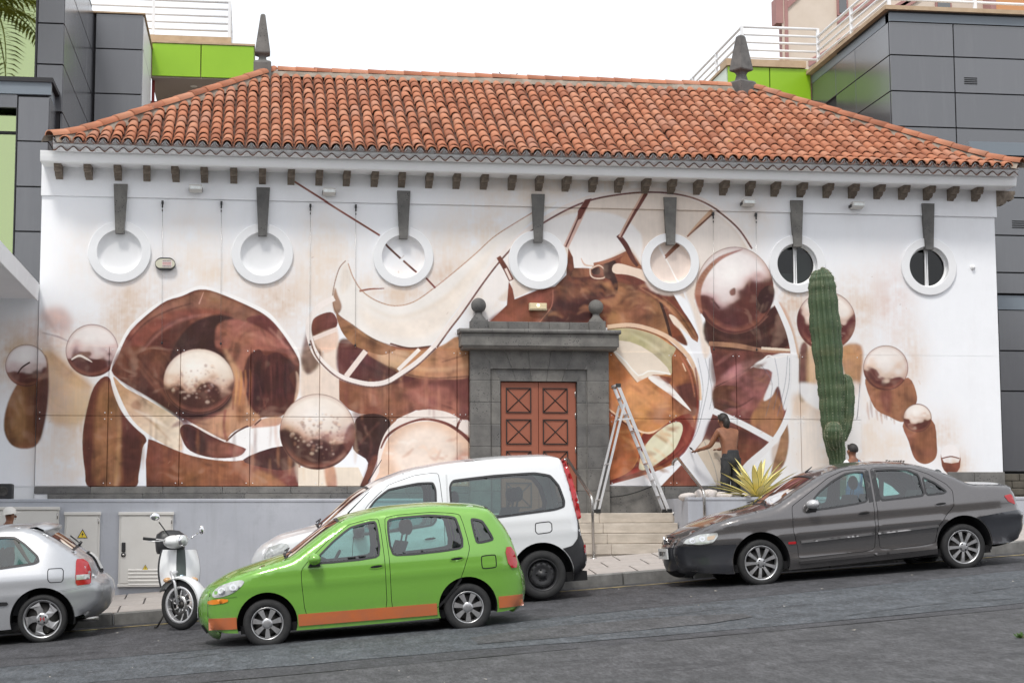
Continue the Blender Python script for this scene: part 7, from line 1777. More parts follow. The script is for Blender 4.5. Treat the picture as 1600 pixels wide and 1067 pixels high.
def rim_set(parent, cy, st):
    f = steer if st else (lambda m: m)
    m = MB(); m.lathe([(0, -.02), (.045, -.02), (.045, .05), (0, .05)], (0, cy, WR), 'x', 16); w = f(m).build('wheel', M_disc, parent)
    m = MB(); m.lathe([(.225, -.04), (.26, -.05), (.30, -.038), (WR, 0), (.30, .038), (.26, .05), (.225, .04)], (0, cy, WR), 'x', 40); f(m).build('tyre', M_tyre, w)
    m = MB(); m.lathe([(.205, -.035), (.232, -.042), (.236, 0), (.232, .042), (.205, .035), (.205, -.035)], (0, cy, WR), 'x', 40)
    for k in range(10):
        a = 2*math.pi*k/10; b = a+.35
        m.tube([(0, cy+.04*math.cos(a), WR+.04*math.sin(a)), (.008, cy+.12*math.cos(a+.12), WR+.12*math.sin(a+.12)), (0, cy+.21*math.cos(b), WR+.21*math.sin(b))], .010, 5)
    f(m).build('rim', M_alu, w)
    m = MB(); m.lathe([(.09, -.05), (.125, -.05), (.125, -.044), (.09, -.044), (.09, -.05)], (0, cy, WR), 'x', 28); f(m).build('brake_disc', M_steel, w)
rim_set(sc, 0, True); rim_set(sc, 1.28, False)
m = MB()
for s in (-1, 1): m.tube([(s*.075, -.0, WR), (s*.075, .05, WR+.28), (s*.07, .12, WR+.40)], .02, 8)
m.tube([(-.075, .12, WR+.40), (.075, .12, WR+.40)], .025, 8); steer(m).build('fork', M_alu, sc)
m = MB(); rows = []
for a in np.linspace(-.15, 2.6, 18): 
    r = .345+.02*math.sin(a*1.2); rows.append([(t*.095, -math.cos(a)*r*1.05+.0, WR+math.sin(a)*r-.25*t*t*.12) for t in np.linspace(-1, 1, 9)])
m.grid(rows); rows2 = [[(p[0], p[1]*.95, p[2]-.012) for p in r] for r in rows]; m.grid(rows2); steer(m).build('front_fender', M_scw, sc)
# leg shield: two white panels, dark spine between
def shield(m, t0, t1, off=0):
    rows = []
    for z in np.linspace(.50, 1.0, 12):
        k = (z-.50)/.5; w = .235*math.sin(math.pi*(.30+.42*k))**.8+.02; cyc = .20+.12*k
        rows.append([(t*w, cyc-.16*(1-t*t)-off, z+.03*(1-t*t)*(1-k)) for t in np.linspace(t0, t1, 8)])
    m.grid(rows); return m
m = MB(); shield(m, -1, -.24); shield(m, .24, 1); m.build('leg_shield', M_scw, sc)
m = MB(); shield(m, -.25, .25, -.004); m.build('shield_spine', pm('dark_green_grey_plastic', (.05, .065, .06), rough=.45), sc)
m = MB(); shield(m, -1.06, 1.06, -.07); m.build('shield_back', M_blackpl, sc)
m = MB(); m.lathe([(0, -.012), (.025, -.01), (.03, 0)], (0, .03, .66), 'y', 16); m.build('badge', pm('blue_chrome_badge', (.35, .5, .6), rough=.2, metal=.6), sc)
for s in (-1, 1):
    m = MB(); m.ball((s*.165, .125, .62), (.055, .045, .035), seg=12, rings=8); m.build('turn_lamp', pm('pale_amber_lens', (.55, .33, .16), rough=.2, coat=.5), sc)
# headset, lamp, bars, mirrors (steered with the wheel)
m = MB(); m.ball((0, .14, 1.10), (.15, .13, .085), seg=20, rings=12); m.ball((0, .06, 1.115), (.085, .10, .075), seg=18, rings=10); hd = steer(m).build('headset', M_scw, sc)
m = MB(); m.ball((0, -.025, 1.115), (.068, .035, .066), seg=20, rings=12); steer(m).build('headlight', M_clear, sc)
m = MB(); m.lathe([(.064, -.02), (.076, -.01), (.074, .02)], (0, -.015, 1.115), 'y', 24); steer(m).build('headlight_rim', M_chrome, sc)
m = MB(); m.tube([(-.34, .30, 1.14), (-.14, .17, 1.12), (.14, .17, 1.12), (.34, .30, 1.14)], .014, 8); steer(m).build('handlebar', M_steel, sc)
for s in (-1, 1):
    m = MB(); m.tube([(s*.24, .235, 1.128), (s*.37, .32, 1.145)], .02, 10); g_ = steer(m).build('grip', M_black, sc)
    m = MB(); m.tube([(s*.18, .15, 1.12), (s*.26, .17, 1.11), (s*.35, .25, 1.11)], .007, 5); steer(m).build('brake_lever', M_alu, sc)
m = MB(); m.tube([(-.12, .22, 1.14), (-.27, .28, 1.35)], .008, 6); st_ = m.build('mirror_stem', M_black, sc)
m = MB(); m.ball((-.32, .28, 1.42), (.065, .035, .05), seg=16, rings=10); m.build('mirror', M_chrome, sc)
m = MB(); m.tube([(.10, .18, 1.13), (.22, .22, 1.21)], .008, 6); m.build('mirror_stem', M_chrome, sc)
m = MB(); m.ball((.265, .22, 1.25), (.035, .03, .055), seg=16, rings=10); m.build('mirror', M_chrome, sc)
# floor, body, seat, rear box, stand
m = MB(); m.box((-.14, .30, .30), (.14, .72, .38), bev=.02); m.build('footboard', M_blackpl, sc)
m = MB(); rows = []
for y, w, zl, zh in ((.62, .10, .34, .72), (.75, .15, .32, .80), (1.0, .17, .42, .80), (1.3, .15, .55, .78), (1.5, .06, .66, .74)):
    rows.append([(w*math.sin(a)*1.0, y, (zl+zh)/2-(zh-zl)/2*math.cos(a)) for a in np.linspace(0, 2*math.pi, 14, endpoint=False)])
m.grid(rows, closed=True); m.build('rear_body', M_scw, sc)
m = MB(); rows = []
for y, w, z, h in ((.66, .08, .80, .02), (.74, .14, .82, .06), (1.0, .15, .83, .07), (1.3, .14, .87, .07), (1.45, .06, .88, .03)):
    rows.append([(w*math.sin(a), y, z-h*math.cos(a)) for a in np.linspace(0, 2*math.pi, 14, endpoint=False)])
m.grid(rows, closed=True); m.build('seat', M_black, sc)
m = MB(); rows = []
for z, w, d in ((.93, .17, .14), (.97, .185, .17), (1.10, .20, .18), (1.19, .18, .16), (1.24, .11, .10), (1.25, .01, .01)):
    rows.append([(w*math.copysign(abs(math.cos(a))**.6, math.cos(a)), 1.42+d*math.copysign(abs(math.sin(a))**.6, math.sin(a)), z) for a in np.linspace(0, 2*math.pi, 24, endpoint=False)])
m.grid(rows, closed=True); m.build('top_box', M_blackpl, sc)
m = MB(); m.tube([(-.08, .62, .30), (-.24, .58, .01)], .012, 6); m.tube([(-.24, .58, .012), (-.28, .58, .012)], .016, 6); m.build('side_stand', M_disc, sc)
m = MB(); m.tube([(.17, .8, .36), (.19, 1.2, .34), (.19, 1.5, .42)], [.02, .05, .04], 10); m.build('exhaust', M_disc, sc)

# ---------------------------------------------------------------- utility cabinets in the retaining wall
M_warn = pm('warning_yellow', (.75, .55, .05), rough=.5)
def warn(parent, x, z, s, y):
    m = MB(); m.prism([(x-s, z-s*.85), (x+s, z-s*.85), (x, z+s*.9)], 'y', y-.004, y); w = m.build('warning_sign', M_ink, parent, world=True)
    m = MB(); m.prism([(x-s*.8, z-s*.73), (x+s*.8, z-s*.73), (x, z+s*.65)], 'y', y-.007, y-.0045); m.build('yellow_field', M_warn, w, world=True)
    m = MB(); m.prism([(x+s*.08, z+s*.35), (x-s*.22, z-s*.18), (x-s*.02, z-s*.16), (x-s*.10, z-s*.6), (x+s*.24, z-s*.02), (x+s*.04, z-s*.04)], 'y', y-.010, y-.0075); m.build('lightning_mark', M_ink, w, world=True)
def cabinet(label, x0p, x1p, ytp, ybp, kind):
    y = -1.60; xc_ = (x0p+x1p)/2
    x0, zt = P(x0p, ytp, y); x1, _ = P(x1p, ytp, y); zb_ = P(xc_, ybp, y)[1]
    t = thing('utility_cabinet', label, 'cabinet', ((x0+x1)/2, y, zb_), group='beige utility cabinets in the lilac wall')
    m = MB(); m.box((x0, y-.05, zb_), (x1, y+.1, zt), bev=.006); m.build('frame', M_cab, t, world=True)
    m = MB(); m.box((x0+.025, y-.066, zb_+.05), (x1-.025, y-.051, zt-.045), bev=.004); m.build('cabinet_door', M_cab, t, world=True)
    m = MB(); m.box((x0-.012, y-.085, zt-.035), (x1+.012, y+.05, zt+.012), bev=.006); m.build('rain_hood', M_cab, t, world=True)
    if kind != 'wide': m = MB(); m.box((x0-.01, y-.07, zb_), (x1+.01, y+.05, zb_+.04), bev=.005); m.build('sill', M_cab, t, world=True)
    yd = y-.067
    if kind == 'handle':
        x, z = P(193, 860, yd); m = MB(); m.box((x-.028, yd-.02, z-.02), (x+.028, yd, z+.12), bev=.008); m.lathe([(0, yd-.025), (.03, yd-.02), (.035, yd)], (x, 0, z-.06), 'y', 16); h = m.build('latch', M_blackpl, t, world=True)
        m = MB(); m.lathe([(0, yd-.03), (.018, yd-.028), (.018, yd-.02)], (x, 0, z-.06), 'y', 12); m.build('lock', M_steel, h, world=True)
        for k in range(5):
            xa, za = P(200, 890+k*5.6, yd); xb = P(264, 890, yd)[0]; m = MB(); m.prism([(yd-.012, za-.008), (yd, za+.012), (yd, za-.008)], 'x', xa, xb); m.build('vent_louvre', M_cab, t, world=True)
        x, z = P(227, 886, yd); warn(t, x, z, .045, yd)
    if kind == 'warn': x, z = P(129, 833.5, yd); warn(t, x, z, .075, yd)
    m = MB()
    for zz in (zt-.12, zb_+.2):
        m.tube([(x1-.02, y-.07, zz-.04), (x1-.02, y-.07, zz+.04)], .008, 6)
    m.build('hinge', M_steel, t, world=True)
cabinet('wide beige utility cabinet behind the roof of the silver hatchback', -30, 93, 793, 905, 'wide')
cabinet('beige utility cabinet with large yellow warning triangle, between its two neighbours', 102, 157, 801, 915, 'warn')
cabinet('beige utility cabinet with black latch and louvres behind the white scooter', 187, 271, 801, 916, 'handle')

# ---------------------------------------------------------------- lamps and small fittings on the facade
def floodlight(px_, py_, label):
    x, z = P(px_, py_, -.12); t = thing('wall_floodlight', label, 'wall light', (x, -.04, z), group='small floodlights on the frieze')
    m = MB(); m.prism([(-.20, .035), (-.21, -.025), (-.05, -.05), (-.03, .0), (-.05, .05), (-.18, .055)], 'x', -.10, .10); m.build('housing', pm('pale_lamp_housing', (.62, .60, .56), rough=.4), t)
    m = MB(); m.box((-.09, -.216, -.02), (.09, -.205, .03)); m.build('lens', M_clear, t)
    for s in (-1, 1): m = MB(); m.box((s*.102-.004, -.14, -.03), (s*.102+.004, .004, .02)); m.build('side_bracket', M_disc, t)
    m = MB(); m.box((-.105, -.01, -.03), (.105, .004, .02)); m.build('base_plate', M_rail, t)
floodlight(306, 296, 'small floodlight on the frieze right of the first keystone'); floodlight(514, 301, 'small floodlight on the frieze beside the painted red rod')
floodlight(1168, 318, 'small floodlight on the frieze between painted arch and glazed windows'); floodlight(1338, 322, 'small floodlight on the frieze between the two glazed windows')
x, z = P(841, 479, -.08); t = thing('entrance_lamp', 'small cream lit lamp box on the brown mural above the doorway', 'wall light', (x, -.0, z))
m = MB(); m.box((-.145, -.075, -.06), (.145, 0, .06), bev=.008); m.build('housing', pm('cream_lamp_box', (.62, .52, .34), rough=.5), t)
m = MB(); m.box((-.13, -.083, -.035), (.13, -.076, .045)); m.build('diffuser', pm('cream_diffuser', (.72, .60, .38), rough=.4), t)
e = NT('lamp_glow'); e.set(**{'Emission Strength': 1.1}); e.b.inputs['Emission Color'].default_value = (1, .85, .5, 1); e.col((.8, .7, .5))
m = MB(); m.lathe([(0, -.089), (.02, -.088), (.028, -.0835)], (0, 0, .02), 'y', 14); m.build('bulb', e.m, t)
# oval alarm plaque
x, z = P(258, 412, -.09); t = thing('oval_sign', 'small oval cream alarm sign with dark rim on the white wall', 'sign', (x, -.02, z))
def oval(a, b, n=40): return [(a*math.cos(2*math.pi*k/n), b*math.sin(2*math.pi*k/n)) for k in range(n)]
m = MB(); m.prism([(p[0], max(min(p[1], .098), -.098)) for p in oval(.158, .112)], 'y', -.06, .02); m.build('rim', M_blackpl, t)
m = MB(); m.prism([(p[0], max(min(p[1], .076), -.068)) for p in oval(.15, .088)], 'y', -.066, -.0605); m.build('face', pm('cream_sign_face', (.58, .56, .44), rough=.4), t)
m = MB(); m.box((-.045, -.069, -.06), (.105, -.0665, .06)); m.build('label_panel', pm('pink_white_label', (.68, .60, .58), rough=.5), t)
rr_ = np.random.RandomState(6)
for zz, cc, hgt in ((.042, M_ink, .014), (.012, M_red, .012), (-.012, M_red, .012), (-.042, M_ink, .014)):
    m = MB(); xx = -.038
    while xx < .09: w = .006+.008*rr_.rand(); m.box((xx, -.071, zz-hgt/2), (xx+w, -.0692, zz+hgt/2)); xx += w+.005
    o = m.build('print_line', cc, t); o['kind'] = 'stuff'
# unreadable painted signature low on the right of the mural
m = MB(); rr_ = np.random.RandomState(8); xx = P(1384, 722, -.004)[0]; z0 = P(1384, 724, -.004)[1]; x9 = P(1413, 722, -.004)[0]
while xx < x9: w = .018+.02*rr_.rand(); h = .04+.02*rr_.rand(); m.box((xx, -.005, z0), (xx+w*.4, -.0035, z0+h)); m.box((xx, -.005, z0+h-.014), (xx+w, -.0034, z0+h)); xx += w+.012
o = m.build('signature', pm('brown_paint_mark', (.07, .04, .03), rough=.8), mus, world=True); o['kind'] = 'stuff'
x, z = P(1520, 418, -.01); m = MB(); m.lathe([(0, -.05), (.03, -.045), (.035, -.02), (.05, 0)], (x, 0, z), 'y', 12); wbuild(m, 'sensor', M_white)
# black box standing on the left wall
x, z = P(6, 778, -.9); t = thing('speaker_box', 'black boxy speaker standing on the lilac wall at the far left', 'speaker', (x, -.9, .442))
m = MB(); m.box((-.13, -.12, 0), (.13, .12, .235), bev=.015); m.build('cabinet', M_blackpl, t)
m = MB(); m.lathe([(0, -.123), (.06, -.123), (.07, -.126), (.075, -.122)], (0, 0, .12), 'y', 18); m.build('speaker_cone', M_disc, t)

# ---------------------------------------------------------------- ladder, handrails, cord
yn, yf = -.58, -.24
def PP(px_, py_, y): a = P(px_, py_, y); return Vector((a[0], y, a[1]))
A = PP(966, 602, yn); B = PP(1046, 800, yn); B.z = .228
t = thing('stepladder', 'tall aluminium stepladder standing open on the top step beside the doorway', 'ladder', (B.x-.5, -.35, .226))
def bar(m, a, b, w, d):
    a, b = Vector(a), Vector(b); ax = (b-a).normalized(); u = Vector((0, 1, 0)); v = ax.cross(u).normalized(); u = v.cross(ax)
    m.add([tuple(p+u*w*i+v*d*j) for p in (a, b) for i, j in ((-1, -1), (1, -1), (1, 1), (-1, 1))], [(0, 1, 2, 3), (7, 6, 5, 4), (0, 4, 5, 1), (1, 5, 6, 2), (2, 6, 7, 3), (3, 7, 4, 0)])
off = Vector((0, yf-yn, 0))
for o_ in (Vector((0, 0, 0)), off): m = MB(); bar(m, A+o_, B+o_, .012, .026); m.build('stile', M_alu, t, world=True)
n = 7
for k in range(1, n+1):
    p = B.lerp(A, k/(n+.75)); m = MB(); m.box((p.x-.03, yn, p.z-.012), (p.x+.03, yf, p.z+.012), bev=.003); m.build('rung', M_alu, t, world=True)
C_ = PP(975, 631, yn); D_ = PP(934, 800, yn); D_.z = .228
for o_ in (Vector((0, -.03, 0)), off+Vector((0, .03, 0))): m = MB(); bar(m, C_+o_, D_+o_, .010, .018); m.build('support_leg', M_alu, t, world=True)
for k in (.12, .45, .86):
    p = D_.lerp(C_, k); m = MB(); m.tube([(p.x, yn-.03, p.z), (p.x, yf+.03, p.z)], .012, 6); m.build('cross_bar', M_alu, t, world=True)
p, q = PP(966, 655, yn-.02), PP(986, 654, yn-.02); m = MB(); bar(m, p, q, .008, .014); m.build('spreader', M_alu, t, world=True)
m = MB(); m.tube([A+Vector((-.02, 0, .0)), A+off+Vector((-.02, 0, 0))], .026, 8); m.build('top_bar', M_alu, t, world=True)
for o_ in (A, A+off, B, B+off, D_+Vector((0, -.03, 0)), D_+off+Vector((0, .03, 0))):
    m = MB(); m.box((o_.x-.04, o_.y-.022, o_.z-.03+(.03 if o_.z < 1 else 0)), (o_.x+.04, o_.y+.022, o_.z+.03+(.03 if o_.z < 1 else 0)), bev=.006); m.build('rubber_foot' if o_.z < 1 else 'end_cap', M_black if o_.z < 1 else M_disc, t, world=True)
m = MB(); p0, p1 = PP(930, 776, -.10), PP(1024, 757, -.10); m.tube([tuple(p0.lerp(p1, s)-Vector((0, 0, .07*math.sin(math.pi*s)))) for s in np.linspace(0, 1, 12)], .009, 5)
tag(m.build('cord', M_black), 'black cord sagging along the stone plinth behind the stepladder', 'cord')
def handrail(pts, label):
    t = thing('handrail', label, 'handrail', tuple(pts[0]), group='steel handrails flanking the entrance steps')
    q = []
    for i, p in enumerate(pts):
        p = Vector(p)
        if 0 < i < len(pts)-1:
            a, b = (Vector(pts[i-1])-p), (Vector(pts[i+1])-p); ra = min(.09, a.length*.4)
            for s in (1, .5, 0): q.append(p+a.normalized()*ra*s*.9+b.normalized()*ra*(1-s)*.0) if s else None
            for k in np.linspace(0, 1, 5): q.append((p+a.normalized()*ra)*(1-k)**2+p*2*k*(1-k)+(p+b.normalized()*ra)*k*k)
            q = [v for v in q if v is not None]
            # drop the straight helper points before the bend
            q = q[:-8]+q[-5:] if len(q) >= 8 else q
        else: q.append(p)
    m = MB(); m.tube(q, .024, 10); m.build('rail_tube', M_steel, t, world=True)
    for e_ in (pts[0], pts[-1]): m = MB(); m.lathe([(0, .012), (.05, .012), (.055, 0)], tuple(e_), 'z', 14); m.build('base_flange', M_steel, t, world=True)
a1 = PP(1051, 718, -.50); b1 = PP(1060, 716, -.56); c1_ = PP(1100, 768, -1.62)
handrail([Vector((a1.x, -.50, .226)), a1, b1, c1_, Vector((c1_.x+.01, -1.62, zpave(c1_.x, -1.62)))], 'steel handrail right of the steps beside the planter')
a2 = PP(886, 716, -.50); c2_ = PP(925, 777, -1.66)
handrail([Vector((a2.x-.06, -.50, .226)), a2+Vector((-.06, 0, 0)), a2, c2_, Vector((c2_.x+.02, -1.66, zpave(c2_.x, -1.66)))], 'steel handrail left of the steps behind the white van')

# ---------------------------------------------------------------- plants
def cactus_mat():
    k = NT('cactus_skin'); co = k.coord()
    c = k.ramp(k.noise(co, 3, 6, .65), [(.3, (.032, .062, .026)), (.7, (.075, .115, .052))])
    c = k.mix(k.ramp(k.noise(co, 2.2, 4, .6, (1, 1, 3)), [(.5, 0.0), (.72, .5)]), c, (.14, .15, .075)); gp = k.n('ShaderNodeNewGeometry').outputs['Position']; c = k.mix(k.ramp(k.noise(gp, 9, 5, .75), [(.60, 0.0), (.72, .55)]), c, (.15, .12, .06)); k.col(c); k.set(Roughness=.55); k.bump(k.noise(co, 40, 3), .2, .004); return k.m
M_cac = cactus_mat()
M_spine = pm('pale_cactus_spines', (.45, .42, .30), rough=.8)
yc_ = -1.08
cac = thing('cactus', 'tall ribbed green column cactus with small side arms behind the grey sedan', 'cactus', (P(1308, 745, yc_)[0], yc_, .36))
cr_ = np.random.RandomState(12)
def column(path, nr, name, wob=.035, dome=True):
    """path: (x,y,z,r) ; ribbed tube with domed tip"""
    p = catmull(path, 8); m = MB(); rows = []; sp = MB(); cen = [Vector(a[:3]) for a in p]; N_ = nr*6
    for i, a in enumerate(p):
        t = (cen[min(i+1, len(p)-1)]-cen[max(i-1, 0)]).normalized(); u = t.cross(Vector((0, 1, 0))).normalized(); v = t.cross(u)
        r = a[3]*(1+wob*math.sin(i*1.15)+wob*.5*math.sin(i*2.9+1)); row = []
        for k in range(N_):
            th = 2*math.pi*k/N_; rib = abs(math.cos(nr*th/2)); rr_2 = r*(.80+.20*rib**.75)
            row.append(tuple(cen[i]+(u*math.cos(th)+v*math.sin(th))*rr_2))
        rows.append(row)
        if r > .03:
            for k in range(nr):
                th = 2*math.pi*k/nr; b = cen[i]+(u*math.cos(th)+v*math.sin(th))*r; d = (b-cen[i]).normalized()
                for _ in range(3):
                    e_ = b+(d+Vector(cr_.randn(3))*.6)*.016; s_ = Vector(cr_.randn(3))*.0016; sp.add([tuple(b-s_), tuple(b+s_), tuple(e_)], [(0, 1, 2)])
    m.grid(rows, closed=True); o = m.build(name, M_cac, cac, world=True); s2 = sp.build('spines', M_spine, o, world=True); s2['kind'] = 'stuff'
def cpt(px_, py_, w, dy=0): a = P(px_, py_, yc_+dy); return (a[0], yc_+dy, a[1], w/2/99.)
tip = cpt(1282, 421, 2)
column([(P(1309, 745, yc_)[0], yc_, .36, .13), cpt(1309, 726, 26), cpt(1304, 690, 33), cpt(1301, 655, 38), cpt(1299, 620, 40), cpt(1296, 583, 43), cpt(1291, 527, 49), cpt(1286, 470, 46), cpt(1284, 440, 41), cpt(1283, 428, 31), cpt(1282.5, 422, 18), tip], 15, 'main_stem')
column([cpt(1306, 692, 14), cpt(1316, 680, 20), cpt(1322, 655, 23), cpt(1324, 620, 24), cpt(1323, 597, 20), cpt(1321, 588, 12), cpt(1320.5, 584, 1)], 10, 'side_arm')
column([cpt(1304, 700, 12, -.05), cpt(1302, 690, 22, -.16), cpt(1302, 676, 27, -.2), cpt(1302, 664, 21, -.2), cpt(1302, 660, 11, -.2), cpt(1302, 658, 1, -.2)], 12, 'round_arm')
# striped agave
M_agy = pm('agave_yellow', (.72, .60, .18), (.80, .73, .36), 6, .5); M_agg = pm('agave_green_margin', (.08, .12, .035), (.13, .17, .05), 8, .5)
xa_, _ = P(1183, 772, -1.1); ag = thing('agave', 'spiky yellow and green striped agave on the planter near the steps', 'plant', (xa_, -1.1, .40))
ar_ = np.random.RandomState(4)
def blade(az, el, L_, w, droop):
    rows = []; d = Vector((math.cos(az), math.sin(az), 0)); s_ = Vector((-math.sin(az), math.cos(az), 0)); n = 9; p = Vector((0, 0, .02)); e_ = el
    for i in range(n+1):
        t = i/n; ww = w*(.45+1.2*t-1.65*t*t*t) if t < 1 else .0006; ww = max(ww, .0006)
        up = (d*-math.sin(e_)+Vector((0, 0, 1))*math.cos(e_)); 
        rows.append([tuple(p+s_*ww*q+up*(abs(q)**1.5)*ww*.45) for q in (-1, -.87, -.3, .3, .87, 1)])
        p = p+(d*math.cos(e_)+Vector((0, 0, 1))*math.sin(e_))*(L_/n); e_ -= droop/n
    m = MB()
    for j in range(5): m.grid([[r[j], r[j+1]] for r in rows], 1 if j in (0, 4) else 0, True)
    return m
for k in range(40):
    az = k*2.39996; lv = k/40; el = .10+1.25*lv**1.25+ar_.randn()*.08
    if math.sin(az) > .5 and el < .6: el += .35
    m = blade(az, el, (.80-.08*lv)*(1+ar_.randn()*.08), .044+.010*ar_.rand(), .22+.35*ar_.rand()*(1-lv)); m.build('leaf', [M_agy, M_agg], ag)
m = MB(); m.ball((0, 0, .05), (.07, .07, .10), seg=12, rings=8); m.build('heart', M_agy, ag); ag.scale = (1.18, 1, .95)
# white stones on the planter edge
M_stone = pm('white_stone', (.52, .47, .44), (.68, .64, .61), 5, .85, bump=.6, bscale=14, bdist=.02, dirt=.4, dirtc=(.25, .2, .17))
wr_ = np.random.RandomState(15); spots_ = [(1073, .15, .09), (1094, .13, .10), (1112, .15, .12), (1131, .14, .10), (1150, .15, .10), (1168, .12, .08), (1204, .13, .07), (1222, .12, .07)]
names_ = ['white stone nearest the handrail end of the planter', 'white stone second from the handrail on the planter edge', 'white stone third from the handrail, largest of the row', 'white stone fourth from the handrail on the planter edge',
          'white stone below the painter, fifth from the handrail', 'white stone just left of the agave base', 'white stone just right of the agave base', 'white stone furthest right near the sedan windscreen']
for (px_, sx2, sz2), nm in zip(spots_, names_):
    m = MB(); m.ball((0, 0, 0), (sx2*.82, .12, sz2*.85), seg=12, rings=8); v = []
    ph_ = wr_.rand(6)*6.28
    for p in m.v:
        f_ = 1+.16*math.sin(p[0]*23+ph_[0])+.14*math.sin(p[2]*31+ph_[1]+p[0]*9)+.10*math.sin(p[1]*27+ph_[2]); v.append((p[0]*f_, p[1]*f_, p[2]*f_))
    m.v = v; o = m.build('stone', M_stone); o.location = (P(px_, 770, -1.2)[0], -1.2+wr_.randn()*.03, .37+sz2*.7+.03); o.rotation_euler = (wr_.randn()*.2, wr_.randn()*.3, wr_.rand()*.6)
    tag(o, nm, 'stone', 'white stones along the planter edge')
# yellow ground plant behind the boot of the sedan
def tuft(name, label, cat, loc, n, h, sp, mat, seed, group=None):
    t = thing(name, label, cat, loc, group=group); r = np.random.RandomState(seed); m = MB()
    for _ in range(n):
        a = r.rand()*6.28; rr2 = sp*math.sqrt(r.rand()); b = Vector((rr2*math.cos(a), rr2*math.sin(a)*.7, 0)); d = Vector((math.cos(a)*.6+r.randn()*.3, math.sin(a)*.6+r.randn()*.3, 1.0)).normalized(); L_ = h*(.5+.6*r.rand()); s_ = d.cross(Vector((r.randn(), r.randn(), r.randn()))).normalized()*L_*.13
        m.add([tuple(b), tuple(b+d*L_*.5+s_), tuple(b+d*L_-Vector((0, 0, L_*.15))), tuple(b+d*L_*.5-s_)], [(0, 1, 2, 3)])
    o = m.build('leaves', mat, t); o['kind'] = 'stuff'
    mm = MB()
    for k in range(5): a = k*1.26; mm.tube([(0, 0, -.02), (sp*.4*math.cos(a), sp*.3*math.sin(a), h*.35)], .006, 5)
    mm.build('stem', M_bracket, t); return t
x, z = P(1501, 757, -1.0); tuft('yellow_plant', 'low yellow leafed cushion plant behind the boot of the grey sedan', 'plant', (x, -1.0, .38), 320, .16, .22, pm('yellow_leaf', (.5, .38, .04), (.62, .50, .08), 9, .6), 3)
Yw = -13.2; x, z = P(1599, 1054, Yw); tuft('weed', 'green weed tuft at the bottom right edge of the street', 'plant', (x, Yw, zroad(x, Yw)-.01), 60, .07, .05, pm('weed_leaf', (.05, .11, .02), (.10, .20, .035), 9, .6), 5)
# bucket and cup beside the agave
x, z = P(1226, 778, -.95); t = thing('bucket', 'dark paint bucket on the planter between agave and sedan', 'bucket', (x, -.95, .40)); m = MB(); m.lathe([(0, 0), (.085, 0), (.11, .19), (.115, .195), (.105, .19), (.08, .02), (0, .02)], seg=20); m.build('pail', M_blackpl, t)
m = MB(); m.tube([(.11*math.cos(a), 0, .19+.10*math.sin(a)) for a in np.linspace(0, math.pi, 10)], .004, 4); m.build('bail_handle', M_steel, t)

# ---------------------------------------------------------------- people
M_skin = pm('tanned_skin', (.20, .082, .044), (.29, .125, .068), 9, .5, bump=.2, bscale=30); M_hair = pm('dark_hair', (.012, .010, .009), (.025, .02, .017), 40, .6, bump=.5, bscale=120)
M_short = pm('faded_black_cloth', (.022, .023, .026), (.05, .052, .056), 7, .9, bump=.5, bscale=25, bdist=.015)
def skin_mesh(nodes, edges, sub=2):
    """continuous limb surface grown round a jointed skeleton"""
    names = list(nodes); ix = {n: i for i, n in enumerate(names)}
    me = bpy.data.meshes.new('figure'); me.from_pydata([nodes[n][0] for n in names], [(ix[a], ix[b]) for a, b in edges], []); o = bpy.data.objects.new('figure', me); COL.objects.link(o)
    o.modifiers.new('s', 'SKIN').use_smooth_shade = True; o.modifiers.new('d', 'SUBSURF').levels = sub
    bpy.context.view_layer.update()
    sv = me.skin_vertices[0].data if len(me.skin_vertices) else None
    if sv is None: return None
    for n in names:
        r = nodes[n][1]; sv[ix[n]].radius = r if hasattr(r, '__len__') else (r, r); sv[ix[n]].use_root = (ix[n] == 0)
    bpy.context.view_layer.update(); dg = bpy.context.evaluated_depsgraph_get()
    m2 = bpy.data.meshes.new_from_object(o.evaluated_get(dg)); bpy.data.objects.remove(o); bpy.data.meshes.remove(me)
    for p in m2.polygons: p.use_smooth = True
    return m2
def grow(name, nodes, edges, mat, parent, sub=2):
    me = skin_mesh(nodes, edges, sub)
    me.name = name; me.materials.clear(); me.materials.append(mat); o = bpy.data.objects.new(name, me); COL.objects.link(o); o.parent = parent; ORG[o.name] = (0, 0, 0); return o
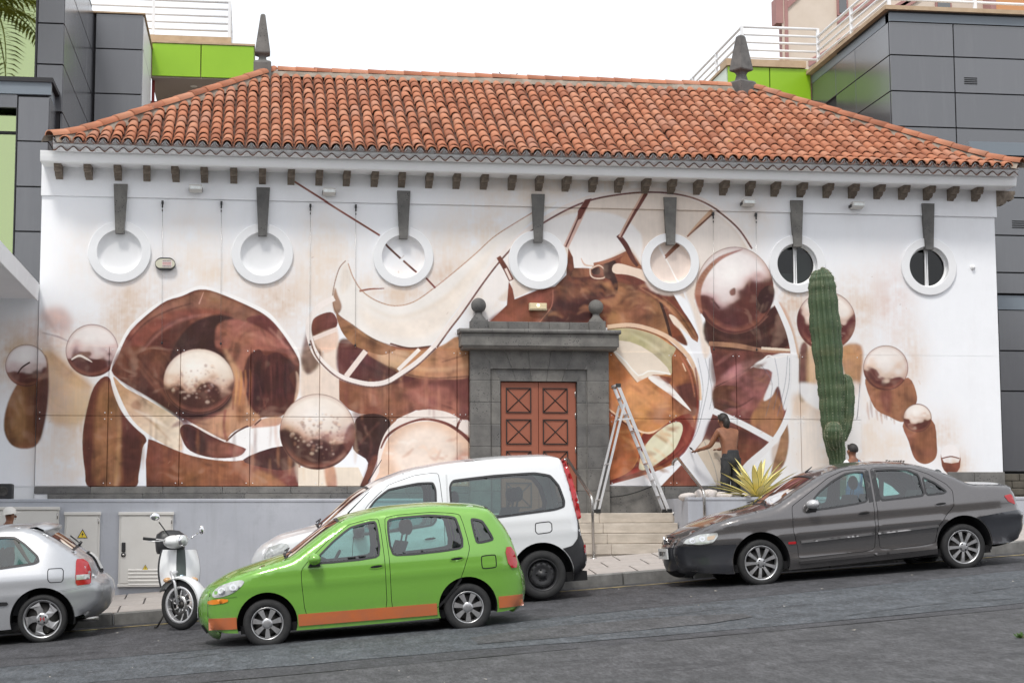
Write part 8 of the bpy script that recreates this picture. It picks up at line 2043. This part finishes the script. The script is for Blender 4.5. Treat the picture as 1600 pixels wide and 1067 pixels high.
def person(label, loc, rz, scale, J, wear, hair='short', group=None):
    """J: joints (right, forward, up) in metres for a 1.72 m figure"""
    t = thing('person', label, 'person', loc, (0, 0, rz), group); t.scale = (scale,)*3; ORG[t.name] = (0, 0, 0)
    N = {'pelvis': (J['pelvis'], .115), 'spine': (J['spine'], .108), 'chest': (J['chest'], .128), 'neck0': (J['neck'], .058), 'chin': (J['chin'], .066), 'head': (J['head'], .088), 'crown': (J['crown'], .070)}
    E_ = [('pelvis', 'spine'), ('spine', 'chest'), ('chest', 'neck0'), ('neck0', 'chin'), ('chin', 'head'), ('head', 'crown')]
    for s in 'LR':
        N['sh'+s] = (J['sh'+s], .062); N['el'+s] = (J['el'+s], .043); N['wr'+s] = (J['wr'+s], .029); E_ += [('chest', 'sh'+s), ('sh'+s, 'el'+s), ('el'+s, 'wr'+s)]
        w_ = Vector(J['wr'+s]); d = (w_-Vector(J['el'+s])).normalized(); pm_ = w_+d*.065; N['palm'+s] = (tuple(pm_), (.026, .034)); E_.append(('wr'+s, 'palm'+s))
        sd2 = d.cross(Vector((0, 0, 1))); sd2 = sd2.normalized() if sd2.length > .1 else Vector((1, 0, 0)); dn = d.cross(sd2)
        for k, (o_, l_) in enumerate(((-.03, .062), (-.011, .075), (.009, .07), (.028, .055))):
            a = pm_+d*.028+sd2*o_; b = a+d*l_*.55-dn*.008*1; e_ = b+d*l_*.4+Vector((0, 0, -.018)); kk = 'f%d%s' % (k, s); N[kk+'a'] = (tuple(a), .010); N[kk+'b'] = (tuple(b), .009); N[kk+'c'] = (tuple(e_), .0075); E_ += [('palm'+s, kk+'a'), (kk+'a', kk+'b'), (kk+'b', kk+'c')]
        a = w_+d*.03+sd2*-.035; N['t'+s+'a'] = (tuple(a), .011); N['t'+s+'b'] = (tuple(a+d*.045+sd2*-.022), .009); E_ += [('wr'+s, 't'+s+'a'), ('t'+s+'a', 't'+s+'b')]
        N['hip'+s] = (J['hip'+s], .085); N['kn'+s] = (J['kn'+s], .056); N['an'+s] = (J['an'+s], .038); a = Vector(J['an'+s]); N['toe'+s] = (tuple(a+Vector((0, .15, -.045))), (.032, .04)); E_ += [('pelvis', 'hip'+s), ('hip'+s, 'kn'+s), ('kn'+s, 'an'+s), ('an'+s, 'toe'+s)]
    grow('body', N, E_, M_skin, t)
    h = Vector(J['head']); f = Vector((0, 1, 0)); up = (Vector(J['crown'])-Vector(J['chin'])).normalized(); fw = (f-up*f.dot(up)).normalized(); rt_ = fw.cross(up)
    def HB(name, c_, r_, mat, lim=None, seg=16):
        m = MB(); m.ball((0, 0, 0), r_, seg=seg, rings=12)
        m.v = [tuple(c_+rt_*p[0]+fw*p[1]+up*p[2]) for p in m.v if True]; return m.build(name, mat, t)
    for s in (-1, 1):
        HB('eye', h+fw*.078+rt_*s*.032+up*.0, (.012, .010, .008), pm('eye_dark', (.02, .015, .012), rough=.2), seg=8); HB('ear', h+rt_*s*.085-fw*.005, (.012, .022, .032), M_skin, seg=10)
    HB('nose', h+fw*.095-up*.025, (.014, .022, .022), M_skin, seg=8); HB('mouth', h+fw*.082-up*.062, (.024, .010, .007), pm('lips', (.25, .09, .07), rough=.5), seg=8)
    if hair in ('short', 'bun'):
        m = MB(); rows = []
        for i in range(11):
            th = math.pi/2-i*.19
            rows.append([tuple(h+up*.035+(rt_*math.cos(a)*.092+fw*(math.sin(a)*.102-.012))*math.cos(th)+up*.108*math.sin(th)+((fw*-.0+up*.05) if math.sin(a) > .35 and th < .25 else Vector((0, 0, 0)))) for a in np.linspace(0, 2*math.pi, 22, endpoint=False)])
        m.grid(rows, closed=True); m.build('hair', M_hair, t)
        if hair == 'bun':
            m = MB(); m.tube([tuple(h-fw*.10+up*.05), tuple(h-fw*.13-up*.02), tuple(h-fw*.12-up*.10), tuple(h-fw*.10-up*.17)], [.05, .062, .05, .015], 12); m.build('ponytail', M_hair, t)
    if hair == 'cap':
        m = MB(); m.lathe([(.11, .0), (.112, .03), (.10, .075), (.06, .115), (0, .125)], seg=24); m.v = [tuple(h+up*.035+rt_*p[0]+fw*p[1]+up*p[2]) for p in m.v]; hc = m.build('cap', wear['cap'], t)
        m = MB(); m.grid([[tuple(h+up*.04+rt_*math.cos(a)*r2+fw*math.sin(a)*(r2+.0)*(1.0 if r2 < .12 else 1.25)) for a in np.linspace(0, 2*math.pi, 24)] for r2 in (.105, .16)]); m.build('brim', wear['cap'], hc)
    def cloth(name, keys, mat, grow_r, cut=None):
        K = {}; EE = []
        for a in keys: K[a] = (N[a][0], (N[a][1] if not hasattr(N[a][1], '__len__') else N[a][1][0])*grow_r.get(a, 1.18)) if a in N else cut[a]
        for a, b in E_+[('elL', 'cuffL'), ('elR', 'cuffR'), ('shL', 'cuffL'), ('shR', 'cuffR'), ('knL', 'hemL'), ('knR', 'hemR'), ('waist', 'pelvis')]:
            if a in K and b in K and not (a.startswith('sh') and b.startswith('cuff') and ('el'+a[2:]) in K): EE.append((a, b))
        return grow(name, K, EE, mat, t)
    def mid(a, b, k): return tuple(Vector(J[a]).lerp(Vector(J[b]), k))
    if 'shirt' in wear: cloth('shirt', ['spine', 'pelvis', 'chest', 'shL', 'shR', 'cuffL', 'cuffR'], wear['shirt'], {'chest': 1.12, 'shL': 1.2, 'shR': 1.2, 'pelvis': 1.12, 'spine': 1.16}, {'cuffL': (mid('shL', 'elL', .75), .062), 'cuffR': (mid('shR', 'elR', .75), .062)})
    if 'trousers' in wear:
        low = wear.get('hem', .95)
        m = MB(); pc = Vector(J['pelvis']); rows = []
        for dz, rx_, ry_ in ((-.17, .03, .03), (-.13, .13, .10), (-.06, .168, .128), (.0, .165, .125), (.08, .146, .112), (.13, .140, .108), (.135, .125, .095)):
            rows.append([tuple(pc+Vector((rx_*math.cos(q), ry_*math.sin(q), dz))) for q in np.linspace(0, 2*math.pi, 24, endpoint=False)])
        m.grid(rows, closed=True)
        for s in 'LR':
            hp_, kn_, hm_ = Vector(J['hip'+s]), Vector(J['kn'+s]), Vector(mid('kn'+s, 'an'+s, low))
            q = catmull([tuple(hp_+Vector((0, 0, .05))), tuple(hp_-Vector((0, 0, .06))), tuple(hp_.lerp(kn_, .55)), tuple(kn_), tuple(hm_)], 4); nq = len(q)
            m.tube(q, [(.096-.018*k/nq)*(1+.05*math.sin(k*1.9+(1 if s == 'L' else 2))) for k in range(nq)], 14)
        m.build('trousers', wear['trousers'], t, merge=.0005)
    for s in 'LR':
        a = Vector(J['an'+s]); m = MB(); rows = []
        for y_, w_, h_ in ((-.07, .035, .07), (-.03, .045, .085), (.06, .048, .065), (.14, .05, .05), (.20, .03, .03)):
            rows.append([tuple(a+Vector((w_*math.cos(q), y_, -.085+max(0, h_*math.sin(q))*1.2))) for q in np.linspace(0, 2*math.pi, 12, endpoint=False)])
        m.grid(rows, closed=True); m.build('shoe', wear.get('shoe', M_black), t)
    return t, N
base = dict(pelvis=(0, 0, .95), spine=(0, .01, 1.12), chest=(0, .01, 1.32), neck=(0, .015, 1.47), chin=(0, .04, 1.54), head=(0, .035, 1.60), crown=(0, .02, 1.66), shL=(-.17, 0, 1.40), shR=(.17, 0, 1.40), elL=(-.22, .0, 1.12), elR=(.22, 0, 1.12), wrL=(-.23, .10, .88), wrR=(.23, .10, .88),
            hipL=(-.09, 0, .90), hipR=(.09, 0, .90), knL=(-.10, .02, .49), knR=(.10, .02, .49), anL=(-.10, 0, .09), anR=(.10, 0, .09))
# the painter, bare back to the street, reaching for the wall on his left
J = dict(base); J.update(spine=(-.005, .02, 1.13), chest=(-.03, .07, 1.33), neck=(-.03, .12, 1.46), chin=(-.04, .17, 1.52), head=(-.04, .175, 1.58), crown=(-.04, .165, 1.64), shL=(-.20, .07, 1.39), shR=(.14, .06, 1.40), elL=(-.30, .16, 1.15), wrL=(-.40, .34, 1.10), elR=(.18, .16, 1.14), wrR=(.04, .36, 1.12))
px0 = P(1141, 720, -.47)[0]
pt, pn = person('shirtless painter with dark hair and black knee trousers working at the mural', (px0, -.50, .19), rad(14), .955, J, dict(trousers=M_short, hem=.72, shoe=M_black), 'bun')
m = MB(); wv = Vector(J['wrL'])+Vector((-.03, .10, -.04)); m.tube([wv, wv+Vector((-.02, .10, .06))], .008, 6); m.tube([wv+Vector((-.02, .10, .06)), wv+Vector((-.03, .15, .09))], [.018, .010], 8)
br_ = m.build('paint_brush', M_mould); br_.matrix_world = Matrix.LocRotScale(pt.location, pt.rotation_euler, pt.scale); tag(br_, 'small dark paint brush held in the painter\'s left hand', 'brush')
# someone in white behind the sedan
yb_ = -2.35; px0 = P(1334, 720, yb_)[0]; gz = zpave(px0, yb_); zh = P(1327, 698, yb_)[1]
J = dict(base); J.update(elL=(-.22, .10, 1.14), wrL=(-.16, .30, 1.10), elR=(.22, .10, 1.14), wrR=(.14, .32, 1.14))
pt2, _ = person('person in white top with blue strap standing behind the grey sedan beside the cactus', (px0, yb_, gz), rad(28), (zh-gz+.05)/1.735, J, dict(shirt=pm('white_cotton', (.72, .73, .75), (.78, .78, .79), 8, .9, bump=.3, bscale=18, bdist=.01), trousers=pm('blue_work_cloth', (.03, .10, .22), (.05, .14, .28), 6, .9), hem=.95), 'short')
m = MB(); m.tube([(.07, .16, 1.15), (.085, .13, 1.36), (.085, .03, 1.475), (.07, -.10, 1.40), (.05, -.135, 1.2), (.03, -.13, 1.0)], .02, 6); m.v = [(p[0], p[1], p[2]) for p in m.v]; m.build('blue_strap', pm('blue_strap_cloth', (.02, .20, .42), rough=.7), pt2)
# passer-by at the far left
yb_ = -2.55; px0 = P(12, 820, yb_)[0]; gz = zpave(px0, yb_); zh = P(12, 791, yb_)[1]
J = dict(base); J.update(knL=(-.09, .16, .50), anL=(-.09, .10, .10), knR=(.09, -.05, .50), anR=(.09, -.30, .17), elL=(-.22, -.10, 1.13), wrL=(-.22, -.05, .88), elR=(.22, .10, 1.13), wrR=(.20, .24, .93))
person('passer-by with white sun hat and teal shirt walking behind the silver hatchback', (px0, yb_, gz), rad(-62), (zh-gz)/1.76, J, dict(shirt=pm('teal_cotton', (.02, .24, .30), (.03, .30, .36), 8, .9, bump=.3, bscale=18, bdist=.01), trousers=M_short, cap=pm('white_hat_cloth', (.74, .72, .68), rough=.9)), 'cap')

# ---------------------------------------------------------------- palm beside the street (seen mirrored in the left glazing)
_yg = Y1+.04; _px, _pz = P(22, 36, 2*_yg+7.4)
pal = thing('palm_tree', 'date palm on the near side of the street, mirrored in the left glazing', 'tree', (_px-.7, -7.4, _pz-10.4+.4))
# terrace of houses across the street: only its reflection reaches the picture
ob = thing('terrace_house', 'pale terrace with dark windows across the street, behind the viewpoint', 'building', (0, -47, -2))
m = MB(); m.box((-38, -57, -4), (42, -47, 7.5)); m.build('wall', pm('ochre_render', (.26, .22, .18), (.32, .27, .22), .6, .9), ob, world=True)
m = MB(); m.box((-38.3, -57.3, 7.5), (42.3, -46.6, 7.9)); m.build('roof', M_tiles, ob, world=True)
for i in range(16):
    for j in range(3):
        x = -35+i*4.8; z = -1.0+j*2.9; m = MB(); m.box((x, -47.02, z), (x+1.5, -46.9, z+1.7)); w = m.build('window', M_rail, ob, world=True); m = MB(); m.box((x+.1, -46.9, z+.1), (x+1.4, -46.88, z+1.6)); m.build('pane', M_smoke, w, world=True)
M_frond = pm('palm_frond', (.20, .20, .03), (.34, .31, .05), 4, .5); M_trunk = pm('palm_trunk', (.10, .075, .05), (.18, .14, .10), 9, .95, bump=.8, bscale=20, bdist=.03)
m = MB(); m.tube([(0, 0, 0), (.05, 0, 4), (.0, 0, 8), (0, 0, 10.4)], [.28, .22, .2, .26], 14); m.build('trunk', M_trunk, pal)
pr_ = np.random.RandomState(9)
for k in range(26):
    az = k*2.4; el = 1.2-1.5*(k/26); m = MB(); d = Vector((math.cos(az), math.sin(az), 0)); s_ = Vector((-math.sin(az), math.cos(az), 0)); p = Vector((0, 0, 10.4)); sp_ = [p.copy()]
    for i in range(14): p = p+(d*math.cos(el)+Vector((0, 0, 1))*math.sin(el))*.22; el -= .13; sp_.append(p.copy())
    m.tube(sp_, [.03-.0018*i for i in range(15)], 5)
    for i in range(2, 15):
        for h_ in (0, .5):
            b = sp_[i-1].lerp(sp_[i], h_)
            for sg in (-1, 1):
                L_ = .55*math.sin(math.pi*min(1, (i+h_)/15*.85+.1)); e_ = b+s_*sg*L_*.8+d*L_*.45+Vector((0, 0, -.12-.1*pr_.rand())); w_ = d*.042; q_ = b.lerp(e_, .5)+Vector((0, 0, .04)); m.add([tuple(b-w_*.4), tuple(q_-w_), tuple(e_), tuple(q_+w_)], [(0, 1, 2, 3)])
    m.build('frond', M_frond, pal)
